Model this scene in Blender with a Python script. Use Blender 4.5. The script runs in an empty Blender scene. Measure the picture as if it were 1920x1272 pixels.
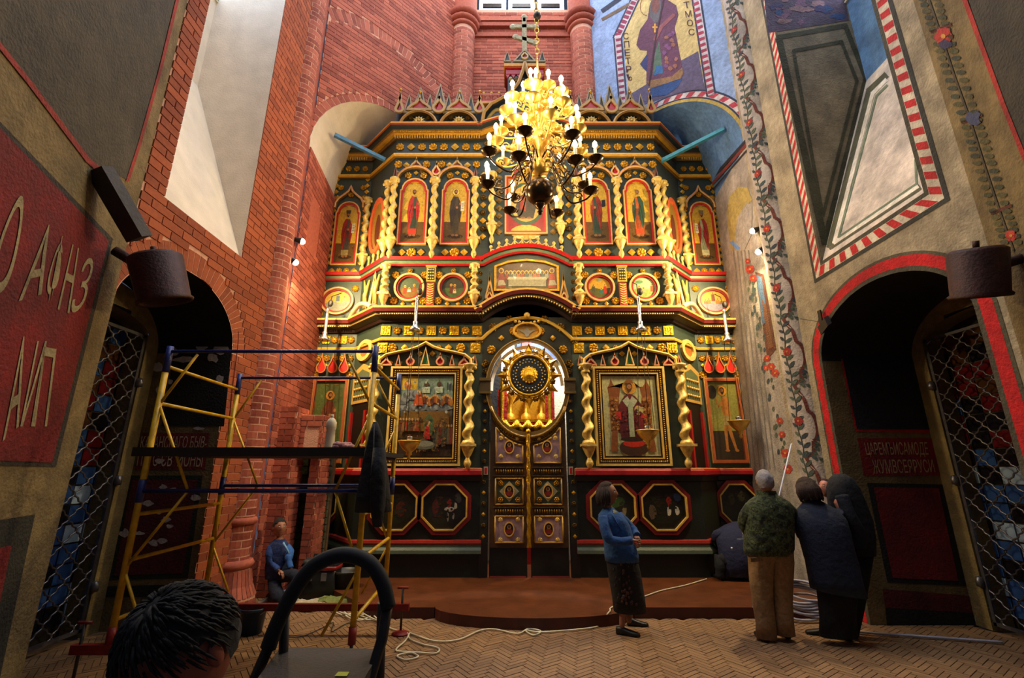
import bpy, bmesh, math, random
from mathutils import Vector, Matrix
random.seed(7)
sc = bpy.context.scene
COL = sc.collection
PI = math.pi
# ------------------------------------------------------------ camera
FPX = 870.0                      # focal length in pixels of the 1920x1272 frame
PITCH = math.atan(244/870)
CAMZ = 1.75
cam_d = bpy.data.cameras.new('camera'); cam = bpy.data.objects.new('camera', cam_d); COL.objects.link(cam)
cam_d.sensor_width = 36; cam_d.lens = 36*FPX/1920; cam_d.clip_start = .05; cam_d.clip_end = 200
cam.location = (0, 0, CAMZ); cam.rotation_euler = (PI/2+PITCH, 0, 0)
sc.camera = cam
# ------------------------------------------------------------ colour management
sc.view_settings.view_transform = 'Standard'; sc.view_settings.look = 'None'
sc.view_settings.gamma = 1.0; sc.view_settings.use_curve_mapping = False
sc.view_settings.exposure = 0.0
# ------------------------------------------------------------ world
w = bpy.data.worlds.new('world'); sc.world = w; w.use_nodes = True
w.node_tree.nodes['Background'].inputs[0].default_value = (.5, .66, 1, 1)
w.node_tree.nodes['Background'].inputs[1].default_value = .10
# ------------------------------------------------------------ lights of the building
def lamp(name, kind, loc, energy, color, target=None, **kw):
    d = bpy.data.lights.new(name, kind); d.energy = energy; d.color = color
    for k, v in kw.items(): setattr(d, k, v)
    o = bpy.data.objects.new(name, d); COL.objects.link(o); o.location = loc
    if target is not None:
        o.rotation_euler = (Vector(target)-Vector(loc)).to_track_quat('-Z', 'Y').to_euler()
    return o
OCX, OCY = .27, 5.5              # centre of the octagonal room
XL, XR = -3.65, 4.18             # side walls
DAY = (.86, .92, 1.0)
for k in range(8):               # daylight falling in through the windows of the drum, high up
    a = k*PI/4+PI/2
    e = 120
    lamp('drum_daylight', 'AREA', (OCX+3.2*math.cos(a), OCY+3.2*math.sin(a), 15.0), e, DAY,
         (OCX-.9*math.cos(a), OCY-.9*math.sin(a), 6.0), shape='RECTANGLE', size=1.0, size_y=2.0)
WARM = (1.0, .74, .40)
# ------------------------------------------------------------ pixel helpers (1920x1272 frame)
_c, _s = math.cos(PITCH), math.sin(PITCH)
def ray(x, y):
    u = (x-960)/FPX; v = (636-y)/FPX
    return Vector((u, _c-v*_s, _s+v*_c))
C0 = Vector((0, 0, CAMZ))
def PY(x, y, Y): d = ray(x, y); return C0+d*(Y/d.y)
def PX(x, y, X): d = ray(x, y); return C0+d*(X/d.x)
def PZ(x, y, z): d = ray(x, y); return C0+d*((z-CAMZ)/d.z)
def PP(x, y, p0, n): d = ray(x, y); return C0+d*((Vector(p0)-C0).dot(n)/d.dot(n))
# ------------------------------------------------------------ colour and materials
def lin(h):
    if not isinstance(h, str): return tuple(h)
    h = h.lstrip('#'); r = []
    for i in (0, 2, 4):
        v = int(h[i:i+2], 16)/255
        r.append(v/12.92 if v <= .04045 else ((v+.055)/1.055)**2.4)
    return tuple(r)
MATS = {}
def mat(name, color, rough=.6, metal=0., var=.25, scale=6., bump=0., bscale=40., emit=None, estr=0., alpha=1., coat=0., trans=0.):
    if name in MATS: return MATS[name]
    m = bpy.data.materials.new(name); m.use_nodes = True
    nt = m.node_tree; N = nt.nodes; L = nt.links; b = N['Principled BSDF']
    c = lin(color)
    b.inputs['Roughness'].default_value = rough; b.inputs['Metallic'].default_value = metal
    if coat: b.inputs['Coat Weight'].default_value = coat
    if trans: b.inputs['Transmission Weight'].default_value = trans
    if var > 0 or bump > 0:
        g = N.new('ShaderNodeNewGeometry')
        nz = N.new('ShaderNodeTexNoise'); nz.inputs['Scale'].default_value = scale; nz.inputs['Detail'].default_value = 6
        L.new(g.outputs['Position'], nz.inputs['Vector'])
        r = N.new('ShaderNodeValToRGB')
        r.color_ramp.elements[0].position = .3; r.color_ramp.elements[1].position = .72
        r.color_ramp.elements[0].color = (*[x*(1-var) for x in c], 1)
        r.color_ramp.elements[1].color = (*[min(1, x*(1+var*.7)) for x in c], 1)
        L.new(nz.outputs['Fac'], r.inputs['Fac']); L.new(r.outputs['Color'], b.inputs['Base Color'])
        if bump > 0:
            n2 = N.new('ShaderNodeTexNoise'); n2.inputs['Scale'].default_value = bscale; n2.inputs['Detail'].default_value = 5
            L.new(g.outputs['Position'], n2.inputs['Vector'])
            bp = N.new('ShaderNodeBump'); bp.inputs['Strength'].default_value = bump; bp.inputs['Distance'].default_value = .02
            L.new(n2.outputs['Fac'], bp.inputs['Height']); L.new(bp.outputs['Normal'], b.inputs['Normal'])
    else:
        b.inputs['Base Color'].default_value = (*c, 1)
    if emit is not None:
        b.inputs['Emission Color'].default_value = (*lin(emit), 1); b.inputs['Emission Strength'].default_value = estr
    MATS[name] = m
    return m
def brick_mat(name, c1, c2, rough=.85):
    m = bpy.data.materials.new(name); m.use_nodes = True
    nt = m.node_tree; N = nt.nodes; L = nt.links; b = N['Principled BSDF']; b.inputs['Roughness'].default_value = rough
    g = N.new('ShaderNodeNewGeometry'); oi = N.new('ShaderNodeObjectInfo')
    ad = N.new('ShaderNodeMath'); ad.operation = 'ADD'; L.new(g.outputs['Random Per Island'], ad.inputs[0]); L.new(oi.outputs['Random'], ad.inputs[1])
    fr = N.new('ShaderNodeMath'); fr.operation = 'FRACT'; L.new(ad.outputs[0], fr.inputs[0])
    nz = N.new('ShaderNodeTexNoise'); nz.inputs['Scale'].default_value = 22; nz.inputs['Detail'].default_value = 6
    L.new(g.outputs['Position'], nz.inputs['Vector'])
    mx = N.new('ShaderNodeMath'); mx.operation = 'MULTIPLY_ADD'; mx.inputs[1].default_value = .55; mx.inputs[2].default_value = -.05
    L.new(fr.outputs[0], mx.inputs[0])
    a2 = N.new('ShaderNodeMath'); a2.operation = 'MULTIPLY_ADD'; a2.inputs[1].default_value = .7; L.new(nz.outputs['Fac'], a2.inputs[0]); L.new(mx.outputs[0], a2.inputs[2])
    r = N.new('ShaderNodeValToRGB'); r.color_ramp.elements[0].position = .2; r.color_ramp.elements[1].position = .85
    r.color_ramp.elements[0].color = (*lin(c1), 1); r.color_ramp.elements[1].color = (*lin(c2), 1)
    L.new(a2.outputs[0], r.inputs['Fac']); L.new(r.outputs['Color'], b.inputs['Base Color'])
    bp = N.new('ShaderNodeBump'); bp.inputs['Strength'].default_value = .35; bp.inputs['Distance'].default_value = .01
    L.new(nz.outputs['Fac'], bp.inputs['Height']); L.new(bp.outputs['Normal'], b.inputs['Normal'])
    MATS[name] = m; return m
def paint_mat(name, rough=.5, var=.25, scale=14., bump=0., bscale=30., metal=0., coat=0., big=0.):
    """colour comes from the painted face colours (attribute Col), with mottling on top"""
    m = bpy.data.materials.new(name); m.use_nodes = True
    nt = m.node_tree; N = nt.nodes; L = nt.links; b = N['Principled BSDF']
    b.inputs['Roughness'].default_value = rough; b.inputs['Metallic'].default_value = metal
    if coat: b.inputs['Coat Weight'].default_value = coat
    at = N.new('ShaderNodeAttribute'); at.attribute_name = 'Col'
    g = N.new('ShaderNodeNewGeometry')
    nz = N.new('ShaderNodeTexNoise'); nz.inputs['Scale'].default_value = scale; nz.inputs['Detail'].default_value = 8; nz.inputs['Roughness'].default_value = .65
    L.new(g.outputs['Position'], nz.inputs['Vector'])
    mr = N.new('ShaderNodeMapRange'); mr.inputs[1].default_value = .3; mr.inputs[2].default_value = .7; mr.inputs[3].default_value = 1-var; mr.inputs[4].default_value = 1+var*.6
    L.new(nz.outputs['Fac'], mr.inputs[0])
    n3 = N.new('ShaderNodeTexNoise'); n3.inputs['Scale'].default_value = scale*.22; n3.inputs['Detail'].default_value = 5
    L.new(g.outputs['Position'], n3.inputs['Vector'])
    m3 = N.new('ShaderNodeMapRange'); m3.inputs[1].default_value = .32; m3.inputs[2].default_value = .68; m3.inputs[3].default_value = 1-var*big; m3.inputs[4].default_value = 1+var*big*.7
    L.new(n3.outputs['Fac'], m3.inputs[0])
    mm = N.new('ShaderNodeMath'); mm.operation = 'MULTIPLY'; L.new(mr.outputs[0], mm.inputs[0]); L.new(m3.outputs[0], mm.inputs[1])
    mx = N.new('ShaderNodeVectorMath'); mx.operation = 'SCALE'; L.new(at.outputs['Color'], mx.inputs[0]); L.new(mm.outputs[0], mx.inputs['Scale'])
    L.new(mx.outputs[0], b.inputs['Base Color'])
    if bump > 0:
        n2 = N.new('ShaderNodeTexNoise'); n2.inputs['Scale'].default_value = bscale; n2.inputs['Detail'].default_value = 5
        L.new(g.outputs['Position'], n2.inputs['Vector'])
        bp = N.new('ShaderNodeBump'); bp.inputs['Strength'].default_value = bump; bp.inputs['Distance'].default_value = .02
        L.new(n2.outputs['Fac'], bp.inputs['Height']); L.new(bp.outputs['Normal'], b.inputs['Normal'])
    MATS[name] = m; return m
paint_mat('painted_wood', .45, .22, 18, .15, 60)
paint_mat('icon_paint', .4, .35, 30, .1, 50, coat=.15)
paint_mat('wall_paint', .85, .28, 12, .6, 38, big=1.3)
paint_mat('fresco', .85, .35, 14, .5, 45, big=.5)
paint_mat('cloth', .9, .3, 25, .75, 16, big=.6)
paint_mat('skin', .55, .12, 30)
mat('gold', '#c8931f', .42, .6, .35, 25, .3, 70)
mat('gold_leaf', '#d9a628', .32, .8, .35, 30, .5, 60)
mat('dark_gold', '#7a5a1c', .42, .6, .45, 25, .4, 60)
mat('cream_gold', '#d8b766', .45, .35, .35, 20, .3, 50)
mat('brass', '#e2b95c', .34, .85, .2, 12)
mat('dark_brass', '#4a3826', .25, .9, .2, 12)
mat('silver', '#c9c9cc', .25, .95, .1)
mat('iron', '#3a3430', .5, .7, .3, 15, .3, 60)
mat('steel_grey', '#8f8f95', .4, .8, .25, 15, .2, 60)
mat('rust_iron', '#3a1a12', .6, .4, .4, 15, .3, 50)
brick_mat('brick', '#7a3324', '#b4604a')
brick_mat('floor_brick', '#73563a', '#8c6a48', .6)
brick_mat('brick_orange', '#7d3a1e', '#a8552e')
mat('mortar', '#d8a48c', .9, 0, .15, 20, .4, 60)
mat('floor_mortar', '#6f5335', .8, 0, .3, 12, .4, 60)
mat('white_plaster', '#d6cdba', .9, 0, .08, 3, .5, 35)
mat('cream_plaster', '#b7a681', .9, 0, .22, 5, .7, 18)
mat('dark_plaster', '#57503f', .9, 0, .5, 3, .8, 14)
mat('grey_plaster', '#9a948c', .9, 0, .3, 5, .7, 20)
mat('black_paint', '#17140f', .6, 0, .3, 8)
# ------------------------------------------------------------ mesh building
LOCS = {}
class MB:
    def __init__(s): s.v = []; s.f = []; s.m = []; s.c = []; s.sm = []; s.col = None; s.mi = 0; s.smooth = False
    def color(s, h): s.col = lin(h) if h is not None else None; return s
    def add(s, vs, fs, smooth=None):
        o = len(s.v); s.v.extend([tuple(x) for x in vs])
        sm = s.smooth if smooth is None else smooth
        for f in fs: s.f.append(tuple(i+o for i in f)); s.m.append(s.mi); s.c.append(s.col); s.sm.append(sm)
        return s
    def poly(s, pts): return s.add(pts, [tuple(range(len(pts)))])
    def box(s, lo, hi):
        x0, y0, z0 = lo; x1, y1, z1 = hi
        return s.add([(x0,y0,z0),(x1,y0,z0),(x1,y1,z0),(x0,y1,z0),(x0,y0,z1),(x1,y0,z1),(x1,y1,z1),(x0,y1,z1)],
                     [(0,3,2,1),(4,5,6,7),(0,1,5,4),(1,2,6,5),(2,3,7,6),(3,0,4,7)])
    def obox(s, c, ax, ay, az):
        c = Vector(c); ax = Vector(ax); ay = Vector(ay); az = Vector(az); P = []
        for k in (-1, 1):
            for (i, j) in ((-1,-1),(1,-1),(1,1),(-1,1)): P.append(c+ax*i+ay*j+az*k)
        return s.add(P, [(0,3,2,1),(4,5,6,7),(0,1,5,4),(1,2,6,5),(2,3,7,6),(3,0,4,7)])
    def tube(s, pts, r, n=8, cap=True, close=False, up=None):
        pts = [Vector(p) for p in pts]; m = len(pts)
        rs = r if isinstance(r, (list, tuple)) else [r]*m
        V = []; F = []; prev = None
        for i in range(m):
            if close: t = pts[(i+1) % m]-pts[i-1]
            else: t = pts[min(i+1, m-1)]-pts[max(i-1, 0)]
            if t.length < 1e-9: t = Vector((0,0,1))
            t.normalize()
            if prev is None:
                a = Vector((0,0,1)) if abs(t.z) < .9 else Vector((1,0,0))
                a = (a-t*a.dot(t)).normalized()
            else:
                a = prev-t*prev.dot(t)
                a = a.normalized() if a.length > 1e-6 else (Vector((0,0,1)) if abs(t.z) < .9 else Vector((1,0,0)))
            prev = a; b = t.cross(a)
            for k in range(n):
                q = 2*PI*k/n; V.append(pts[i]+(a*math.cos(q)+b*math.sin(q))*rs[i])
        for i in range(m if close else m-1):
            j = (i+1) % m
            for k in range(n): F.append((i*n+k, i*n+(k+1) % n, j*n+(k+1) % n, j*n+k))
        s.add(V, F, True)
        if cap and not close:
            o = len(s.v)-m*n
            s.f.append(tuple(o+k for k in range(n))[::-1]); s.m.append(s.mi); s.c.append(s.col); s.sm.append(False)
            s.f.append(tuple(o+(m-1)*n+k for k in range(n))); s.m.append(s.mi); s.c.append(s.col); s.sm.append(False)
        return s
    def lathe(s, prof, n=16, c=(0,0,0), axis=(0,0,1), a0=0., a1=2*PI, flat=False):
        ax = Vector(axis).normalized(); u = Vector((1,0,0)) if abs(ax.x) < .9 else Vector((0,1,0))
        u = (u-ax*u.dot(ax)).normalized(); w = ax.cross(u); c = Vector(c)
        full = abs(a1-a0-2*PI) < 1e-6; k = n if full else n+1; V = []; F = []
        for r, h in prof:
            for i in range(k):
                q = a0+(a1-a0)*i/n; V.append(c+ax*h+(u*math.cos(q)+w*math.sin(q))*r)
        for j in range(len(prof)-1):
            for i in range(n):
                i2 = (i+1) % k; F.append((j*k+i, j*k+i2, (j+1)*k+i2, (j+1)*k+i))
        return s.add(V, F, not flat)
    def sphere(s, c, r, n=12, m=8, sc=(1,1,1)):
        V = []; F = []; c = Vector(c)
        for j in range(m+1):
            th = PI*j/m
            for i in range(n):
                q = 2*PI*i/n
                V.append(c+Vector((r*sc[0]*math.sin(th)*math.cos(q), r*sc[1]*math.sin(th)*math.sin(q), r*sc[2]*math.cos(th))))
        for j in range(m):
            for i in range(n): F.append((j*n+i, (j+1)*n+i, (j+1)*n+(i+1) % n, j*n+(i+1) % n))
        return s.add(V, F, True)
    def prism(s, pts, d):
        """pts: 3D planar outline, d: extrusion vector"""
        n = len(pts); d = Vector(d); A = [Vector(p) for p in pts]; B = [p+d for p in A]
        F = [tuple(range(n)), tuple(range(2*n-1, n-1, -1))]+[((i+1) % n, i, n+i, n+(i+1) % n) for i in range(n)]
        return s.add(A+B, F)
    def ring(s, outer, inner, d):
        """flat ring between two closed outlines of equal count, extruded by d"""
        n = len(outer); d = Vector(d)
        O = [Vector(p) for p in outer]; I = [Vector(p) for p in inner]
        V = O+I+[p+d for p in O]+[p+d for p in I]; F = []
        for i in range(n):
            j = (i+1) % n
            F += [(i, j, n+j, n+i), (2*n+j, 2*n+i, 3*n+i, 3*n+j), (j, i, 2*n+i, 2*n+j), (n+i, n+j, 3*n+j, 3*n+i)]
        return s.add(V, F)
    def sweep(s, path, prof, cols=None, closed=False, back=True):
        """path: 3D points; prof: (out, up) points; cols: colour of each strip"""
        P = [Vector(p) for p in path]; n = len(P); outs = []; ups = []
        ns = n if closed else n-1
        for i in range(ns):
            t = (P[(i+1) % n]-P[i]).normalized()
            o = t.cross(Vector((0,0,1)))
            o = o.normalized() if o.length > 1e-5 else Vector((0,-1,0))
            if not closed and hasattr(s, 'fixout') and s.fixout is not None: o = Vector(s.fixout)
            outs.append(o); ups.append(o.cross(t).normalized())
        V = []
        for i in range(n):
            a = i-1 if (i > 0 or closed) else 0; b = i if (i < ns) else ns-1
            if closed: b = i % ns
            o = (outs[a]+outs[b])/(1+max(-.6, outs[a].dot(outs[b]))); u = (ups[a]+ups[b])/(1+max(-.6, ups[a].dot(ups[b])))
            for (x, y) in prof: V.append(P[i]+o*x+u*y)
        k = len(prof); o0 = s.col
        for j in range(k-1):
            if cols: s.col = lin(cols[j % len(cols)])
            F = []
            base = [V[i*k+j] for i in range(n)]+[V[i*k+j+1] for i in range(n)]
            for i in range(ns): i2 = (i+1) % n; F.append((i, i2, n+i2, n+i))
            s.add(base, F)
        if not closed:
            s.poly([V[j] for j in range(k)][::-1]); s.poly([V[(n-1)*k+j] for j in range(k)])
        s.col = o0
        return s
    fixout = None
    def build(s, name, mats, parent=None, loc=None):
        if not isinstance(mats, (list, tuple)): mats = [mats]
        off = Vector((0,0,0))
        if parent is not None: off = LOCS[parent.name]
        elif loc is not None: off = Vector(loc)
        me = bpy.data.meshes.new(name)
        me.from_pydata([(x-off.x, y-off.y, z-off.z) for x, y, z in s.v], [], s.f)
        for m in mats: me.materials.append(MATS[m] if isinstance(m, str) else m)
        me.polygons.foreach_set('material_index', s.m); me.polygons.foreach_set('use_smooth', s.sm)
        if any(c is not None for c in s.c):
            ca = me.color_attributes.new('Col', 'FLOAT_COLOR', 'CORNER'); buf = []
            for f, c in zip(s.f, s.c):
                c = c or (.5,.5,.5); buf.extend((c[0], c[1], c[2], 1.)*len(f))
            ca.data.foreach_set('color', buf)
        me.update()
        o = bpy.data.objects.new(name, me); COL.objects.link(o)
        if parent is not None: o.parent = parent; LOCS[o.name] = off
        else: o.location = off; LOCS[o.name] = off
        return o
def tag(o, label, cat, group=None, kind=None):
    o['label'] = label; o['category'] = cat
    if group: o['group'] = group
    if kind: o['kind'] = kind
    return o
def empty(name, loc, label=None, cat=None, group=None, kind=None):
    o = bpy.data.objects.new(name, None); COL.objects.link(o); o.location = loc; o.empty_display_size = .1
    LOCS[o.name] = Vector(loc)
    if label: tag(o, label, cat, group, kind)
    elif kind: o['kind'] = kind
    return o
def inst(src_mesh, name, parent, loc, rot=(0,0,0), scale=(1,1,1)):
    o = bpy.data.objects.new(name, src_mesh); COL.objects.link(o)
    o.parent = parent; o.location = Vector(loc)-LOCS[parent.name]; o.rotation_euler = rot; o.scale = scale
    LOCS[o.name] = LOCS[parent.name]
    return o
def meshdata(mb, name, mats):
    o = mb.build(name, mats); me = o.data; bpy.data.objects.remove(o); return me
def copy_tree(o, parent=None):
    c = o.copy(); COL.objects.link(c); c.parent = parent; LOCS[c.name] = LOCS.get(o.name, Vector())
    for ch in list(o.children): copy_tree(ch, c)
    return c
def arc(cx, cz, rx, rz, a0, a1, n):
    return [(cx+rx*math.cos(a0+(a1-a0)*i/n), cz+rz*math.sin(a0+(a1-a0)*i/n)) for i in range(n+1)]
def bez(pts, n=8):
    """Catmull-Rom through the points"""
    P = [Vector(p) for p in pts]; out = []
    for i in range(len(P)-1):
        a = P[max(i-1, 0)]; b = P[i]; c = P[i+1]; d = P[min(i+2, len(P)-1)]
        for k in range(n):
            t = k/n
            out.append(.5*((2*b)+(c-a)*t+(2*a-5*b+4*c-d)*t*t+(-a+3*b-3*c+d)*t**3))
    out.append(P[-1]); return out
def inpoly(x, y, poly):
    r = False; n = len(poly)
    for i in range(n):
        x1, y1 = poly[i]; x2, y2 = poly[i-1]
        if (y1 > y) != (y2 > y) and x < (x2-x1)*(y-y1)/(y2-y1)+x1: r = not r
    return r
def project(p):
    d = Vector(p)-C0; zc = d.y*_c+d.z*_s
    if zc < .05: return None
    return 960+FPX*d.x/zc, 636-FPX*(d.z*_c-d.y*_s)/zc, zc
_u = MB(); _u.box((-.5,-.5,-.5), (.5,.5,.5)); UNIT = meshdata(_u, 'brick', 'brick')
_u = MB(); _u.box((-.5,-.5,-.5), (.5,.5,.5)); UNITO = meshdata(_u, 'brick', 'brick_orange')
_u = MB(); _u.box((-.5,-.5,-.5), (.5,.5,.5)); UNITF = meshdata(_u, 'floor_brick', 'floor_brick')
def runs(inside, z, w, n=400):
    out = []; prev = False; st = 0
    for i in range(n+1):
        u = w*i/n; a = inside(u, z)
        if a != prev:
            lo, hi = w*max(i-1, 0)/n, u
            for _ in range(12):
                mid = (lo+hi)/2
                if inside(mid, z) == a: hi = mid
                else: lo = mid
            if a: st = hi if i else 0
            else: out.append((st, lo))
            prev = a
    if prev: out.append((st, w))
    return out
def lay_bricks(parent, O, U, V, N, w, h, inside, L=.31, H=.1, J=.014, proud=.004, nmax=300, v0=0., unit=UNIT, m='brick', hide=None):
    """courses of bricks on a plane; the nearest visible ones are single objects, the rest one joined part"""
    O = Vector(O); U = Vector(U).normalized(); V = Vector(V).normalized(); N = Vector(N).normalized()
    rot = Matrix((U if U.cross(N).dot(V) > 0 else -U, N, V)).transposed().to_euler()
    items = []; r = int(math.ceil((h-v0)/H))
    for j in range(r):
        z0 = v0+j*H; off = (L/2 if j % 2 else 0)+random.uniform(-.02, .02)
        RN = runs(inside, z0+H/2, w, 160)
        i = -1
        while True:
            a = i*L+off; i += 1
            if a > w: break
            for (p, q) in RN:
                a0, a1 = max(a+J/2, p), min(a+L-J/2, q)
                if a1-a0 > .02: items.append((a0, a1, z0+J/2, z0+H-J/2))
    def score(it):
        c = O+U*(it[0]+it[1])*.5+V*(it[2]+it[3])*.5
        p = project(c)
        if p is None or not (-30 < p[0] < 1950 and -30 < p[1] < 1300): return 1e6+(c-C0).length
        if hide and hide(p[0], p[1]): return 1e5+p[2]
        return (c-C0).length/max(.15, abs((c-C0).normalized().dot(N)))**.3
    items.sort(key=score)
    for (a, b, c, d) in items[:nmax]:
        inst(unit, 'brick', parent, O+U*(a+b)/2+V*(c+d)/2+N*(proud/2), rot, (b-a, proud+.02, d-c))
    if len(items) > nmax:
        mb = MB()
        for (a, b, c, d) in items[nmax:]:
            mb.obox(O+U*(a+b)/2+V*(c+d)/2+N*(proud/2), U*(b-a)/2, N*(proud+.02)/2, V*(d-c)/2)
        o = mb.build('brick_courses', m, parent); o['kind'] = 'stuff'
# ============================================================ THE ROOM
def struct(o, label, cat): return tag(o, label, cat, None, 'structure')
def wall_rows(mb, O, U, V, w, z0, z1, inside, dz=.05, n=120):
    O = Vector(O); U = Vector(U).normalized(); V = Vector(V).normalized()
    k = int((z1-z0)/dz); a = None
    for j in range(k+1):
        z = min(z0+j*dz, z1-1e-4); b = runs(inside, z, w, n)
        if a is not None:
            if len(a) == len(b):
                for (p, q), (r, t) in zip(a, b): mb.poly([O+U*p+V*zp, O+U*q+V*zp, O+U*t+V*z, O+U*r+V*z])
            else:
                for (p, q) in (a if len(a) > len(b) else b): mb.poly([O+U*p+V*zp, O+U*q+V*zp, O+U*q+V*z, O+U*p+V*z])
        a = b; zp = z
    return mb
ZT = 17.0
YF = 6.62                                          # far end of the side walls
# ---- floor
fl = MB(); fl.box((-7, -1.5, -.2), (7.5, 11, -.02))
floor = struct(fl.build('floor', 'floor_mortar'), 'brown brick floor laid in a herringbone pattern', 'floor')
def herring(W=.055, n=4):
    out = []
    for a in range(-115, 170):
        for b in range(-31, 31):
            x = a+2*n*b
            out.append((x*W, a*W, (x+n)*W, (a+1)*W)); out.append((x*W, (a-2*n+1)*W, (x+1)*W, (a-n+1)*W))
    return out
ca, sa = math.cos(.62), math.sin(.62)
items = []
for (x0, y0, x1, y1) in herring():
    cx, cy = (x0+x1)/2, (y0+y1)/2
    X, Y = cx*ca-cy*sa, cx*sa+cy*ca+3.2
    if not (-4.7 < X < 5.4 and 1.2 < Y < 7.6 and not (-1.7-.86*(Y-6.36) < X < 4.0 and Y > 6.38) and not (X > 4.0 and Y > 6.5)): continue
    p = project((X, Y, 0)); vis = p is not None and -20 < p[0] < 1940 and p[1] < 1290
    items.append((0 if vis else 1, Y, X, x1-x0-.007, y1-y0-.007))
items.sort(key=lambda t: (t[0], t[1]+.25*abs(t[2]-1.0)))
for _, Y, X, a, b in items[:300]: inst(UNITF, 'brick', floor, (X, Y, -.014+random.uniform(0, .003)), (0, 0, .62), (a, b, .02))
mb = MB()
for _, Y, X, a, b in items[300:]:
    mb.obox((X, Y, -.014+random.uniform(0, .003)), Vector((ca, sa, 0))*a/2, Vector((-sa, ca, 0))*b/2, Vector((0, 0, .01)))
o = mb.build('brick_paving', 'floor_brick', floor); o['kind'] = 'stuff'
# ---- window niche outline and door outline on the side walls (coordinates: Y, Z)
NL = dict(y0=4.28, y1=5.72, zs=4.45, xb=-4.75, zb=7.32)
NR = dict(y0=4.13, y1=5.73, zs=4.45, xb=5.38, zb=7.43)
DL = dict(y0=3.98, y1=5.87, zs=3.2, rz=.70, xb=-4.62)
DR = dict(y0=3.96, y1=6.10, zs=3.15, rz=.70, xb=5.40)
def door_in(d, y, z):
    c = (d['y0']+d['y1'])/2; r = (d['y1']-d['y0'])/2
    if not d['y0'] < y < d['y1']: return False
    return z < d['zs']+d['rz']*math.sqrt(max(0, 1-((y-c)/r)**2))
def side_in(nd, d, y, z):
    if nd['y0'] < y < nd['y1'] and z > nd['zs'] and z < 13: return False
    return not door_in(d, y, z)
# ---- left wall: brick
Y0L = 4.0
mb = MB(); inL = lambda u, z: side_in(NL, DL, Y0L+u, z)
wall_rows(mb, (XL, Y0L, 0), (0,1,0), (0,0,1), YF-Y0L, 0, ZT, inL)
wall_left = struct(mb.build('wall_left', 'mortar'), 'orange-red brick wall on the left with a tall white window niche', 'wall')
ringL = lambda u, z: not door_in(dict(y0=DL['y0']-.26, y1=DL['y1']+.26, zs=DL['zs'], rz=DL['rz']+.26), Y0L+u, z) or z < DL['zs']
lay_bricks(wall_left, (XL, Y0L, 0), (0,1,0), (0,0,1), (1,0,0), YF-Y0L, 13.2, lambda u, z: inL(u, z) and ringL(u, z), unit=UNITO, m='brick_orange')
# voussoirs of the door arch
def voussoirs(parent, fn, N, a0, a1, n, r0, r1, m='brick'):
    """fn(angle, rad)->point on the wall"""
    mb = MB()
    for i in range(n):
        p = a0+(a1-a0)*(i+.06)/n; q = a0+(a1-a0)*(i+.94)/n
        pts = [fn(p, r0), fn(q, r0), fn(q, r1), fn(p, r1)]
        b = MB(); b.prism([Vector(t)+Vector(N)*.004 for t in pts], -Vector(N)*.03); o = b.build('brick', m, parent)
cL = (DL['y0']+DL['y1'])/2; rL = (DL['y1']-DL['y0'])/2
voussoirs(wall_left, lambda a, r: Vector((XL, cL+(rL+r)*math.cos(a), DL['zs']+(DL['rz']+r)*math.sin(a))), (1,0,0), .02, 3.12, 37, .012, .255, 'brick_orange')
# niche faces
def niche(nd, xw, name, side):
    mb = MB(); y0, y1, zs, xb, zb = nd['y0'], nd['y1'], nd['zs'], nd['xb'], nd['zb']
    mb.poly([(xw, y0, zs), (xw, y1, zs), (xb, y1, zb), (xb, y0, zb)])            # steep sill
    mb.poly([(xw, y1, zs), (xb, y1, zb), (xb, y1, 13), (xw, y1, 13)])            # far jamb
    mb.poly([(xw, y0, zs), (xb, y0, zb), (xb, y0, 13), (xw, y0, 13)])            # near jamb
    mb.poly([(xb, y0, zb), (xb, y1, zb), (xb, y1, 9.0), (xb, y0, 9.0)])
    mb.poly([(xb, y0, 12.4), (xb, y1, 12.4), (xb, y1, 13), (xb, y0, 13)])
    mb.poly([(xw, y0, 13), (xw, y1, 13), (xb, y1, 13), (xb, y0, 13)])
    return mb
MATS['niche_white'] = mat('niche_white', '#ddd0bd', .9, 0, .1, 4, .35, 40)
niche(NL, XL, 'n', -1).build('window_niche', 'niche_white', wall_left)
mat('sky_pane', '#ffffff', .5, 0, 0, emit='#cfe0ff', estr=3.0)
def panes(parent, xb, nd, nx):
    fr = MB(); y0, y1 = nd['y0'], nd['y1']
    for k in range(3):
        for j in range(3):
            a = y0+(y1-y0)*k/3+.03; b = y0+(y1-y0)*(k+1)/3-.03; c = 9.0+3.4*j/3+.03; d = 9.0+3.4*(j+1)/3-.03
            p = MB(); p.box((xb-.01, a, c), (xb+.01, b, d)); p.build('pane', 'sky_pane', parent)
    for k in range(4): fr.box((xb-.03, y0+(y1-y0)*k/3-.03, 9.0), (xb+.03, y0+(y1-y0)*k/3+.03, 12.4))
    for j in range(4): fr.box((xb-.03, y0, 9.0+3.4*j/3-.03), (xb+.03, y1, 9.0+3.4*j/3+.03))
    fr.build('window_frame', 'white_plaster', parent)
w1 = empty('window_1', (NL['xb'], 5, 9.0), 'tall daylight window high in the white niche of the left wall', 'window', None, 'structure')
panes(w1, NL['xb'], NL, 1)
w2 = empty('window_2', (NR['xb'], 5, 9.0), 'tall daylight window high in the painted niche of the right wall', 'window', None, 'structure')
panes(w2, NR['xb'], NR, -1)
lamp('window_daylight', 'AREA', (NL['xb']+.08, 5, 10.7), 130, (.30, .55, 1), (NL['xb']+1.2, 5.5, 8.6), shape='RECTANGLE', size=1.2, size_y=3.2)
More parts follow.
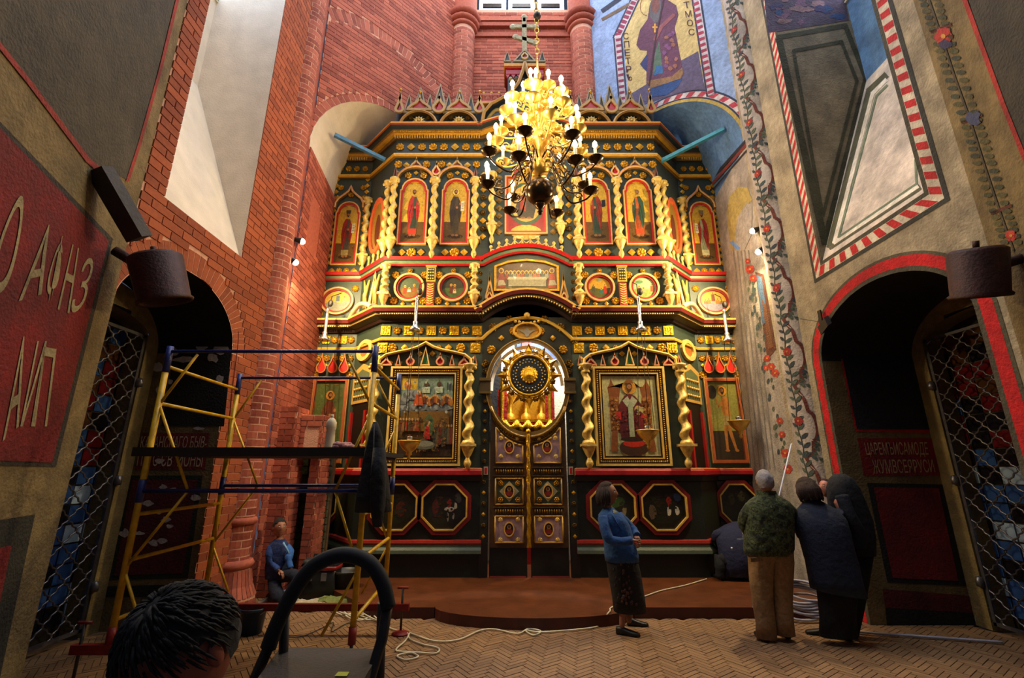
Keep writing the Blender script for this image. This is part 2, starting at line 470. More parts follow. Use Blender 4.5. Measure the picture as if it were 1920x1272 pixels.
lamp('window_daylight', 'AREA', (NR['xb']-.08, 5, 10.7), 30, (.45, .66, 1), (NR['xb']-1.2, 5.4, 8.6), shape='RECTANGLE', size=1.2, size_y=3.2)
# ---- door niches
class Plane:
    def __init__(s, p0, n): s.p0 = Vector(p0); s.n = Vector(n).normalized()
    def pt(s, x, y, e=.004): return PP(x, y, s.p0+s.n*e, s.n)
    def poly(s, mb, pts, col, e=.004): mb.color(col).poly([s.pt(x, y, e) for x, y in pts]); return s
    def line(s, mb, pts, wpx, col, e=.004, closed=False):
        n = len(pts); mb.color(col)
        for i in range(n if closed else n-1):
            a = Vector((*pts[i], 0)); b = Vector((*pts[(i+1) % n], 0)); d = (b-a)
            if d.length < 1e-6: continue
            d.normalize(); k = Vector((-d.y, d.x, 0))*wpx/2
            q = [a-k-d*wpx*.3, b-k+d*wpx*.3, b+k+d*wpx*.3, a+k-d*wpx*.3]
            mb.poly([s.pt(t.x, t.y, e+i*.00002) for t in q])
        return s
def door_shell(d, xw, flip):
    """deep arched door reveal"""
    mb = MB(); c = (d['y0']+d['y1'])/2; r = (d['y1']-d['y0'])/2; xb = d['xb']
    pts = [(c+r*math.cos(a*PI/24), d['zs']+d['rz']*math.sin(a*PI/24)) for a in range(25)]
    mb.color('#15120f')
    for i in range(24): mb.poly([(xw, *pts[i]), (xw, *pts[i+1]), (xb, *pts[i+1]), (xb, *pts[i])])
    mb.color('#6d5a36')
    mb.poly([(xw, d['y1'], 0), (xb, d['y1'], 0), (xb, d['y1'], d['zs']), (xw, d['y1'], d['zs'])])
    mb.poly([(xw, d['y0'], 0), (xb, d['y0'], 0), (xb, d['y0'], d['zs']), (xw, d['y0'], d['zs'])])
    # back wall with an inner arched opening for the gate
    gy0, gy1, gz = d['y0']+.12, d['y1']-.2, 3.42
    gc = (gy0+gy1)/2; gr = (gy1-gy0)/2
    ins = lambda u, z: door_in(d, d['y0']+u, z) and not (gy0 < d['y0']+u < gy1 and z < gz-.05+.22*math.sqrt(max(0, 1-((d['y0']+u-gc)/gr)**2)))
    mb.color('#75633c')
    wall_rows(mb, (xb, d['y0'], 0), (0,1,0), (0,0,1), d['y1']-d['y0'], 0, d['zs']+d['rz'], ins)
    sg = 1 if xb > xw else -1
    mb.color('#75633c')
    ap = [(gy1, 0)]+[(gc+gr*math.cos(a*PI/12), gz-.05+.22*math.sin(a*PI/12)) for a in range(13)]+[(gy0, 0)]
    for i in range(len(ap)-1): mb.poly([(xb, *ap[i]), (xb, *ap[i+1]), (xb+sg*.28, *ap[i+1]), (xb+sg*.28, *ap[i])])
    return mb
jl = Plane((0, DL['y1'], 0), (0,-1,0)); jr = Plane((0, DR['y1'], 0), (0,-1,0))
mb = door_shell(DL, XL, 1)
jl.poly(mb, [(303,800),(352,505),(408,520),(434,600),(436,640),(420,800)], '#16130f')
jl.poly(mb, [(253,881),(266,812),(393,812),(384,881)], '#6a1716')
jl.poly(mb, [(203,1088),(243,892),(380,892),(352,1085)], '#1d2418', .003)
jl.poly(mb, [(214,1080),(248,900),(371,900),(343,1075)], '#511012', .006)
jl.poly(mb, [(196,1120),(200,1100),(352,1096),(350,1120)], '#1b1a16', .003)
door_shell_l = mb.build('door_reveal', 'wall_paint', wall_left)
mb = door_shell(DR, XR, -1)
jr.poly(mb, [(1570,640),(1575,540),(1640,500),(1745,640),(1748,812),(1604,810)], '#b3161b', .003)
jr.poly(mb, [(1573,640),(1578,560),(1640,510),(1730,640),(1744,806),(1607,805)], '#15161f', .006)
jr.poly(mb, [(1608,822),(1748,822),(1764,892),(1620,893)], '#7c1014')
jr.poly(mb, [(1626,906),(1768,909),(1812,1100),(1664,1093)], '#141210', .003)
jr.poly(mb, [(1638,914),(1760,916),(1797,1090),(1674,1084)], '#6e0d12', .006)
jr.poly(mb, [(1655,1105),(1822,1118),(1830,1150),(1660,1140)], '#5a0c10', .003)
jr.poly(mb, [(1660,1140),(1830,1150),(1838,1190),(1664,1185)], '#11100e', .003)
door_mural_r = mb
# ---- lettering painted on surfaces
def glyphs(txt):
    cu = bpy.data.curves.new('t', 'FONT'); cu.body = txt; cu.resolution_u = 3
    o = bpy.data.objects.new('t', cu); COL.objects.link(o)
    dg = bpy.context.evaluated_depsgraph_get(); me = bpy.data.meshes.new_from_object(o.evaluated_get(dg))
    V = [(v.co.x, v.co.y) for v in me.vertices]; F = [tuple(p.vertices) for p in me.polygons]
    bpy.data.objects.remove(o); bpy.data.curves.remove(cu); bpy.data.meshes.remove(me)
    return V, F
def letter(mb, plane, txt, quad, col, e=.009):
    """quad: pixel corners bottom-left, bottom-right, top-right, top-left"""
    V, F = glyphs(txt)
    if not V: return
    x0 = min(v[0] for v in V); x1 = max(v[0] for v in V); y0 = min(v[1] for v in V); y1 = max(v[1] for v in V)
    P = []
    for x, y in V:
        s = (x-x0)/(x1-x0); t = (y-y0)/(y1-y0)
        a = Vector(quad[0])*(1-s)+Vector(quad[1])*s; b = Vector(quad[3])*(1-s)+Vector(quad[2])*s; p = a*(1-t)+b*t
        P.append(plane.pt(p.x, p.y, e))
    mb.color(col).add(P, F)
letter(door_mural_r, jr, 'ЦАРЕМЪИСАМОДЕ', [(1626,858),(1742,858),(1738,829),(1620,830)], '#b89a72')
letter(door_mural_r, jr, 'ЖУМВСЕЯРУСИ', [(1638,889),(1754,886),(1748,862),(1634,862)], '#b89a72')
mb = MB()
letter(mb, jl, 'КАЗАНСКАГО БЫВ-', [(262,842),(386,841),(390,818),(266,818)], '#b9a58a')
letter(mb, jl, 'ПЕ  С СВ  ИОНЫ', [(256,874),(378,876),(382,850),(260,848)], '#b9a58a')
def blob(pl, mb, x, y, rx, ry, col, e=.006, n=11, j=.35):
    pl.poly(mb, [(x+rx*(1+random.uniform(-j, j))*math.cos(2*PI*i/n), y+ry*(1+random.uniform(-j, j))*math.sin(2*PI*i/n)) for i in range(n)], col, e)
for (x, y, rx, ry) in [(335,628,30,8),(372,630,34,9),(405,638,22,11),(415,655,12,9),(378,652,9,9),(346,675,22,5),(400,672,10,8),(294,689,9,10),(412,712,7,8),(326,660,8,8),
                       (298,732,5,8),(319,716,5,4),(372,804,9,3),(300,865,8,5),(235,1000,10,7),(262,1001,8,4),(288,1018,9,6),(304,1015,10,5),(312,975,9,6),(318,987,7,4),(277,945,9,6),(298,961,7,4),(305,915,7,5),(366,934,10,6),(325,918,8,3)]:
    blob(jl, mb, x, y, rx, ry, '#b4a8a2', .008)
mb.build('wall_lettering_and_filler', 'fresco', wall_left)
# ---- right wall: painted plaster
Y0R = 3.70
mb = MB().color('#a3967c'); inR = lambda u, z: side_in(NR, DR, Y0R+u, z)
wall_rows(mb, (XR, Y0R, 0), (0,1,0), (0,0,1), YF-Y0R, 0, ZT, inR)
wall_right = struct(mb.build('wall_right', 'wall_paint'), 'cream plaster wall on the right with striped painted border and deep niche', 'wall')
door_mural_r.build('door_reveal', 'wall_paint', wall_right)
pr = Plane((XR, 0, 0), (-1,0,0)); mb = MB()
cR = (DR['y0']+DR['y1'])/2; rR = (DR['y1']-DR['y0'])/2
def archband(mb, r0, r1, col, e, za=0.):
    mb.color(col); A = []
    for r in (r0, r1):
        A.append([(cR-rR-r, za)]+[(cR-(rR+r)*math.cos(a*PI/30), DR['zs']+(DR['rz']+r)*math.sin(a*PI/30)) for a in range(31)]+[(cR+rR+r, za)])
    for i in range(len(A[0])-1): mb.poly([(XR-e, *A[0][i]), (XR-e, *A[0][i+1]), (XR-e, *A[1][i+1]), (XR-e, *A[1][i])])
archband(mb, .0, .05, '#4a4536', .004); archband(mb, .05, .17, '#c3151a', .005); archband(mb, .17, .205, '#55513f', .004)
mb.color('#c3151a').poly([(XR-.007, cR+rR+.0, 0.25), (XR-.007, cR+rR+.34, .25), (XR-.007, cR+rR+.2, .75), (XR-.007, cR+rR+.0, .75)])
mb.color('#45483a').poly([(XR-.008, cR+rR, .42), (XR-.008, cR+rR+.32, .42), (XR-.008, cR+rR+.3, .56), (XR-.008, cR+rR, .56)])
# striped border round the niche
def border(mb, P, wd, e):
    """P: polyline in (Y,Z) along the niche edge, stripes grow outward (offsets left of travel)"""
    def off(k):
        out = []
        for i, p in enumerate(P):
            p = Vector(p); ds = []
            if i: ds.append((p-Vector(P[i-1])).normalized())
            if i < len(P)-1: ds.append((Vector(P[i+1])-p).normalized())
            ns = [Vector((-d.y, d.x)) for d in ds]; n = ns[0] if len(ns) == 1 else (ns[0]+ns[1])/(1+ns[0].dot(ns[1]))
            out.append(p+n*k)
        return out
    def strip(k0, k1, col, e):
        a, b = off(k0), off(k1); mb.color(col)
        for i in range(len(P)-1): mb.poly([(XR-e, *a[i]), (XR-e, *a[i+1]), (XR-e, *b[i+1]), (XR-e, *b[i])])
    strip(0, .05, '#4b4838', e); strip(.05, wd+.05, '#d8cdb8', e); strip(wd+.05, wd+.10, '#3b3a33', e)
    a, b = off(.055), off(wd+.045)
    for i in range(len(P)-1):
        L = (Vector(P[i+1])-Vector(P[i])).length; n = int(L/.085)
        for k in range(0, n, 2):
            t0, t1 = k/n, min(1, (k+1)/n); sl = .5/n if n else 0
            q = [a[i].lerp(a[i+1], t0), a[i].lerp(a[i+1], t1), b[i].lerp(b[i+1], min(1, t1+sl)), b[i].lerp(b[i+1], min(1, t0+sl))]
            mb.color('#c1282a').poly([(XR-e-.002, *v) for v in q])
border(mb, [(NR['y0'], 13.0), (NR['y0'], NR['zs']), (NR['y1'], NR['zs']), (NR['y1'], 13.0)][::-1], .13, .004)
mb.build('painted_border', 'wall_paint', wall_right)
mb = niche(NR, XR, 'n', 1)
for i in range(len(mb.c)): mb.c[i] = lin(['#cfc0b0', '#8d8067', '#8d8067', '#5d86b4', '#5d86b4', '#8d8067'][i])
jn = Plane((0, NR['y1'], 0), (0,-1,0))
G = '#46452f'
def band(mb, pl, pts, wpx, col, e): pl.line(mb, pts, wpx, col, e)
jn.line(mb, [(1458,70),(1585,48),(1625,150)], 9, G, .004); jn.line(mb, [(1625,150),(1547,455),(1461,75)], 13, G, .006)
jn.line(mb, [(1488,95),(1578,78),(1607,152),(1543,405),(1488,95)], 6, G, .008)
jn.poly(mb, [(1430,-30),(1440,62),(1592,38),(1575,-40)], '#56485c', .004)
for k in range(26): blob(jn, mb, random.uniform(1440, 1580), random.uniform(-25, 42), random.uniform(4, 18), random.uniform(3, 7), random.choice(['#3f3b63', '#7a5670', '#2f4a78', '#8a6a6c']), .006+k*.0001)
# lines on the sill
y0, y1, zs, xb, zb = NR['y0'], NR['y1'], NR['zs'], NR['xb'], NR['zb']
sn = (Vector((xb, 0, zb))-Vector((XR, 0, zs))).cross(Vector((0,1,0))); sn = -sn if sn.x > 0 else sn
ps = Plane((XR, 0, zs), sn)
ps.line(mb, [(1660,142),(1630,170),(1556,462),(1722,352)], 12, '#55533a', .004); ps.line(mb, [(1663,160),(1643,180),(1572,445),(1718,345),(1716,300)], 4, '#6f7c62', .006)
ps.line(mb, [(1661,150),(1636,175),(1564,455),(1720,350)], 7, '#e6dccb', .005)
mb.build('painted_niche', 'wall_paint', wall_right)
# ---- round corner columns
def curved_brick(r, ang, H, J=.017, th=.03, seg=4):
    mb = MB(); g = J/r; V = []; F = []
    for i in range(seg+1):
        a = -ang/2+g/2+(ang-g)*i/seg
        for (rr, z) in ((r-th, -H/2+J/2), (r, -H/2+J/2), (r, H/2-J/2), (r-th, H/2-J/2)): V.append((rr*math.cos(a), rr*math.sin(a), z))
    for i in range(seg):
        for k in range(4): F.append((i*4+k, i*4+(k+1) % 4, i*4+4+(k+1) % 4, i*4+4+k))
    F += [(0,1,2,3), (seg*4+3, seg*4+2, seg*4+1, seg*4)]
    return mb.add(V, F)
def brick_column(name, c, r, z0, z1, a0, a1, label, nmax=300, H=.1, L=.3):
    o = empty(name, (c[0], c[1], 0), label, 'column', None, 'structure')
    mb = MB(); mb.lathe([(r-.004, z0), (r-.004, z1)], 28, (c[0], c[1], 0)); mb.build('core', 'mortar', o)
    n = max(5, round(2*PI*r/L)); ang = 2*PI/n; src = curved_brick(r, ang, H); me = meshdata(src, 'brick', 'brick'); it = []
    for j in range(int((z1-z0)/H)):
        for i in range(n):
            a = i*ang+(ang/2 if j % 2 else 0)
            if math.cos(a-(a0+a1)/2) < math.cos((a1-a0)/2+ang/2): continue
            it.append((z0+(j+.5)*H, a))
    it.sort(key=lambda t: abs(t[0]-CAMZ))
    for z, a in it[:nmax]: inst(me, 'brick', o, (c[0], c[1], z), (0, 0, a))
    if len(it) > nmax:
        mb = MB()
        for z, a in it[nmax:]:
            ca, sa = math.cos(a), math.sin(a)
            mb.add([(c[0]+x*ca-y*sa, c[1]+x*sa+y*ca, z+h) for x, y, h in src.v], src.f)
        q = mb.build('brick_courses', 'brick', o); q['kind'] = 'stuff'
    return o
CL = (-3.69, 6.67)
colL = brick_column('trim_1', CL, .205, .55, 12.6, -2.6, .9, 'round brick corner column with a flared base beside the left wall')
def rings(o, c, r, zs, m='brick'):
    for z, k, h in zs:
        mb = MB(); mb.lathe([(r-.02, z-h), (r+k*.6, z-h*.8), (r+k, z), (r+k*.6, z+h*.8), (r-.02, z+h)], 26, (c[0], c[1], 0)); mb.build('torus_moulding', m, o)
rings(colL, CL, .205, [(1.08, .04, .05), (.55, .07, .06)])
mb = MB(); mb.lathe([(.205, .55), (.23, .5), (.27, .3), (.33, .16), (.335, .02), (.335, 0)], 26, (*CL, 0)); mb.build('base_core', 'mortar', colL)
for k in range(16):
    a = -2.3+k*.2
    b = MB(); V = []
    for da in (.012, .188):
        for (r, z) in ((.24, .49), (.28, .3), (.335, .17)): V.append((CL[0]+(r+.006)*math.cos(a+da), CL[1]+(r+.006)*math.sin(a+da), z))
    b.add(V, [(0,1,4,3), (1,2,5,4)]); b.build('brick', 'brick', colL)
    b = MB(); V = [(CL[0]+0.343*math.cos(a+d+.08), CL[1]+0.343*math.sin(a+d+.08), z) for d in (.012, .188) for z in (.02, .14)]
    b.add(V, [(0,2,3,1)]); b.build('brick', 'brick', colL)
# ---- back: centre wall, diagonal walls
YB = 9.5; BL, BR = -1.26, 1.80
bc = MB(); arcC = lambda X, z, r: ((X-OCX)**2+(z-8.6)**2) < r*r
inC = lambda u, z: not (abs(BL+u-OCX) < 1.2 and 13.55 < z < 16)
wall_rows(bc, (BL, YB, 0), (1,0,0), (0,0,1), BR-BL, 0, ZT, inC, .1, 60)
wall_back = struct(bc.build('wall_back', 'mortar'), 'red brick wall above the iconostasis between two round columns', 'wall')
R1, R2 = 1.55, 1.85
lay_bricks(wall_back, (BL, YB, 0), (1,0,0), (0,0,1), (0,-1,0), BR-BL, 13.4, lambda u, z: not (R1 < math.hypot(BL+u-OCX, z-8.6) < R2 and z > 8.6), v0=8.4)
voussoirs(wall_back, lambda a, r: Vector((OCX+r*math.cos(a), YB, 8.6+r*math.sin(a))), (0,-1,0), .05, PI-.05, 44, R1+.012, R2-.01)
mb = MB()
for z, d in ((12.55, .06), (12.85, .1), (13.0, .12)): mb.box((BL, YB-d, z), (BR, YB+.05, z+.12))
mb.build('string_course', 'brick', wall_back)
w3 = empty('window_3', (OCX, YB, 13.55), 'bright barred window in the drum above the back wall', 'window', None, 'structure')
for k in range(3):
    p = MB(); p.box((OCX-1.15+k*.78, YB+.1, 13.58), (OCX-1.15+k*.78+.72, YB+.13, 15.9)); p.build('pane', 'sky_pane', w3)
    p = MB(); p.box((OCX-1.05+k*.78, YB+.02, 13.62), (OCX-.55+k*.78, YB+.06, 13.75)); p.build('window_bar', 'iron', w3)
C2L, C2R = (BL, 9.42), (BR, 9.42)
c2 = brick_column('trim_2', C2L, .3, 8.3, 12.6, -2.7, -.4, 'round brick column on the left of the wall behind the cross', 200)
c3 = brick_column('trim_3', C2R, .3, 8.3, 12.6, -2.7, -.4, 'round brick column on the right of the wall behind the cross', 200)
for o, c in ((c2, C2L), (c3, C2R)):
    rings(o, c, .3, [(12.66, .07, .06), (12.82, .12, .08), (13.0, .16, .1)])
    mb = MB(); mb.lathe([(.3, 13.0), (.3, ZT)], 20, (*c, 0)); mb.build('upper_shaft', 'brick', o)
AL = Vector((-3.60, 7.05, 0)); BLv = Vector((BL, YB-.05, 0)); UL = (BLv-AL); LW = UL.length; UL.normalize(); NLd = Vector((UL.y, -UL.x, 0))
AR = Vector((2*OCX+3.60, 7.05, 0)); BRv = Vector((BR, YB-.05, 0)); UR = (BRv-AR); LWR = UR.length; UR.normalize(); NRd = Vector((-UR.y, UR.x, 0))
VC, VRX, VZ, VRZ = 1.66, 1.70, 7.28, 1.77          # arch of the bay behind
inD = lambda u, z: not (z < VZ or ((u-VC)/VRX)**2+((z-VZ)/VRZ)**2 < 1)
mb = MB(); wall_rows(mb, AL, UL, (0,0,1), LW, 0, ZT, inD)
wall_bl = struct(mb.build('wall_back_left', 'mortar'), 'slanting red brick wall with arched courses left of the crown of the iconostasis', 'wall')
ra = lambda u, z: 2.06 < math.hypot(u-1.3, z-8.6) < 2.34 and z > 9.3
rb = lambda u, z: ((u-VC)/(VRX+.17))**2+((z-VZ)/(VRZ+.17))**2 < 1
lay_bricks(wall_bl, AL, UL, (0,0,1), NLd, LW, 13.4, lambda u, z: inD(u, z) and not ra(u, z) and not rb(u, z), v0=7.3)
voussoirs(wall_bl, lambda a, r: AL+UL*(1.3+r*math.cos(a))+Vector((0,0,8.6+r*math.sin(a))), NLd, .42, 2.2, 38, 2.07, 2.33)
voussoirs(wall_bl, lambda a, r: AL+UL*(VC+(VRX+r)*math.cos(a))+Vector((0,0,VZ+(VRZ+r)*math.sin(a))), NLd, .1, PI-.02, 40, .005, .16)
VD = Vector((-.1, 1, 0)).normalized()
def vault(A, U, D, cols):
    mb = MB(); pts = [(VC-VRX*math.cos(a*PI/24), VZ+VRZ*math.sin(a*PI/24)) for a in range(25)]
    for i in range(24):
        a, b = pts[i], pts[i+1]
        p, q = A+U*a[0]+Vector((0,0,a[1])), A+U*b[0]+Vector((0,0,b[1]))
        mb.color(cols); mb.poly([p, q, q+D*2.2, p+D*2.2])
    e = [A+U*p[0]+Vector((0,0,p[1]))+D*2.2 for p in pts]; mb.poly(e)
    return mb
vault(AL, UL, VD, '#e2dccf').build('bay_vault', 'niche_white', wall_bl)
JA = AL+Vector((.0, 0, 0)); JD = VD
mb = MB(); mb.poly([JA, JA+JD*2.0, JA+JD*2.0+Vector((0,0,VZ)), JA+Vector((0,0,VZ))]); jw = mb.build('bay_side', 'mortar', wall_bl)
JN = Vector((JD.y, -JD.x, 0)); LB = empty('wall_bay_left', (JA.x, JA.y, 0), 'narrow brick side of the bay between the round column and the iconostasis', 'wall', None, 'structure')
lay_bricks(LB, JA, JD, (0,0,1), JN, 2.0, VZ, lambda u, z: not (.35 < u < .95 and 5.6 < z < 6.6), nmax=300)
mb = MB(); n0 = [(.35, 5.6), (.95, 5.6)]+[(.65+.3*math.cos(a*PI/8), 6.3+.3*math.sin(a*PI/8)) for a in range(9)]
mb.prism([JA+JD*u+Vector((0,0,z))+JN*.003 for u, z in n0], -JN*.02); mb.build('blind_niche', 'brick', LB)
voussoirs(LB, lambda a, r: JA+JD*(.65+r*math.cos(a))+Vector((0,0,6.3+r*math.sin(a))), JN, 0, PI, 9, .3, .42)
# ---- right diagonal wall with the fresco
mb = MB().color('#8fa8d4'); wall_rows(mb, AR, UR, (0,0,1), LWR, 0, ZT, inD)
wall_br = struct(mb.build('wall_back_right', 'fresco'), 'slanting pale blue frescoed wall right of the crown of the iconostasis', 'wall')
vd2 = Vector((.1, 1, 0)).normalized()
vault(AR, UR, vd2, '#5f86b8').build('bay_vault', 'fresco', wall_br)
JA2 = AR; mb = MB().color('#a59c92'); mb.poly([JA2, JA2+vd2*2.0, JA2+vd2*2.0+Vector((0,0,VZ)), JA2+Vector((0,0,VZ))]); mb.build('bay_side', 'wall_paint', wall_br)
pd = Plane(AR, NRd); mb = MB()
# arch edges
def pdarc(r0, r1, col, e, stripes=0):
    n = 44; F = lambda a, r: AR+UR*(VC+(VRX+r)*math.cos(a))+Vector((0,0,VZ+(VRZ+r)*math.sin(a)))+NRd*e
    for i in range(n):
        a, b = PI*i/n, PI*(i+1)/n
        if stripes and i % 2: continue
        sh = .03 if stripes else 0
        mb.color(col).poly([F(a, r0), F(b, r0), F(b+sh, r1), F(a+sh, r1)])
pdarc(0, .06, '#b59d4e', .004); pdarc(.06, .09, '#2b3550', .005); pdarc(.09, .2, '#cfc6c8', .004); pdarc(.095, .195, '#b13a4c', .006, 1); pdarc(.2, .235, '#2b3550', .005)
pd.line(mb, [(1170,215),(1158,70),(1190,0),(1210,-40)], 17, '#2b3550', .004); pd.line(mb, [(1170,215),(1158,70),(1190,0),(1210,-40)], 11, '#c7bfc6', .006)
pts = [(1163,60+k*11.5) for k in range(14)]
for k in range(14): pd.poly(mb, [(1153.5+k*.75,62+k*11),(1163.5+k*.75,60+k*11),(1163.8+k*.75,65+k*11),(1153.8+k*.75,67+k*11)], '#8d2f52', .008)
for k in range(9): pd.poly(mb, [(1156+k*4.2,60-k*8.8),(1165+k*4.2,63-k*8.8),(1168+k*4.2,57-k*8.8),(1159+k*4.2,54-k*8.8)], '#8d2f52', .008)
pd.line(mb, [(1303,-20),(1333,175)], 19, '#2b3550', .004); pd.line(mb, [(1303,-20),(1333,175)], 12, '#c7bfc6', .006)
for k in range(17): pd.poly(mb, [(1297+k*1.85,-5+k*11),(1308+k*1.85,-9+k*11),(1309+k*1.85,-3.5+k*11),(1298+k*1.85,1+k*11)], '#9c3550', .008)
pd.poly(mb, [(1168,62),(1200,0),(1212,-40),(1294,-40),(1322,168),(1290,172),(1240,185),(1180,205)], '#cdb679', .003)
pd.poly(mb, [(1179,178),(1222,152),(1240,122),(1278,113),(1309,96),(1322,168),(1290,172),(1240,185),(1184,205)], '#5b5272', .005)
# painted figure
pd.poly(mb, [(1232,-12),(1245,-14),(1252,0),(1268,10),(1272,28),(1265,52),(1272,88),(1279,125),(1262,142),(1240,152),(1220,162),(1212,158),(1212,120),(1213,95),(1200,94),(1193,84),(1200,56),(1214,36),(1218,10)], '#643a56', .007)
pd.poly(mb, [(1213,152),(1220,166),(1248,160),(1276,148),(1281,138),(1279,126),(1260,143)], '#8d6a48', .009)
pd.poly(mb, [(1219,166),(1222,182),(1250,178),(1270,164),(1280,146),(1262,152)], '#274a86', .009)
pd.poly(mb, [(1224,140),(1228,100),(1236,75),(1240,110),(1243,138)], '#55705f', .009); pd.poly(mb, [(1226,142),(1230,124),(1242,122),(1243,136)], '#2f66a0', .010)
pd.poly(mb, [(1200,120),(1214,100),(1213,135),(1206,128)], '#30386e', .009)
pd.poly(mb, [(1218,30),(1219,6),(1226,-6),(1238,-4),(1240,20),(1236,40),(1228,44)], '#5d5a62', .009); pd.poly(mb, [(1221,6),(1226,-4),(1235,-2),(1236,14),(1230,26),(1223,20)], '#7d4b46', .011)
pd.line(mb, [(1246,-10),(1228,80),(1217,160)], 3, '#3a2230', .012); pd.line(mb, [(1263,28),(1240,50),(1228,74)], 7, '#8a4f55', .011); pd.line(mb, [(1228,45),(1228,60)], 3, '#d8a040', .013); pd.line(mb, [(1224,51),(1232,51)], 3, '#d8a040', .013)
for k in range(14): blob(pd, mb, random.uniform(1245, 1268), random.uniform(60, 130), 4, 4, random.choice(['#a06a60', '#7a4c7c', '#93604f']), .012)
pd.line(mb, [(1212+12*math.cos(a*.5), 12+17*math.sin(a*.5)) for a in range(3, 13)], 1.2, '#8a5a3a', .008)
for i, ch in enumerate('СПЕТРЪ'): letter(mb, pd, ch, [(1169+i*1.3,74+i*15.5),(1179+i*1.3,73+i*15.5),(1178+i*1.3,61+i*15.5),(1168+i*1.3,62+i*15.5)], '#4a2233', .012)
for i, ch in enumerate('ТМОС'): letter(mb, pd, ch, [(1283+i*3,16+i*17),(1294+i*3,14+i*17),(1292+i*3,2+i*17),(1281+i*3,4+i*17)], '#4a2233', .012)
pd.line(mb, [(1130,36),(1190,2),(1215,-14)], 6, '#6e5a48', .006); pd.line(mb, [(1130,20),(1165,-5)], 8, '#262e48', .006)
mb.build('painted_fresco', 'fresco', wall_br)
# sill moulding below the blue vault and things painted on the bay side
pj = Plane(JA2, Vector((-vd2.y, vd2.x, 0))); mb = MB()
pj.line(mb, [(1400,262),(1335,335),(1296,385)], 5, '#2a2024', .006); pj.line(mb, [(1400,270),(1337,343),(1298,391)], 5, '#7a2c24', .008); pj.line(mb, [(1400,282),(1340,352),(1300,400)], 3, '#2a2024', .006)
pj.poly(mb, [(1362,400),(1368,368),(1385,350),(1402,352),(1410,375),(1398,385),(1382,410),(1378,470),(1370,470)], '#b3a05c', .006)
pj.poly(mb, [(1376,470),(1382,410),(1400,380),(1410,385),(1409,440),(1395,470)], '#a9a39c', .008)
pj.line(mb, [(1372,455),(1384,466)], 7, '#6f9be0', .010)
for k in range(5): pj.line(mb, [(1375+k*7,470),(1392+k*8,640),(1416+k*9,880)], 2.2, '#8a847e', .005)
pj.poly(mb, [(1416,510),(1432,515),(1455,655),(1444,668),(1438,670)], '#5c3326', .006); pj.poly(mb, [(1418,515),(1428,520),(1440,600),(1430,610)], '#46668a', .008); pj.poly(mb, [(1428,560),(1437,575),(1450,650),(1441,655)], '#6d4426', .010)
mb.build('painted_saint_panel', 'fresco', wall_br)
# ---- right corner column, plastered and painted with flowers
CR = (4.23, 6.67); RR = .235
o = empty('trim_4', (*CR, 0), 'round plaster corner column painted with climbing leaves and red flowers', 'column', None, 'structure')
mb = MB().color('#b9aea6'); mb.lathe([(RR, 0), (RR, ZT)], 36, (*CR, 0)); mb.build('shaft', 'wall_paint', o); tr4 = o
def cyl(a, z, e=.004): return Vector((CR[0]+(RR+e)*math.cos(a), CR[1]+(RR+e)*math.sin(a), z))
def cribbon(mb, pts, wd, col, e):
    mb.color(col)
    for i in range(len(pts)-1):
        a = Vector(pts[i]); b = Vector(pts[i+1]); d = (b-a)
        if d.length < 1e-6: continue
        d.normalize(); k = Vector((-d.y, d.x))*wd/2
        mb.poly([cyl(q.x/RR, q.y, e) for q in (a-k, b-k, b+k, a+k)])
AC = -2.62                                             # direction of the visible side
leaf = ['#3f4d4e', '#4b5a50', '#36424c', '#55604c']
mb = MB()
def cleaf(mb, s, z, ang, L, col, e=.007):
    u = Vector((math.cos(ang), math.sin(ang))); k = Vector((-u.y, u.x)); p = Vector((s, z)); mb.color(col)
    mb.poly([cyl(q.x/RR, q.y, e) for q in (p, p+u*L*.35+k*L*.2, p+u*L*.7+k*L*.17, p+u*L, p+u*L*.7-k*L*.17, p+u*L*.35-k*L*.2)])
def cflower(mb, s, z, R, e=.009):
    for k in range(7):
        q = 2*PI*k/7; mb.color(random.choice(['#a3302a', '#b8382e', '#8c2a28']))
        mb.poly([cyl((s+R*.55*math.cos(q)+R*.5*math.cos(t))/RR, z+R*.55*math.sin(q)+R*.5*math.sin(t), e+.0003*k) for t in [i*PI/4 for i in range(8)]])
    mb.color('#c98a3a').poly([cyl((s+R*.25*math.cos(t))/RR, z+R*.25*math.sin(t), e+.004) for t in [i*PI/4 for i in range(8)]])
z = .9; s0 = AC*RR
while z < 13.6:
    H = 1.0
    P = [(s0+.0, z), (s0+.10, z+.06), (s0+.12, z+.2), (s0+.12, z+.22)]+[(s0+.12+.075*math.sin(t*PI/8), z+.22+.2*(1-math.cos(t*PI/8))) for t in range(9)]+[(s0+.12, z+.62), (s0+.10, z+.78), (s0+.02, z+.95), (s0+.0, z+H)]
    cribbon(mb, P, .045, '#6b3328', .006)
    V = [(s0-.035+.02*math.sin(t*1.3), z+H*t/8) for t in range(9)]; cribbon(mb, V, .014, '#3d3a2c', .005)
    for t in range(9):
        cleaf(mb, V[t][0], V[t][1], .7+random.uniform(-.2, .2), .13, random.choice(leaf)); cleaf(mb, V[t][0], V[t][1]+.04, 2.4+random.uniform(-.2, .2), .11, random.choice(leaf))
    for t in range(5): cleaf(mb, s0+.12+.022*t, z-.05+.06*t, 1.3*(-1)**t+.5, .11, random.choice(leaf)); cleaf(mb, s0+.13+.022*t, z-.03+.06*t, 2.4, .10, random.choice(leaf))
    cflower(mb, s0-.02, z+.5, .06); z += H
mb.build('painted_flowers', 'fresco', tr4)
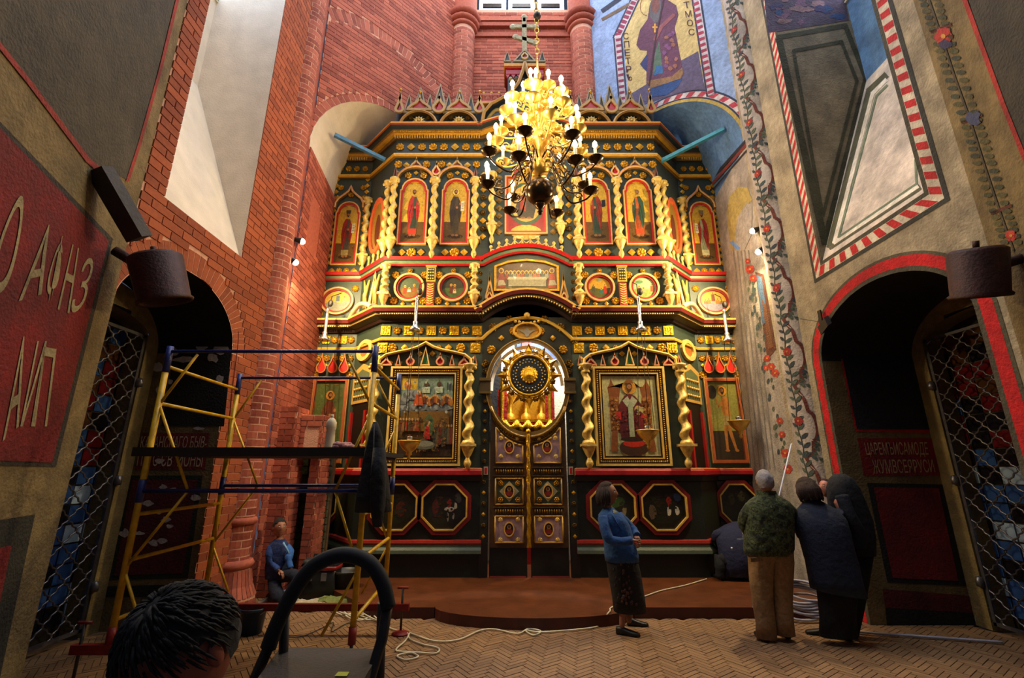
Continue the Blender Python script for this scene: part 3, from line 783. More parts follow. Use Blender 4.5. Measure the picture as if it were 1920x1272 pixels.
# small flower sprays on the bay side
mb = MB()
def pflower(mb, pl, x, y, r, e=.008):
    for k in range(6): blob(pl, mb, x+r*.6*math.cos(k*1.05), y+r*.6*math.sin(k*1.05), r*.5, r*.5, random.choice(['#a8332a', '#c0402f']), e+k*.0003, 7, .2)
    blob(pl, mb, x, y, r*.3, r*.3, '#d09a40', e+.003, 6, .1)
for (x, y, r) in [(1406,505,8),(1412,522,7),(1402,490,5),(1438,672,6),(1446,688,7),(1436,690,5),(1453,700,7),(1462,790,6),(1466,815,6),(1472,850,8),(1477,880,8)]: pflower(mb, pj, x, y, r)
for k in range(60):
    t = random.random(); x = 1404+t*70+random.uniform(-8, 8); y = 520+t*370; blob(pj, mb, x, y, 2.5, 5, random.choice(leaf), .006+k*.00003, 6, .2)
mb.build('painted_flowers', 'fresco', wall_br)
# ---- near walls beside the viewer
nl = Vector((.36, -1, 0)).normalized(); nr = Vector((-.36, -1, 0)).normalized()
def near(A, D, N, name, label):
    mb = MB().color('#786640'); B = A+D*3.2
    mb.poly([A, B, B+Vector((0,0,ZT)), A+Vector((0,0,ZT))])
    return struct(mb.build(name, 'wall_paint'), label, 'wall')
ANl = Vector((XL, Y0L, 0)); NNl = Vector((-nl.y, nl.x, 0)); NNl = NNl if NNl.x > 0 else -NNl
ANr = Vector((XR, Y0R, 0)); NNr = Vector((-nr.y, nr.x, 0)); NNr = NNr if NNr.x < 0 else -NNr
wnl = near(ANl, nl, NNl, 'wall_near_left', 'near plaster pier at the left edge with a red inscription panel')
wnr = near(ANr, nr, NNr, 'wall_near_right', 'near plaster pier at the right edge painted with a flower garland')
pl_ = Plane(ANl, NNl); mb = MB()
pl_.poly(mb, [(-60,10),(0,85),(165,300),(240,338),(262,270),(342,-60),(-60,-60)], '#423c2e', .004)
pl_.line(mb, [(-20,60),(0,85),(60,160),(165,300),(215,345)], 9, '#8f2d22', .008); pl_.line(mb, [(240,338),(262,270),(300,135),(340,-30)], 6, '#8f2d22', .008)
pl_.poly(mb, [(-60,165),(0,228),(212,448),(105,876),(-60,872)], '#2f2a22', .004); pl_.poly(mb, [(-60,180),(0,240),(204,452),(98,868),(-60,862)], '#6f0f0d', .007)
letter(mb, pl_, 'О', [(-30,540),(15,560),(52,372),(30,362)], '#9a8b66', .012)
for ch, q in (('А',[(35,565),(78,552),(96,424),(88,420)]), ('Ф',[(78,566),(108,572),(122,446),(112,440)]), ('Н',[(108,580),(130,588),(148,466),(136,458)]), ('З',[(128,592),(156,578),(180,488),(160,480)]), ('А',[(5,828),(35,800),(50,632),(40,630)]), ('И',[(38,800),(62,800),(88,640),(70,640)]), ('П',[(62,800),(88,800),(106,655),(82,650)])): letter(mb, pl_, ch, q, '#9a8b66', .012)
pl_.poly(mb, [(-60,985),(66,965),(0,1272),(-60,1290)], '#26251c', .004); pl_.poly(mb, [(-60,1040),(22,1023),(-10,1180),(-60,1200)], '#6d100f', .007)
mb.build('painted_inscription', 'wall_paint', wnl)
pn = Plane(ANr, NNr); mb = MB()
pn.poly(mb, [(1808,-40),(1822,20),(1880,190),(1960,420),(2000,-60)], '#3a3428', .004); pn.line(mb, [(1805,-10),(1838,80),(1880,195),(1930,320)], 9, '#9a2a20', .008)
st = [(1738,-10),(1762,60),(1788,140),(1820,230),(1845,310),(1875,400),(1900,470)]
pn.line(mb, st, 4, '#4a4230', .006)
for i in range(len(st)-1):
    for k in range(6):
        t = k/6; x = st[i][0]+(st[i+1][0]-st[i][0])*t; y = st[i][1]+(st[i+1][1]-st[i][1])*t
        for sx in (-1, 1): blob(pn, mb, x+sx*13, y-4, 9, 5, random.choice(['#49482c', '#3c4030', '#54502e']), .008, 8, .2)
    if i % 2: pn.line(mb, [(st[i][0]-16, st[i][1]), (st[i][0]+20, st[i][1]-14)], 6, '#5a2c1c', .008)
pflower(mb, pn, 1768, 68, 16); blob(pn, mb, 1772, 84, 12, 9, '#3c3450', .012); blob(pn, mb, 1826, 222, 13, 14, '#454a6a', .012); pflower(mb, pn, 1895, 442, 10)
mb.build('painted_garland', 'wall_paint', wnr)
# ---- ceiling of the drum
cp = [(XL, 2.2, ZT), (XL, YF, ZT), (BL, YB, ZT), (BR, YB, ZT), (XR, YF, ZT), (XR, 2.2, ZT), (1.8, -1.4, ZT), (-1.3, -1.4, ZT)]
mb = MB(); mb.poly(cp); struct(mb.build('ceiling', 'white_plaster'), 'plastered cap of the drum high above the frame', 'ceiling')

mb = MB(); mb.poly([(XL, YF, 0), AL+Vector((-.02, 0, 0)), AL+Vector((-.02, 0, ZT)), (XL, YF, ZT)]); mb.build('corner_return', 'brick', wall_left)
mb = MB().color('#a3967c'); mb.poly([(XR, YF, 0), AR, AR+Vector((0, 0, ZT)), (XR, YF, ZT)]); mb.build('corner_return', 'wall_paint', wall_right)
# ============================================================ ICONOSTASIS
IY, WY, POD = 8.0, 8.7, .118
def T(x, z, d=0.): return Vector((OCX+x, IY-d, z))
def qx(px, py, Y=IY): p = PY(px, py, Y); return p.x-OCX, p.z
# podium
pts = []
for X in (-1.75, -.95): pts.append((X, 6.36))
pts += [(OCX+1.22*math.cos(a), 6.40+.47*math.sin(a)) for a in [PI+PI*i/16 for i in range(17)]]
pts += [(1.49, 6.36), (4.1, 6.36), (4.4, 9.4), (-3.9, 9.4), (-3.2, 8.0)]
mat('podium_wood', '#5c3016', .36, 0, .35, 5, .15, 30); mat('podium_edge', '#4a1610', .5, 0, .3, 6)
mb = MB(); n = len(pts); mb.mi = 0; mb.poly([(x, y, POD) for x, y in pts]); mb.mi = 1
for i in range(n): a, b = pts[i-1], pts[i]; mb.poly([(*a, -.02), (*b, -.02), (*b, POD), (*a, POD)])
podium = mb.build('altar_step', ['podium_wood', 'podium_edge']); tag(podium, 'low brown wooden step with a curved front before the royal doors', 'step', None, 'structure')
ico = empty('iconostasis', (OCX, 8.3, 0), 'tall green and gold carved iconostasis with red cornices', 'iconostasis')
GRN, GRD, RED, GLD, DKR, BLK = '#37453a', '#1d2a20', '#b5141a', '#c9921f', '#7a1512', '#1a1210'
PLAN = [(-4.2, WY), (-3.295, WY), (-2.61, IY), (-.8, IY), (.8, IY), (2.61, IY), (3.295, WY), (4.2, WY)]
def tier(name, z0, z1, col, skip_mid=False, plan=PLAN, d=0.):
    if skip_mid:
        a = tier(name, z0, z1, col, False, plan[:4], d); tier(name, z0, z1, col, False, plan[4:], d); return a
    mb = MB().color(col)
    for i in range(len(plan)-1):
        if skip_mid and i == 3: continue
        (x0, y0), (x1, y1) = plan[i], plan[i+1]
        # boards with fine joints between them
        n = max(1, int(abs(x1-x0)/.3))
        mb.poly([(OCX+x0, y0-d, z0), (OCX+x1, y1-d, z0), (OCX+x1, y1-d, z1), (OCX+x0, y0-d, z1)])
        mb.poly([(OCX+x0, y0+.2, z0), (OCX+x1, y1+.2, z0), (OCX+x1, y1+.2, z1), (OCX+x0, y0+.2, z1)])
    return mb.build(name, 'painted_wood', ico)
PLOW = [(-4.2, WY), (-3.4, WY), (-2.83, IY-.02), (-.76, IY-.02), (.76, IY-.02), (2.83, IY-.02), (3.4, WY), (4.2, WY)]
t0 = tier('plinth', .0, 1.7, '#18211a', True, PLOW)
t1 = tier('lower_tier', 1.7, 4.4, GRN, True)
t2 = tier('festal_tier', 4.4, 5.5, GRN)
t3 = tier('upper_tier', 5.5, 8.3, '#2f3b38')
def plan_path(z, i0, i1, plan=PLAN): return [(OCX+plan[i][0], plan[i][1], z) for i in range(i0, i1+1)]
def arch_path(w, z, rise, n=14, d=0., p=2.): return [tuple(T(-w+2*w*i/n, z+rise*(1-abs(-1+2*i/n)**p), d)) for i in range(n+1)]
def cornice(name, z, prof, cols, parent, w, rise, plan=PLAN, p=2., left=(0, 3), right=(4, 7)):
    pl = [(x, y) for x, y in plan]; pl[3] = (-w, IY); pl[4] = (w, IY)
    mb = MB()
    for a, b in (left, right): mb.sweep(plan_path(z, a, b, pl), prof, cols)
    mb.sweep(arch_path(w, z, rise, p=p), prof, cols)
    return mb.build(name, 'painted_wood', parent)
# plinth mouldings, ledge
def low(name, z, prof, cols, ext=.0):
    mb = MB()
    for a, b in ((0, 3), (4, 7)): mb.sweep(plan_path(z, a, b, PLOW), prof, cols)
    return mb.build(name, 'painted_wood', t0)
low('base_moulding', .47, [(0, 0), (.08, 0), (.08, .05), (.05, .09), (.04, .13), (.05, .15), (.05, .19), (0, .2)], ['#2a3a2a', '#5c6a58', '#33412f', '#26331f', '#b23b32', '#b23b32', '#a03028'])
low('ledge', 1.66, [(0, -.12), (.03, -.1), (.05, -.02), (.10, 0), (.10, .06), (.08, .1), (0, .11)], ['#15180f', '#141110', BLK, '#a5121a', '#a5121a', '#c9a05a'])
# octagonal panels in the plinth
def octa(cx, cz, rx, rz, k=.42): return [(cx+sx*rx*a, cz+sz*rz*b) for sx, sz, a, b in ((1,-1,1,k),(1,1,1,k),(1,1,k,1),(-1,1,k,1),(-1,1,1,k),(-1,-1,1,k),(-1,-1,k,1),(1,-1,k,1))]
class Paint:
    """a flat painting: polygons laid one on another in the picture's own 0..1 frame"""
    def __init__(s, o, ux, uz, n): s.o = Vector(o); s.ux = Vector(ux); s.uz = Vector(uz); s.n = Vector(n); s.e = .0; s.mb = MB()
    def p(s, u, v): return s.o+s.ux*u+s.uz*v+s.n*s.e
    def poly(s, pts, col): s.e += .0004; s.mb.color(col).poly([s.p(u, v) for u, v in pts]); return s
    def ell(s, u, v, ru, rv, col, n=14): return s.poly([(u+ru*math.cos(2*PI*i/n), v+rv*math.sin(2*PI*i/n)) for i in range(n)], col)
    def line(s, pts, w, col, asp=1.):
        s.e += .0004; s.mb.color(col)
        for i in range(len(pts)-1):
            a, b = Vector(pts[i]), Vector(pts[i+1]); d = (b-a)
            if d.length < 1e-6: continue
            d.normalize(); k = Vector((-d.y, d.x*asp))*w/2
            s.mb.poly([s.p(*(a-k)), s.p(*(b-k)), s.p(*(b+k)), s.p(*(a+k))])
        return s
def aged(P, n, cols, u0=.02, u1=.98, v0=.02, v1=.98, a=.03):
    """small brush strokes of the old painting"""
    for k in range(n):
        u, v = random.uniform(u0+a, u1-a), random.uniform(v0+a, v1-a); ru, rv = random.uniform(.2, 1)*a, random.uniform(.15, .7)*a
        P.e += .00002; P.mb.color(random.choice(cols)).poly([P.p(u+ru*math.cos(2*PI*i/6)*random.uniform(.7, 1.2), v+rv*math.sin(2*PI*i/6)*random.uniform(.7, 1.2)) for i in range(6)])
def face(P, u, v, r, asp, hair, turn=0, beard=True, halo=None):
    """painted head: halo, hair, face, eyes, nose, beard"""
    if halo: P.ell(u, v, r*1.7, r*1.7*asp, '#8a5a1c', 18); P.ell(u, v, r*1.55, r*1.55*asp, halo, 18)
    P.ell(u, v+r*.15*asp, r*.85, r*1.0*asp, hair); P.ell(u+turn*r*.12, v-.05*r*asp, r*.62, r*.8*asp, '#9a6238')
    if beard: P.poly([(u-r*.6, v-r*.15*asp), (u+r*.6, v-r*.15*asp), (u+r*.35, v-r*.95*asp), (u, v-r*1.25*asp), (u-r*.35, v-r*.95*asp)], hair); P.ell(u+turn*r*.12, v+.02*r*asp, r*.45, r*.42*asp, '#a06a3e')
    for s_ in (-1, 1): P.ell(u+turn*r*.12+s_*r*.22, v+r*.12*asp, r*.1, r*.07*asp, '#2a160c', 6)
    P.line([(u+turn*r*.15, v+r*.1*asp), (u+turn*r*.2, v-r*.15*asp)], r*.1, '#6d3d20')
def saint(P, robe, cloak, hair='#3a2415', turn=1, scroll=0, book=0, feet='#8a5a34', asp=.42, hat=None, hem=None, gold='#c9a02c', ground='#5f4318', halo=None, split=.33):
    """standing saint; asp = width/height of the picture"""
    P.poly([(0,0),(1,0),(1,1),(0,1)], gold); P.poly([(0,0),(1,0),(1,split),(0,split)], ground); P.ell(.52, .1, .34, .035, '#352309'); aged(P, 22, ['#b48a24', '#d2ac3c', '#a87c1e'] if gold == '#c9a02c' else ['#5d6a34', '#434d22'], .05, .95, split+.02, .9, .05); aged(P, 12, ['#4a3412', '#6d4e20'], .05, .95, .02, split, .05)
    t = turn; X = lambda u: .5+t*(u-.5)
    P.poly([(X(.34),.13),(X(.3),.3),(X(.26),.5),(X(.3),.66),(X(.4),.74),(X(.6),.74),(X(.7),.64),(X(.72),.5),(X(.68),.3),(X(.66),.13),(X(.5),.11)], robe)
    P.poly([(X(.3),.3),(X(.24),.48),(X(.28),.66),(X(.4),.75),(X(.52),.74),(X(.46),.6),(X(.52),.45),(X(.42),.3),(X(.36),.2)], cloak)
    P.poly([(X(.62),.72),(X(.74),.62),(X(.76),.48),(X(.7),.3),(X(.62),.42),(X(.58),.55)], cloak)
    for k in range(5): P.line([(X(.44+.04*k),.15+.01*k),(X(.42+.05*k),.35),(X(.47+.03*k),.55)], .012, '#1f160e')
    P.line([(X(.33),.28),(X(.36),.5),(X(.44),.62)], .014, '#2a1a10'); P.line([(X(.68),.34),(X(.66),.52)], .014, '#2a1a10')
    if hem: P.poly([(X(.33),.13),(X(.32),.22),(X(.67),.22),(X(.66),.13)], hem)
    for fu in (.42, .58): P.ell(X(fu), .115, .07, .018, feet)
    P.ell(X(.56), .56, .05, .02, '#a06a3e'); P.ell(X(.7), .62, .045, .022, '#a06a3e')
    if scroll: P.poly([(X(.72),.5),(X(.86),.5),(X(.88),.67),(X(.74),.66)], '#d9cfae'); [P.line([(X(.75),.63-.03*k),(X(.85),.63-.03*k)], .008, '#5a4a30') for k in range(4)]
    if book: P.poly([(X(.1),.58),(X(.26),.57),(X(.26),.68),(X(.1),.69)], '#1c1a22'); P.line([(X(.25),.6),(X(.38),.62)], .03, cloak)
    face(P, .5, .815, .095, asp, hair, t, True, halo)
    if hat: P.poly([(.4,.83),(.6,.83),(.62,.89),(.38,.89)], hat)
    P.line([(.24,.95),(.36,.955),(.42,.945)], .008, '#7a5a20'); P.line([(.58,.95),(.7,.955),(.78,.945)], .008, '#7a5a20')
def arch_outline(x0, x1, z0, z1, sh=.1, n=10):
    """shouldered arch outline"""
    w = (x1-x0)/2; cx = (x0+x1)/2; zs = z1-w*.95; r = w*(1-sh)
    return [(x0, z0), (x1, z0), (x1, zs), (cx+r, zs+.02)]+[(cx+r*math.cos(PI*i/n), zs+.02+(z1-zs-.02)*math.sin(PI*i/n)) for i in range(1, n)]+[(cx-r, zs+.02), (x0, zs)]
def inset(pts, k):
    cx = sum(p[0] for p in pts)/len(pts); cz = (min(p[1] for p in pts)+max(p[1] for p in pts))/2
    w = (max(p[0] for p in pts)-min(p[0] for p in pts))/2; h = (max(p[1] for p in pts)-min(p[1] for p in pts))/2
    return [(cx+(p[0]-cx)*(w-k)/w, cz+(p[1]-cz)*(h-k)/h) for p in pts]
def clip_paint(P, outline, o0, w, h):
    """cut every polygon of the painting to a convex-ish outline by Sutherland-Hodgman (outline in metres)"""
    loc = [((x-o0[0])/w, (z-o0[1])/h) for x, z in outline]
    return loc
def place_fn(kind):
    if kind == 'main': return lambda x, z, d=0.: T(x, z, d)
    if kind == 'wing': return lambda x, z, d=0.: Vector((OCX+x, WY-d, z))
def arch_icon(label, x0, x1, z0, z1, painter, kind='main', name='icon', group='standing saint icons in the upper tier'):
    F = place_fn(kind); ol = arch_outline(x0, x1, z0, z1); cx = (x0+x1)/2
    r = empty(name, F(cx, z0, .02), label, 'icon', group)
    k1 = inset(ol, .025); k2 = inset(ol, .06)
    mb = MB(); mb.color('#d8a860').ring([F(*p, .0) for p in ol], [F(*p, .0) for p in k1], (0, -.05, 0)); mb.color('#b8201a').ring([F(*p, .0) for p in k1], [F(*p, .0) for p in k2], (0, -.035, 0)); mb.build('frame', 'painted_wood', r)
    P = Paint(F(x0+.05, z0+.05, .012), (x1-x0-.1, 0, 0), (0, 0, z1-z0-.1), (0, -1, 0)); painter(P)
    # the picture board is cut to the arch: faces above the shoulder are clipped by their centre
    back = MB().color('#c9a02c'); back.poly([F(*p, .008) for p in inset(ol, .03)])
    loc = [((x-x0-.05)/(x1-x0-.1), (z-z0-.05)/(z1-z0-.1)) for x, z in inset(ol, .045)]
    P.mb.f2 = None
    first = P.mb.f[0]; col = P.mb.c[0]
    P.mb.f[0] = tuple(len(P.mb.v)+i for i in range(len(loc))); e = P.e; P.e = .0004
    P.mb.v.extend([tuple(P.p(u, v)) for u, v in loc]); P.e = e
    P.mb.build('painting', 'icon_paint', r); back.build('board', 'painted_wood', r)
    return r
# ---- ornament meshes
def rosette_mesh(m, k=8):
    """carved wheel rosette: boss, sunk ring, creased petals, rim"""
    mb = MB(); n = 2*k; V = [(0, -.9, 0)]; rr = [(.26, -.75, -.75), (.3, -.2, -.2), (.72, -.95, -.25), (1.0, -.35, -.1), (1.0, .1, .1)]
    for r, y0, y1 in rr:
        for i in range(n): q = 2*PI*i/n; f = 1 if i % 2 == 0 or r < .9 else .86; V.append((r*f*math.cos(q), y0 if i % 2 == 0 else y1, r*f*math.sin(q)))
    F = [(0, 1+i, 1+(i+1) % n) for i in range(n)]
    for j in range(len(rr)-1):
        for i in range(n): i2 = (i+1) % n; F.append((1+j*n+i, 1+(j+1)*n+i, 1+(j+1)*n+i2, 1+j*n+i2))
    mb.add(V, F); return meshdata(mb, 'rosette', m)
ROS_G = rosette_mesh('gold'); ROS_D = rosette_mesh('dark_gold')
mb = MB(); V = [(0,-.5,0)]+[(.45*math.cos(i*PI/4), -.3, .45*math.sin(i*PI/4)) for i in range(8)]+[((1 if i % 2 == 0 else .72)*math.cos(i*PI/4), -.1 if i % 2 == 0 else -.22, (1 if i % 2 == 0 else .72)*math.sin(i*PI/4)) for i in range(8)]
F = [(0,1+i,1+(i+1) % 8) for i in range(8)]+[(1+i,9+i,9+(i+1) % 8,1+(i+1) % 8) for i in range(8)]; mb.add(V, F); DIA_D = meshdata(mb, 'rosette', 'dark_gold'); 
mb = MB(); mb.add(V, F); DIA_G = meshdata(mb, 'rosette', 'gold')
mb = MB(); mb.box((-1,-.2,-1), (1,.1,1))
for i in (-1, 0, 1):
    for j in (-1, 0, 1):
        if (i+j) % 2 == 0: mb.sphere((i*.55, -.2, j*.55), .3, 6, 4, (1, .7, 1))
        else: mb.box((i*.5-.12, -.4, j*.5-.25), (i*.5+.12, -.2, j*.5+.25))
SQ_G = meshdata(mb, 'plaque', 'gold_leaf')
mb = MB()
for k in range(12):
    q = 2*PI*k/12
    for rr, yy in ((1, -.3), (.72, -.55)):
        q2 = q+(0 if rr == 1 else PI/12); u = Vector((math.cos(q2), 0, math.sin(q2))); v = Vector((-u.z, 0, u.x))
        mb.add([Vector((0, yy*.6, 0))+u*.15, u*rr*.6+v*.17*rr+Vector((0, yy, 0)), u*rr+Vector((0, yy*.6, 0)), u*rr*.6-v*.17*rr+Vector((0, yy, 0))], [(0,1,2,3)])
mb.sphere((0, -.5, 0), .22, 8, 5); SUN = meshdata(mb, 'sunflower_boss', 'cream_gold')
def ros(parent, x, z, r, kind=None, F=T, d=.012):
    me = kind or ROS_G
    return inst(me, 'plaque' if me is SQ_G else 'rosette', parent, F(x, z, d), (0, random.uniform(0, .5) if me in (ROS_G, ROS_D) else 0, 0), (r, .032, r))
FW = lambda x, z, d=0.: Vector((OCX+x, WY-d, z))
# ---- twisted columns
def twisted(zb, zc, r, turns, big=False):
    """column seen from bracket zb to capital top zc (local, x=0,y=0)"""
    mb = MB(); n = 12; m = 44; V = []; Fc = []; z0 = zb+.0; z1 = zc-.13
    for j in range(m+1):
        t = j/m; z = z0+(z1-z0)*t; a = turns*2*PI*t; rr = r*(1.12-.25*t)
        cx, cy = .38*rr*math.cos(a), .38*rr*math.sin(a)
        for i in range(n): q = 2*PI*i/n; V.append((cx+rr*math.cos(q), cy+rr*math.sin(q), z))
    for j in range(m):
        for i in range(n): Fc.append((j*n+i, j*n+(i+1) % n, (j+1)*n+(i+1) % n, (j+1)*n+i))
    mb.add(V, Fc, True)
    mb.lathe([(r*1.0, z1-.02), (r*1.15, z1), (r*1.0, z1+.02), (r*1.3, z1+.07), (r*1.7, z1+.10), (r*1.7, z1+.13), (0, z1+.13)], 10)          # capital
    for s in (-1, 1): mb.sphere((s*r*1.35, -r*.5, z1+.06), r*.5, 7, 5)
    mb.lathe([(r*1.2, zb+.03), (r*1.5, zb+.0), (r*1.6, zb-.03), (0, zb-.03)], 10)
    mb.box((-r*1.9, -r*1.6, zb-.07), (r*1.9, r*1.6, zb-.03))
    mb.lathe([(r*1.7, zb-.07), (r*1.4, zb-.12), (r*.9, zb-.2), (r*.5, zb-.24), (r*.45, zb-.26), (r*.85, zb-.31), (r*.9, zb-.35), (r*.5, zb-.41), (0, zb-.43)], 9)
    return mb
def col_at(me, parent, x, d, F=T): return inst(me, 'column', parent, F(x, 0, d))
C1 = meshdata(twisted(2.18, 3.50, .07, 4.5), 'column', 'cream_gold')
C2 = meshdata(twisted(4.86, 5.40, .055, 3), 'column', 'cream_gold')
C3 = meshdata(twisted(5.95, 7.22, .06, 5), 'column', 'cream_gold')
C4 = meshdata(twisted(6.25, 7.35, .055, 4.5), 'column', 'cream_gold')
for s in (-1, 1):
    for x in (1.0, 2.62): col_at(C1, t1, s*x, .14)
    for x in (.96, 2.60): col_at(C2, t2, s*x, .10)
    for x in (.985, 1.77, 2.56): col_at(C3, t3, s*x, .10)
    col_at(C4, t3, s*.655, .10)
# ---- cornices
cornice('lower_gold_bead', 3.96, [(0, 0), (.04, .0), (.05, .03), (.03, .055), (0, .06)], ['#c99c34', '#d8ae48', '#c99c34', '#8a5f18'], t1, .80, .40, p=2.2)
cornice('dark_cornice', 4.30, [(0, 0), (.05, 0), (.07, .05), (.19, .09), (.2, .13), (.25, .135), (.27, .20), (.27, .235), (.22, .25), (0, .31)], [BLK, '#2a1510', '#0f0b09', '#a88a4a', '#120d0b', '#5d120e', '#d5a448', '#6a3a20', '#a56a58'], t2, .80, .34)
cornice('red_cornice', 5.395, [(0, 0), (.05, 0), (.07, .035), (.04, .05), (.05, .1), (.09, .11), (.12, .165), (0, .175)], [DKR, '#b5141a', '#3b4a36', '#6a7a54', '#3b4a36', '#c8161a', '#c8161a'], t3, .80, .26)
cornice('gold_bead', 7.78, [(0, 0), (.05, 0), (.07, .03), (.06, .07), (0, .08)], ['#8a5f14', '#c9921f', '#d9aa30', '#a87818'], t3, .87, .22)
cornice('crown_cornice', 8.2, [(0, 0), (.04, 0), (.05, .07), (.10, .075), (.12, .12), (.15, .13), (.17, .19), (.21, .2), (.22, .235), (.22, .265), (0, .28)], ['#4a3010', '#6b4a18', '#c9921f', '#c08a1c', '#8a5f18', '#28302c', '#30362f', '#a83a14', '#d99a26', '#8a5f18'], t3, .87, .22)
def dentils(name, z, d, x0, x1, w, h, pitch, parent, m, rise=None):
    mb = MB(); n = int((x1-x0)/pitch)
    for i in range(n):
        x = x0+pitch*(i+.5); zz = z+(rise(x) if rise else 0); c = T(x, zz, d); mb.obox(c, (w/2, 0, 0), (0, .02, 0), (0, 0, h/2))
    o = mb.build(name, m, parent); o['kind'] = 'stuff'; return o
for s in (-1, 1):
    a, b = sorted((s*.87, s*2.66)); dentils('dentil_course', 8.245, .055, a, b, .028, .06, .05, t3, 'cream_gold'); dentils('bead_course', 8.3, .12, a, b, .03, .03, .04, t3, 'gold')
    a, b = sorted((s*.80, s*2.61)); dentils('bead_course', 4.40, .21, a, b, .02, .02, .04, t2, 'cream_gold')
dentils('bead_course', 4.385, .215, -.8, .8, .022, .025, .045, t2, 'cream_gold', lambda x: .34*(1-(x/.8)**2))
for s in (-1, 1):
    a, b = sorted((s*3.4, s*4.2)); mb = MB()
    for i in range(20): mb.obox(FW(a+.02+.04*i, 4.385, .2), (.012, 0, 0), (0, .02, 0), (0, 0, .012))
    mb.build('bead_course', 'cream_gold', t2)['kind'] = 'stuff'
    mb = MB()
    for i in range(16): mb.obox(FW(a+.025+.05*i, 8.245, .055), (.014, 0, 0), (0, .02, 0), (0, 0, .03))
    mb.build('dentil_course', 'cream_gold', t3)['kind'] = 'stuff'
# ---- rosettes and plaques
for s in (-1, 1):
    for k in range(8): ros(t3, s*(.98+.222*k), 8.03, .085, DIA_G if k in (2, 6) else ROS_G)
    for x in (.78, .62): ros(t3, s*x, 8.12, .06, ROS_D)
    for x, z, r, m in ((.98,7.62,.08,ROS_G),(1.16,7.6,.07,DIA_G),(1.52,7.6,.07,DIA_G),(1.68,7.62,.085,ROS_G),(1.98,7.62,.085,ROS_G),(2.06,7.45,.06,DIA_D),(2.38,7.6,.07,DIA_G),(2.54,7.62,.085,ROS_G),(2.55,7.42,.06,DIA_D),(.99,7.42,.06,DIA_D),
                       (1.2,7.36,.075,ROS_G),(1.5,7.36,.075,ROS_G),(2.02,7.36,.075,ROS_G),(2.33,7.36,.075,ROS_G),(1.355,7.42,.05,DIA_G),(2.175,7.42,.05,DIA_G)): ros(t3, s*x, z, r, m)
    for x in (1.355, 2.17):
        for dx, m in ((-.18, DIA_G), (0, ROS_G), (.18, DIA_G)): ros(t3, s*(x+dx), 5.69, .075 if dx else .095, m)
    for k in range(9): ros(t3, s*.52, 6.12+.17*k, .07, DIA_D); ros(t3, s*.83, 6.02+.17*k, .065, ROS_D if k % 2 else DIA_G)
    for k in range(4): ros(t3, s*.52, 7.72-.0*k, .06, ROS_D)
    for cx in (1.355, 2.165):
        for dx, dz in ((-.27, .25), (.27, .25), (-.27, -.26), (.27, -.26)): ros(t2, s*cx+dx, 4.976+dz, .075, ROS_G)
        ros(t2, s*cx, 5.31, .05, ROS_G)
        for dx in (-.1, .1): ros(t2, s*cx+dx, 4.66, .045, DIA_G)
    for k in range(4): ros(t2, s*.86, 4.78+.16*k, .045, ROS_D)
    for k in range(9):
        x = s*(.90+.205*k); ros(t1, x, 4.15, .085 if k % 2 == 0 else .075, SQ_G if k % 2 == 0 else ROS_G)
    for x, r, m in ((.92, .09, SQ_G), (1.18, .085, ROS_G), (1.40, .065, DIA_G), (1.57, .05, ROS_G), (2.02, .05, ROS_G), (2.18, .065, DIA_G), (2.4, .085, ROS_G), (2.58, .09, SQ_G)): ros(t1, s*x, 3.83, r, m)
    for x, z in ((1.68, 3.72), (1.9, 3.72), (1.16, 3.56), (2.42, 3.56), (.95, 3.62), (2.62, 3.64)): ros(t1, s*x, z, .055, DIA_G)
    # wings
    for k in range(14): ros(t3, s*3.37, 5.8+.15*k, .055, DIA_G, FW); ros(t3, s*4.02, 5.8+.15*k, .055, DIA_G, FW)
    for k in range(4): ros(t3, s*(3.48+.15*k), 5.62, .07, ROS_G if k in (1, 2) else DIA_G, FW); ros(t3, s*(3.45+.18*k), 8.02, .07, ROS_G, FW)
    for x, z in ((3.45, 7.55), (3.93, 7.55), (3.42, 7.3), (3.98, 7.3), (3.7, 7.38)): ros(t3, s*x, z, .065, ROS_G, FW)
    for dx, dz in ((-.33, .27), (.33, .27), (-.33, -.27), (.33, -.27)): ros(t2, s*3.74+dx, 4.97+dz, .075, ROS_G, FW)
    for k in range(5): ros(t1, s*(3.40+.16*k), 4.17, .075, SQ_G if k % 2 else ROS_G, FW)
    for k in range(5): ros(t1, s*(3.38+.15*k), 3.8, .07, ROS_G, FW); ros(t1, s*(3.38+.15*k), 3.66, .04, DIA_G, FW)
    ros(t1, s*3.36, 3.47, .08, ROS_G, FW); ros(t1, s*4.02, 3.47, .08, ROS_G, FW)
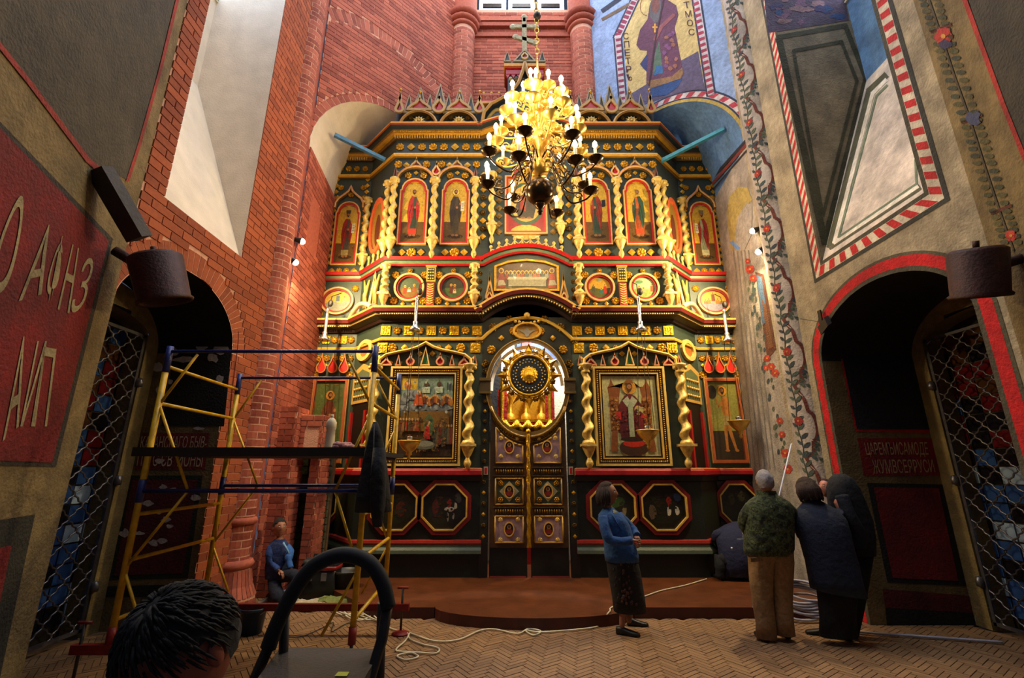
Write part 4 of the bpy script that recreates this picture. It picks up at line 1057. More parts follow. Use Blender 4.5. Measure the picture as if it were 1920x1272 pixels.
# ---- upper tier: arched hoods, flames, icons
def hood(cx, z, r, F, parent, ogee=False, rz=None):
    rz = rz or r; mb = MB()
    if ogee: P = [(cx-r, z), (cx-r*.98, z+rz*.25), (cx-r*.8, z+rz*.5), (cx-r*.4, z+rz*.75), (cx-r*.12, z+rz*.95), (cx, z+rz*1.2), (cx+r*.12, z+rz*.95), (cx+r*.4, z+rz*.75), (cx+r*.8, z+rz*.5), (cx+r*.98, z+rz*.25), (cx+r, z)]
    else: P = arc(cx, z, r, rz, PI, 0, 14)
    mb.fixout = (0, -1, 0); mb.sweep([F(*p) for p in P], [(0, -.02), (.06, -.02), (.07, .0), (.06, .025), (0, .025)], ['#7a5a34', '#d6a35c', '#d08a50', '#b06030']); mb.fixout = None
    return mb.build('arch_moulding', 'painted_wood', parent)
def drop_outline(cx, z0, w, h, n=10, sharp=1.):
    r = w/2; a0 = -.35; P = []
    cz = z0+r
    for i in range(n+1): a = PI*1.18+(PI*.64+PI*1.0)*0+ (2*PI-2*PI*.18-PI)*0 + (PI+2*PI*.18)*i/n*1.0; P.append((cx+r*math.cos(a-.0), cz+r*math.sin(a)))
    P = [(cx+r*math.cos(a), cz+r*math.sin(a)) for a in [PI-.35+(PI+.7)*i/n for i in range(n+1)]]
    P += [(cx+r*.42, cz+(h-r)*.42), (cx+r*.14, cz+(h-r)*.7), (cx, z0+h), (cx-r*.14, cz+(h-r)*.7), (cx-r*.42, cz+(h-r)*.42)]
    return P
def ogee_outline(cx, z0, w, h):
    r = w/2
    L = [(cx-r, z0), (cx-r*.96, z0+h*.16), (cx-r*.7, z0+h*.34), (cx-r*.35, z0+h*.5), (cx-r*.12, z0+h*.7), (cx, z0+h)]
    return L+[(2*cx-x, z) for x, z in L[-2::-1]]
def spike_outline(cx, z0, w, h): return [(cx-w/2, z0), (cx+w/2, z0), (cx, z0+h)]
def shrink(pts, k):
    n = len(pts); out = []
    for i in range(n):
        p = Vector(pts[i]); d1 = (p-Vector(pts[i-1])).normalized(); d2 = (Vector(pts[(i+1) % n])-p).normalized()
        n1, n2 = Vector((-d1.y, d1.x)), Vector((-d2.y, d2.x)); q = max(.25, 1+n1.dot(n2)); m = (n1+n2)/q
        out.append(p+m*k)
    return out
def area(pts): return sum(pts[i-1][0]*pts[i][1]-pts[i][0]*pts[i-1][1] for i in range(len(pts)))
def flame(parent, outline, k, rim, fill, d, F=T, th=.035, name='flame', mats='painted_wood'):
    if area(outline) < 0: outline = outline[::-1]
    inn = shrink(outline, k); mb = MB(); mb.color(rim).ring([F(*p, d) for p in outline], [F(*p, d) for p in inn], (0, -th, 0))
    mb.color(fill).poly([F(*p, d+.006) for p in inn]); return mb.build(name, mats, parent)
for s in (-1, 1):
    for cx in (1.365, 2.18):
        hood(s*cx, 7.18, .37, lambda x, z, d=0.: T(x, z, d), t3, rz=.36)
        flame(t3, ogee_outline(s*cx, 7.52, .24, .26), .03, '#b8955a', '#8a4a3a', .02)
    flame(t3, drop_outline(s*1.77, 7.34, .17, .33), .03, '#d8b070', '#b81418', .03)
    for x in (.985, 2.56): flame(t3, spike_outline(s*x, 7.22, .1, .3), .02, '#8a5a4a', '#5d3b44', .08)
    hood(s*3.70, 7.05, .3, FW, t3, True, .42)
SAINTS = [(-1,1.90,2.46,dict(robe='#3f4a34',cloak='#a82a1c',hem='#c8331f',turn=1,asp=.38),'icon of a saint in red cloak over dark robe, leftmost arch of the upper tier'),
          (-1,1.09,1.64,dict(robe='#4a3c22',cloak='#3d2f1c',turn=1,scroll=1,asp=.38,halo='#d8b848'),'icon of a saint in brown robe with lowered scroll, second arch of the upper tier'),
          (1,1.09,1.64,dict(robe='#2f4436',cloak='#8a2c1c',turn=-1,book=1,asp=.38,halo='#c8a02c'),'icon of a saint in red mantle holding a dark book, right of the chandelier'),
          (1,1.90,2.46,dict(robe='#b05424',cloak='#2d4a38',turn=-1,asp=.38,hair='#6a5a44',hem='#b8401f'),'icon of a saint in green mantle over orange tunic, upper tier beside the right corner')]
for s, a, b, kw, lab in SAINTS:
    x0, x1 = sorted((s*a, s*b)); arch_icon(lab, x0, x1, 5.84, 7.28, lambda P, kw=kw: saint(P, **kw))
for s, kw, lab in ((-1, dict(robe='#4a4438', cloak='#8f241c', scroll=1, hat='#3a2a1c', asp=.42, hem='#8a7a4a'), 'icon of a crowned saint with raised scroll on the left wing of the upper tier'),
                   (1, dict(robe='#9aa07a', cloak='#9c2420', scroll=1, turn=-1, hat='#7a6a4a', asp=.42, hem='#b8ae84'), 'icon of a bishop in red cope on the right wing of the upper tier')):
    x0, x1 = sorted((s*3.44, s*3.97)); arch_icon(lab, x0, x1, 5.74, 7.2, lambda P, kw=kw: saint(P, **kw), 'wing')
# centre icon of the upper tier
r = empty('icon', T(0, 6.05, .02), 'square icon of an enthroned figure in a green ring behind the chandelier globe', 'icon')
ol = [(-.41, 6.06), (.41, 6.06), (.41, 7.34), (.28, 7.34), (.24, 7.48), (.1, 7.56), (-.1, 7.56), (-.24, 7.48), (-.28, 7.34), (-.41, 7.34)]
mb = MB(); mb.color('#d8a860').ring([T(*p, .0) for p in ol], [T(*p, .0) for p in inset(ol, .03)], (0, -.05, 0)); mb.color('#b8201a').ring([T(*p) for p in inset(ol, .03)], [T(*p) for p in inset(ol, .07)], (0, -.035, 0)); mb.build('frame', 'painted_wood', r)
P = Paint(T(-.36, 6.11, .01), (.72, 0, 0), (0, 0, 1.24), (0, -1, 0))
P.poly([(0,0),(1,0),(1,1),(0,1)], '#cf9a30'); P.poly([(0,.02),(1,.02),(1,.5),(.5,.3),(0,.5)], '#9a1c18'); P.ell(.5, .0, .42, .13, '#d9b040'); P.ell(.5, .5, .5, .38, '#3f5a3c', 24); P.ell(.5, .5, .42, .32, '#d9a850', 24)
P.poly([(.3,.24),(.7,.24),(.78,.45),(.68,.62),(.5,.7),(.32,.62),(.22,.45)], '#4a4030'); P.poly([(.34,.4),(.5,.36),(.52,.66),(.36,.62)], '#a03a20'); P.ell(.42, .25, .06, .02, '#9a6238'); P.ell(.58, .25, .06, .02, '#9a6238'); face(P, .5, .76, .09, .58, '#4a2c18', 0, True, '#d8b848')
P.mb.build('painting', 'icon_paint', r)
# ---- festal tier
def medallion(label, cx, cz, rx, rz, F, painter, group=None):
    r = empty('icon', F(cx, cz-rz, .02), label, 'icon', group); n = 28
    el = lambda k: [F(cx+(rx-k)*math.cos(2*PI*i/n), cz+(rz-k)*math.sin(2*PI*i/n)) for i in range(n)]
    mb = MB(); mb.color('#d8a868').ring(el(0), el(.035), (0, -.06, 0)); mb.color('#8f1a14').ring(el(.035), el(.075), (0, -.04, 0)); mb.build('frame', 'painted_wood', r)
    P = Paint(F(cx-rx, cz-rz, .012), (2*rx, 0, 0), (0, 0, 2*rz), (0, -1, 0)); P.ell(.5, .5, .42, .42, '#77715a', 28); painter(P)
    P.mb.build('painting', 'icon_paint', r); return r
def scene_a(bg, hill, figs, extra=None):
    def f(P):
        P.ell(.5, .5, .40, .40, bg, 24); P.poly([(.13,.42),(.3,.5),(.55,.44),(.86,.5),(.8,.25),(.6,.12),(.4,.12),(.2,.25)], hill)
        for u, v, h, c in figs: P.poly([(u-.06, v), (u+.06, v), (u+.045, v+h*.7), (u, v+h*.8), (u-.045, v+h*.7)], c); P.ell(u, v+h*.86, .04, .045, '#d8b040'); P.ell(u, v+h*.86, .025, .03, '#8a5a34')
        if extra: extra(P)
    return f
medallion('round icon with two small figures by a font, leftmost in the festal tier', -2.165, 4.976, .28, .28, T, scene_a('#4f5a44', '#7a5a24', [(.36,.28,.3,'#a03a24'), (.66,.36,.26,'#8a4a2a'), (.5,.34,.14,'#d8d0b8')]), 'round icons of the festal tier')
medallion('dark round icon with two embracing figures, second in the festal tier', -1.36, 4.976, .28, .28, T, scene_a('#3d3a2c', '#4a5a2a', [(.44,.3,.34,'#6a3420'), (.56,.32,.3,'#7a4a2a'), (.56,.3,.12,'#b8a888')]), 'round icons of the festal tier')
medallion('round icon with golden sky and red angel, right of the last supper panel', 1.345, 4.976, .28, .28, T, scene_a('#c9962c', '#5a5a2a', [(.68,.3,.34,'#b03020'), (.56,.28,.22,'#3f6a60'), (.3,.36,.26,'#4a4a30')], lambda P: P.ell(.5, .78, .09, .06, '#8a8a60')), 'round icons of the festal tier')
medallion('round icon with pale green hills and red figures, rightmost in the festal tier', 2.165, 4.976, .28, .28, T, scene_a('#a8b088', '#8a9a4a', [(.76,.36,.28,'#b04428'), (.34,.36,.2,'#a85030'), (.48,.34,.16,'#c8a070')], lambda P: P.ell(.36, .7, .12, .05, '#5a8a5a')), 'round icons of the festal tier')
medallion('brightly lit oval icon on the left wing of the festal tier', -3.74, 4.97, .33, .29, FW, scene_a('#d2a83a', '#8a8a78', [(.5,.5,.28,'#5a6a70'), (.3,.48,.2,'#c09a50'), (.7,.48,.2,'#b09060')]), 'oval icons on the wings')
medallion('oval icon with crowd under a cross on the right wing of the festal tier', 3.74, 4.97, .33, .29, FW, scene_a('#c9982e', '#8a8494', [(.5,.5,.34,'#6a3020'), (.36,.4,.2,'#a86a20'), (.62,.4,.2,'#a86a20'), (.26,.4,.16,'#8a5a20'), (.74,.4,.16,'#8a5a20')]), 'oval icons on the wings')
for s in (-1, 1):
    mb = MB(); mb.color('#c9a24a').box(T(s*1.77-.085, 5.08, .05), T(s*1.77+.085, 5.38, 0)); mb.color('#20281f').box(T(s*1.77-.06, 5.11, .055), T(s*1.77+.06, 5.35, .04))
    mb.color('#d8b45a')
    for a in range(3):
        for b in range(4): mb.sphere(T(s*1.77-.04+.04*a, 5.14+.06*b, .055), .017, 6, 4)
    mb.color('#b04a32').box(T(s*1.77-.07, 4.62, .045), T(s*1.77+.07, 5.06, 0))
    mb.color('#e0b45c')
    for k in range(9):
        for q in (-1, 1): c = T(s*1.77+q*.028, 4.66+.045*k, .05); mb.obox(c, (.026, 0, .012*q), (0, .008, 0), (-.003*q, 0, .008))
    mb.color('#c9a24a').box(T(s*1.77-.1, 5.37, .07), T(s*1.77+.1, 5.40, 0)); mb.build('carved_pilaster', 'painted_wood', t2)
    flame(t2, drop_outline(s*.68, 4.70, .17, .62), .03, '#cf9a44', '#3a1210', .02); flame(t2, drop_outline(s*.68, 4.71, .12, .24), .025, '#e0b060', '#b01418', .04)
    flame(t2, spike_outline(s*2.88, 4.6, .22, .8), .05, '#d8b45a', '#b83a28', -.22)
# last supper panel
r = empty('icon', T(0, 4.95, .02), 'wide icon of haloed figures seated along a table in the middle of the festal tier', 'icon')
ol = [(-.60, 4.90), (.60, 4.90), (.60, 5.40), (.35, 5.5), (0, 5.54), (-.35, 5.5), (-.60, 5.40)]
mb = MB(); mb.color('#a07c34').ring([T(*p) for p in ol], [T(*p) for p in inset(ol, .04)], (0, -.05, 0)); mb.build('frame', 'gold', r)
P = Paint(T(-.56, 4.94, .012), (1.12, 0, 0), (0, 0, .56), (0, -1, 0)); P.poly([(0,0),(1,0),(1,.82),(.8,.95),(.5,1),(.2,.95),(0,.82)], '#5f4a38'); P.poly([(0,0),(1,0),(1,.2),(0,.2)], '#5a5a3c')
for k in range(11):
    u = .17+.066*k; P.ell(u, .6, .034, .08, '#d8a840'); P.ell(u, .59, .022, .055, '#6a4428'); P.poly([(u-.035,.38),(u+.035,.38),(u+.025,.54),(u-.025,.54)], ['#a04a28', '#5a6a58', '#8a8a6a', '#b0602c'][k % 4])
P.poly([(.2,.1),(.82,.1),(.82,.42),(.2,.42)], '#9a906a'); P.poly([(.18,.34),(.84,.34),(.82,.44),(.2,.44)], '#b8b088')
for u, c in ((.08, '#8a3a2a'), (.92, '#a8442a')): P.ell(u, .66, .045, .1, '#d8a840'); P.ell(u, .65, .028, .065, '#6a4428'); P.poly([(u-.07,.04),(u+.07,.04),(u+.06,.3),(u+.04,.55),(u-.04,.55),(u-.06,.3)], c); P.poly([(u-.06,.12),(u+.08,.14),(u+.04,.32),(u-.04,.32)], '#a89a78')
P.mb.build('painting', 'icon_paint', r)
# crown moulding over the red arch
mb = MB(); P = arch_path(.74, 5.60, .24, 40)
for k in range(10):
    a = P[2+4*k]; mb.lathe([(.0, .17), (.025, .15), (.034, .125), (.025, .10), (.012, .09), (.018, .03), (.03, 0)], 8, (a[0], IY-.07, a[2]))
    if k < 9:
        b = P[6+4*k]; mb.tube([(a[0], IY-.07, a[2]+.08), ((a[0]+b[0])/2-.02, IY-.07, (a[2]+b[2])/2+.02), ((a[0]+b[0])/2+.02, IY-.07, (a[2]+b[2])/2+.02), (b[0], IY-.07, b[2]+.08)], .014, 6)
mb.build('crown_of_knobs', 'cream_gold', t3)
for s in (-1, 1):      # knobs of the returns
    mb = MB()
    for k in range(3): mb.lathe([(0, .26), (.03, .23), (.04, .19), (.02, .14), (.03, .05), (.05, 0)], 8, (OCX+s*(2.86+.13*k), IY+.22+.13*k, 5.6))
    mb.build('crown_of_knobs', 'cream_gold', t3)
# ---- lower tier
def big_icon(label, s, painter):
    x0, x1 = sorted((s*1.13, s*2.37)); z0, z1 = 1.80, 3.47
    r = empty('icon', T((x0+x1)/2, z0, .05), label, 'icon', 'large framed icons of the lower tier')
    R = lambda k, d: [T(x0+k, z0+k, d), T(x1-k, z0+k, d), T(x1-k, z1-k, d), T(x0+k, z1-k, d)]
    mb = MB(); mb.color('#d8b45c').ring(R(0, .02), R(.035, .02), (0, -.09, 0)); mb.color('#3a2a14').ring(R(.035, .02), R(.11, .02), (0, -.06, 0)); mb.color('#cfa64c').ring(R(.11, .02), R(.13, .02), (0, -.075, 0)); mb.color('#1a130c').ring(R(.13, .02), R(.16, .02), (0, -.02, 0)); fr = mb.build('frame', 'painted_wood', r)
    mb = MB()
    for i in range(34):
        for z in (z0+.073, z1-.073): mb.sphere(T(x0+.08+(x1-x0-.16)*i/33, z, .085), .014, 6, 4)
    for i in range(46):
        for x in (x0+.073, x1-.073): mb.sphere(T(x, z0+.08+(z1-z0-.16)*i/45, .085), .014, 6, 4)
    mb.build('carved_beading', 'gold', fr)['kind'] = 'stuff'
    P = Paint(T(x0+.16, z0+.16, .045), (x1-x0-.32, 0, 0), (0, 0, z1-z0-.32), (0, -1, 0)); painter(P); P.mb.build('painting', 'icon_paint', r)
    return r
def scene_city(P):
    P.poly([(0,0),(1,0),(1,1),(0,1)], '#4a4a42'); P.poly([(0,.6),(1,.6),(1,1),(0,1)], '#6c8276'); P.poly([(0,0),(1,0),(1,.5),(0,.5)], '#5a4420'); P.poly([(0,0),(1,0),(1,.2),(0,.22)], '#35271c')
    P.poly([(.02,.82),(.32,.82),(.34,1),(.02,1)], '#b8982e'); P.ell(.15, .88, .07, .06, '#a85a24'); P.ell(.15, .91, .03, .03, '#d0a060')
    for k in range(14): P.ell(.04+.07*k, .6+.02*math.sin(k*2.1), .09, .045, ['#6a6e72', '#878c90', '#5a5e64'][k % 3])
    for k in range(8): P.ell(.08+.04*k, .68+.035*k*(1 if k < 4 else .4), .09, .05, ['#54585e', '#7a7e84'][k % 2])
    for x in (.5, .74): P.poly([(x-.07,.78),(x+.07,.78),(x+.07,.86),(x-.07,.86)], '#a8b49c'); P.ell(x, .89, .045, .035, '#4a3424'); P.line([(x,.92),(x,.95)], .012, '#4a3424')
    for x in (.9, .96): P.poly([(x-.015,.82),(x+.015,.82),(x+.015,.9),(x,.92),(x-.015,.9)], '#3a3a40')
    for k in range(18): x = .42+.033*k; P.ell(x, .68+.02*math.sin(k), .035, .05, ['#8a4420', '#a06a24', '#6a3020', '#4a3420'][k % 4]); P.ell(x, .73+.02*math.sin(k), .016, .018, '#c09050')
    P.poly([(.28,.62),(.46,.62),(.42,.76),(.37,.82),(.31,.74)], '#b0481e'); P.ell(.37, .79, .03, .03, '#d8a850')
    P.poly([(.1,.3),(.95,.3),(.95,.55),(.1,.55)], '#6d4e1e'); P.poly([(.5,.24),(.66,.24),(.66,.45),(.58,.52),(.5,.45)], '#3f5a38')
    P.poly([(.5,.2),(.62,.2),(.6,.34),(.56,.4),(.52,.34)], '#a01f1e'); P.line([(.56,.36),(.6,.42)], .03, '#c89060'); P.ell(.55, .42, .022, .02, '#8a5a34')
    for k in range(7): x = .7+.05*k; P.poly([(x-.03,.14),(x+.03,.14),(x+.02,.34),(x-.02,.34)], ['#3a3a30', '#5a4a30', '#6a2a20', '#48402c'][k % 4]); P.ell(x, .365, .018, .018, '#a07848')
    for k in range(7): x = .06+.055*k; P.poly([(x-.03,.3),(x+.03,.3),(x+.02,.42),(x-.02,.42)], ['#5a3020', '#8a5a30', '#8a2c20', '#48402c'][k % 4]); P.ell(x, .445, .02, .018, '#b08a58')
    aged(P, 160, ['#3a2c1c', '#5a4626', '#7a5a2c', '#4a3a2c', '#6a3420'], v1=.5); aged(P, 70, ['#8a9088', '#5c6468', '#9aa29a', '#6d7a70'], v0=.5)
    P.ell(.52, .13, .2, .055, '#55564a'); P.ell(.52, .145, .17, .035, '#77786a')
def scene_throne(P):
    P.poly([(0,0),(1,0),(1,1),(0,1)], '#a8a272'); P.poly([(.02,.9),(.98,.9),(.98,1),(.02,1)], '#b0aa7c')
    B = '#7a4420'; aged(P, 60, ['#b4ae80', '#8f8a60', '#a09a70'])
    P.poly([(.12,.72),(.3,.7),(.34,.86),(.42,.86),(.44,.92),(.6,.92),(.62,.86),(.7,.86),(.74,.7),(.92,.72),(.9,.85),(.86,.9),(.83,.97),(.8,.9),(.76,.86),(.62,.84),(.56,.9),(.5,.95),(.44,.9),(.38,.84),(.24,.86),(.2,.9),(.17,.97),(.14,.9),(.1,.85)], B)
    P.poly([(.12,.3),(.3,.28),(.3,.72),(.12,.74)], '#8a5226'); P.poly([(.7,.28),(.88,.3),(.9,.74),(.72,.72)], '#8a5226')
    for k in range(7):
        for x in (.17, .25, .76, .84): P.ell(x, .33+.06*k, .024, .018, ['#b98a4a', '#5d3416'][k % 2])
    P.poly([(.1,.05),(.22,.05),(.24,.3),(.14,.32)], '#7a4420'); P.poly([(.8,.05),(.92,.05),(.88,.32),(.76,.3)], '#7a4420')
    P.ell(.5, .85, .13, .09, '#c08a34', 20)
    P.poly([(.3,.22),(.72,.22),(.76,.42),(.72,.62),(.6,.74),(.5,.77),(.4,.74),(.29,.62),(.27,.42)], '#5c1a20'); P.poly([(.3,.22),(.46,.22),(.44,.48),(.3,.5)], '#4c141c'); P.poly([(.58,.22),(.72,.22),(.72,.5),(.58,.48)], '#6a1c24')
    P.poly([(.445,.12),(.545,.12),(.55,.62),(.5,.7),(.45,.62)], '#8f977a'); P.poly([(.36,.68),(.46,.74),(.5,.68),(.54,.74),(.64,.68),(.56,.6),(.5,.66),(.44,.6)], '#a0a488')
    for k in range(5): P.line([(.46,.18+.09*k),(.54,.22+.09*k)], .02, '#5d6650', .8)
    P.poly([(.2,.46),(.32,.44),(.32,.54),(.22,.55)], '#b02420'); P.poly([(.68,.46),(.8,.46),(.78,.52),(.7,.52)], '#a8221e'); P.ell(.64, .56, .07, .06, '#c09a5c'); P.poly([(.6,.52),(.74,.52),(.74,.6),(.6,.6)], '#a89a60')
    aged(P, 90, ['#8a4c20', '#5d3216', '#9a6a34'], .12, .3, .3, .75, .025); aged(P, 90, ['#8a4c20', '#5d3216', '#9a6a34'], .7, .9, .3, .75, .025); aged(P, 70, ['#4a1218', '#6c2028', '#3a0e14'], .3, .72, .22, .6, .03)
    P.poly([(.455,.14),(.54,.14),(.545,.6),(.5,.66),(.455,.6)], '#8f977a')
    face(P, .5, .85, .07, .75, '#4a2c16', 0, True); P.poly([(.42,.9),(.58,.9),(.56,.945),(.5,.96),(.44,.945)], '#7a4a1e')
    P.ell(.52, .1, .27, .1, '#3d2418', 20); P.ell(.52, .15, .2, .045, '#a8281a', 18); P.ell(.5, .2, .22, .03, '#2a1a14', 18)
big_icon('large gold-framed icon of a crowd under a cloudy city, left of the royal doors', -1, scene_city)
big_icon('large gold-framed icon of an enthroned saint in dark red, right of the royal doors', 1, scene_throne)
for s in (-1, 1):
    c = 1.79; L = [(.99, 3.52), (1.0, 3.60), (1.1, 3.68), (1.3, 3.73), (1.5, 3.77), (1.65, 3.82), (1.79, 3.90)]
    P = [(s*x, z) for x, z in L]; P += [(s*(2*c-x), z) for x, z in L[-2::-1]]
    if s < 0: P = P[::-1]
    mb = MB(); mb.fixout = (0, -1, 0); mb.sweep([T(*p) for p in P], [(0, -.02), (.09, -.02), (.11, .005), (.09, .03), (0, .03)], ['#4a3a1c', '#c9a050', '#d8b45c', '#7a5a24']); mb.build('ogee_moulding', 'painted_wood', t1)
    flame(t1, spike_outline(s*c, 3.49, .17, .34), .022, '#c8a060', '#2f6a3a', .05)
    for dx, w, h, f in ((.26, .15, .24, '#b81a1c'), (.68, .2, .2, '#b81a1c')):
        for q in (-1, 1): flame(t1, (drop_outline if dx < .3 else ogee_outline)(s*c+q*dx, 3.49, w, h), .026, '#c08060', f, .05)
    for dx in (.47, .87):
        for q in (-1, 1): flame(t1, spike_outline(s*c+q*dx, 3.49, .1, .2), .02, '#b87858', '#3f5a3c', .05)
    # wing saints
for s, lab in ((-1, 'tall icon of a brown-robed saint behind the scaffold, left wing'), (1, 'tall icon of a bare standing ascetic on the right wing')):
    x0, x1 = sorted((s*3.36, s*4.0)); z0, z1 = 1.86, 3.40
    r = empty('icon', FW((x0+x1)/2, z0, .03), lab, 'icon', 'tall icons on the wings')
    R = lambda k, d: [FW(x0+k, z0+k, d), FW(x1-k, z0+k, d), FW(x1-k, z1-k, d), FW(x0+k, z1-k, d)]
    mb = MB(); mb.color('#a5532c').ring(R(0, .0), R(.05, .0), (0, -.07, 0)); mb.color('#c99a50').ring(R(-.012, .0), R(0, .0), (0, -.06, 0)); mb.build('frame', 'painted_wood', r)
    P = Paint(FW(x0+.05, z0+.05, .02), (x1-x0-.1, 0, 0), (0, 0, z1-z0-.1), (0, -1, 0))
    if s < 0:
        saint(P, '#5a2a16', '#6b3318', asp=.4, gold='#4f5a2a', ground='#3a3418', split=.2, hair='#3a2010', halo='#c98a2c')
    else:
        P.poly([(0,0),(1,0),(1,1),(0,1)], '#86823c'); P.poly([(0,0),(1,0),(1,.36),(0,.36)], '#33281a'); K = '#a8682c'
        P.poly([(.42,.12),(.5,.12),(.52,.3),(.56,.44),(.46,.46),(.42,.34)], K); P.poly([(.72,.12),(.8,.12),(.72,.28),(.64,.45),(.54,.45),(.58,.32)], K); P.ell(.46, .115, .08, .016, K); P.ell(.78, .115, .07, .016, K)
        P.poly([(.42,.44),(.68,.44),(.7,.56),(.72,.7),(.64,.8),(.48,.8),(.42,.7),(.44,.56)], '#b0702e'); P.poly([(.42,.43),(.7,.43),(.72,.55),(.46,.55)], '#a08a54'); P.line([(.48,.76),(.32,.66),(.28,.74),(.34,.8)], .06, K, .42); P.line([(.66,.76),(.62,.64),(.4,.66)], .055, K, .42)
        face(P, .5, .875, .1, .42, '#3a2412', -1, True, '#c98a2c'); P.ell(.14, .86, .16, .09, '#2a2418')
    P.mb.build('painting', 'icon_paint', r)
    for k in range(3): flame(t1, drop_outline(s*3.68+(k-1)*.215, 3.50, .19, .42), .016, '#c07a38', '#d01a12', .05, FW)
    hook = None
# octagonal plinth icons
def oct_icon(label, cx, F, painter, rx=.37, rz=.36, cz=1.16):
    r = empty('icon', F(cx, cz-rz, .03), label, 'icon', 'octagonal icons in the plinth')
    e = lambda k: [F(x, z) for x, z in octa(cx, cz, rx-k, rz-k)]
    mb = MB(); mb.color('#6e1012').ring(e(-.06), e(0), (0, -.05, 0)); mb.color('#cfa64c').ring(e(0), e(.025), (0, -.06, 0)); mb.build('frame', 'painted_wood', r)
    P = Paint(F(cx-rx, cz-rz, .015), (2*rx, 0, 0), (0, 0, 2*rz), (0, -1, 0)); P.poly([(.5+(u-cx)/(2*rx), .5+(v-cz)/(2*rz)) for u, v in octa(cx, cz, rx-.02, rz-.02)], '#12110d'); painter(P); P.mb.build('painting', 'icon_paint', r)
def dark_scene(cs):
    def f(P):
        P.poly([(.1,.4),(.35,.65),(.6,.7),(.9,.5),(.85,.3),(.6,.15),(.3,.15)], '#1a1d12')
        aged(P, 50, ['#241c12', '#1a2212', '#2a1a12', '#16181c'], .16, .84, .16, .84, .07)
        for u, v, a, b, c in cs: P.poly([(u+a*random.uniform(.6, 1.15)*math.cos(2*PI*i/9), v+b*random.uniform(.6, 1.15)*math.sin(2*PI*i/9)) for i in range(9)], c)
        aged(P, 40, ['#241c12', '#2c2416', '#3a2018', '#1c1e1c'], .2, .8, .2, .8, .05)
    return f
HORSE = [(.62,.45,.13,.06,'#b8b0a0'),(.58,.3,.025,.11,'#a09888'),(.7,.3,.025,.1,'#a09888'),(.74,.52,.04,.08,'#b8b0a0'),(.6,.58,.06,.1,'#7a2018'),(.3,.5,.08,.2,'#4a1814'),(.8,.7,.08,.12,'#3a3c3a')]
oct_icon('octagonal plinth icon behind the hanging black jacket', -2.17, lambda x, z, d=0.: T(x, z, d+.02), dark_scene([(.4,.5,.1,.2,'#3a1a12'),(.65,.45,.12,.2,'#4a2016'),(.5,.4,.2,.08,'#2a2a18')]))
oct_icon('octagonal plinth icon with a white horse, left of the royal doors', -1.36, lambda x, z, d=0.: T(x, z, d+.02), dark_scene(HORSE))
oct_icon('octagonal plinth icon with a green hill beside the woman in blue', 1.36, lambda x, z, d=0.: T(x, z, d+.02), dark_scene([(.5,.6,.3,.14,'#2f4a1c'),(.75,.4,.06,.12,'#7a6a48'),(.4,.4,.1,.14,'#2a2416')]))
oct_icon('octagonal plinth icon with red rider on a white horse, right of the royal doors', 2.19, lambda x, z, d=0.: T(x, z, d+.02), dark_scene([(.25,.4,.1,.2,'#5a4a38'),(.6,.4,.06,.1,'#c8c0b0'),(.78,.42,.06,.1,'#c8c0b0'),(.62,.6,.07,.12,'#8a2018'),(.8,.7,.1,.1,'#28385a')]))
oct_icon('octagonal plinth icon on the left wing beside the brick pier', -3.66, FW, dark_scene([(.3,.6,.08,.16,'#4a4038'),(.62,.62,.2,.14,'#2f4a20'),(.3,.3,.07,.1,'#6a6a60'),(.5,.25,.08,.08,'#5a5a50')]), .3, .34)
oct_icon('octagonal plinth icon on the right wing behind the crouching worker', 3.72, FW, dark_scene([(.35,.62,.1,.16,'#3a3020'),(.62,.66,.1,.16,'#4a4428'),(.5,.4,.2,.1,'#241c14')]), .32, .34)
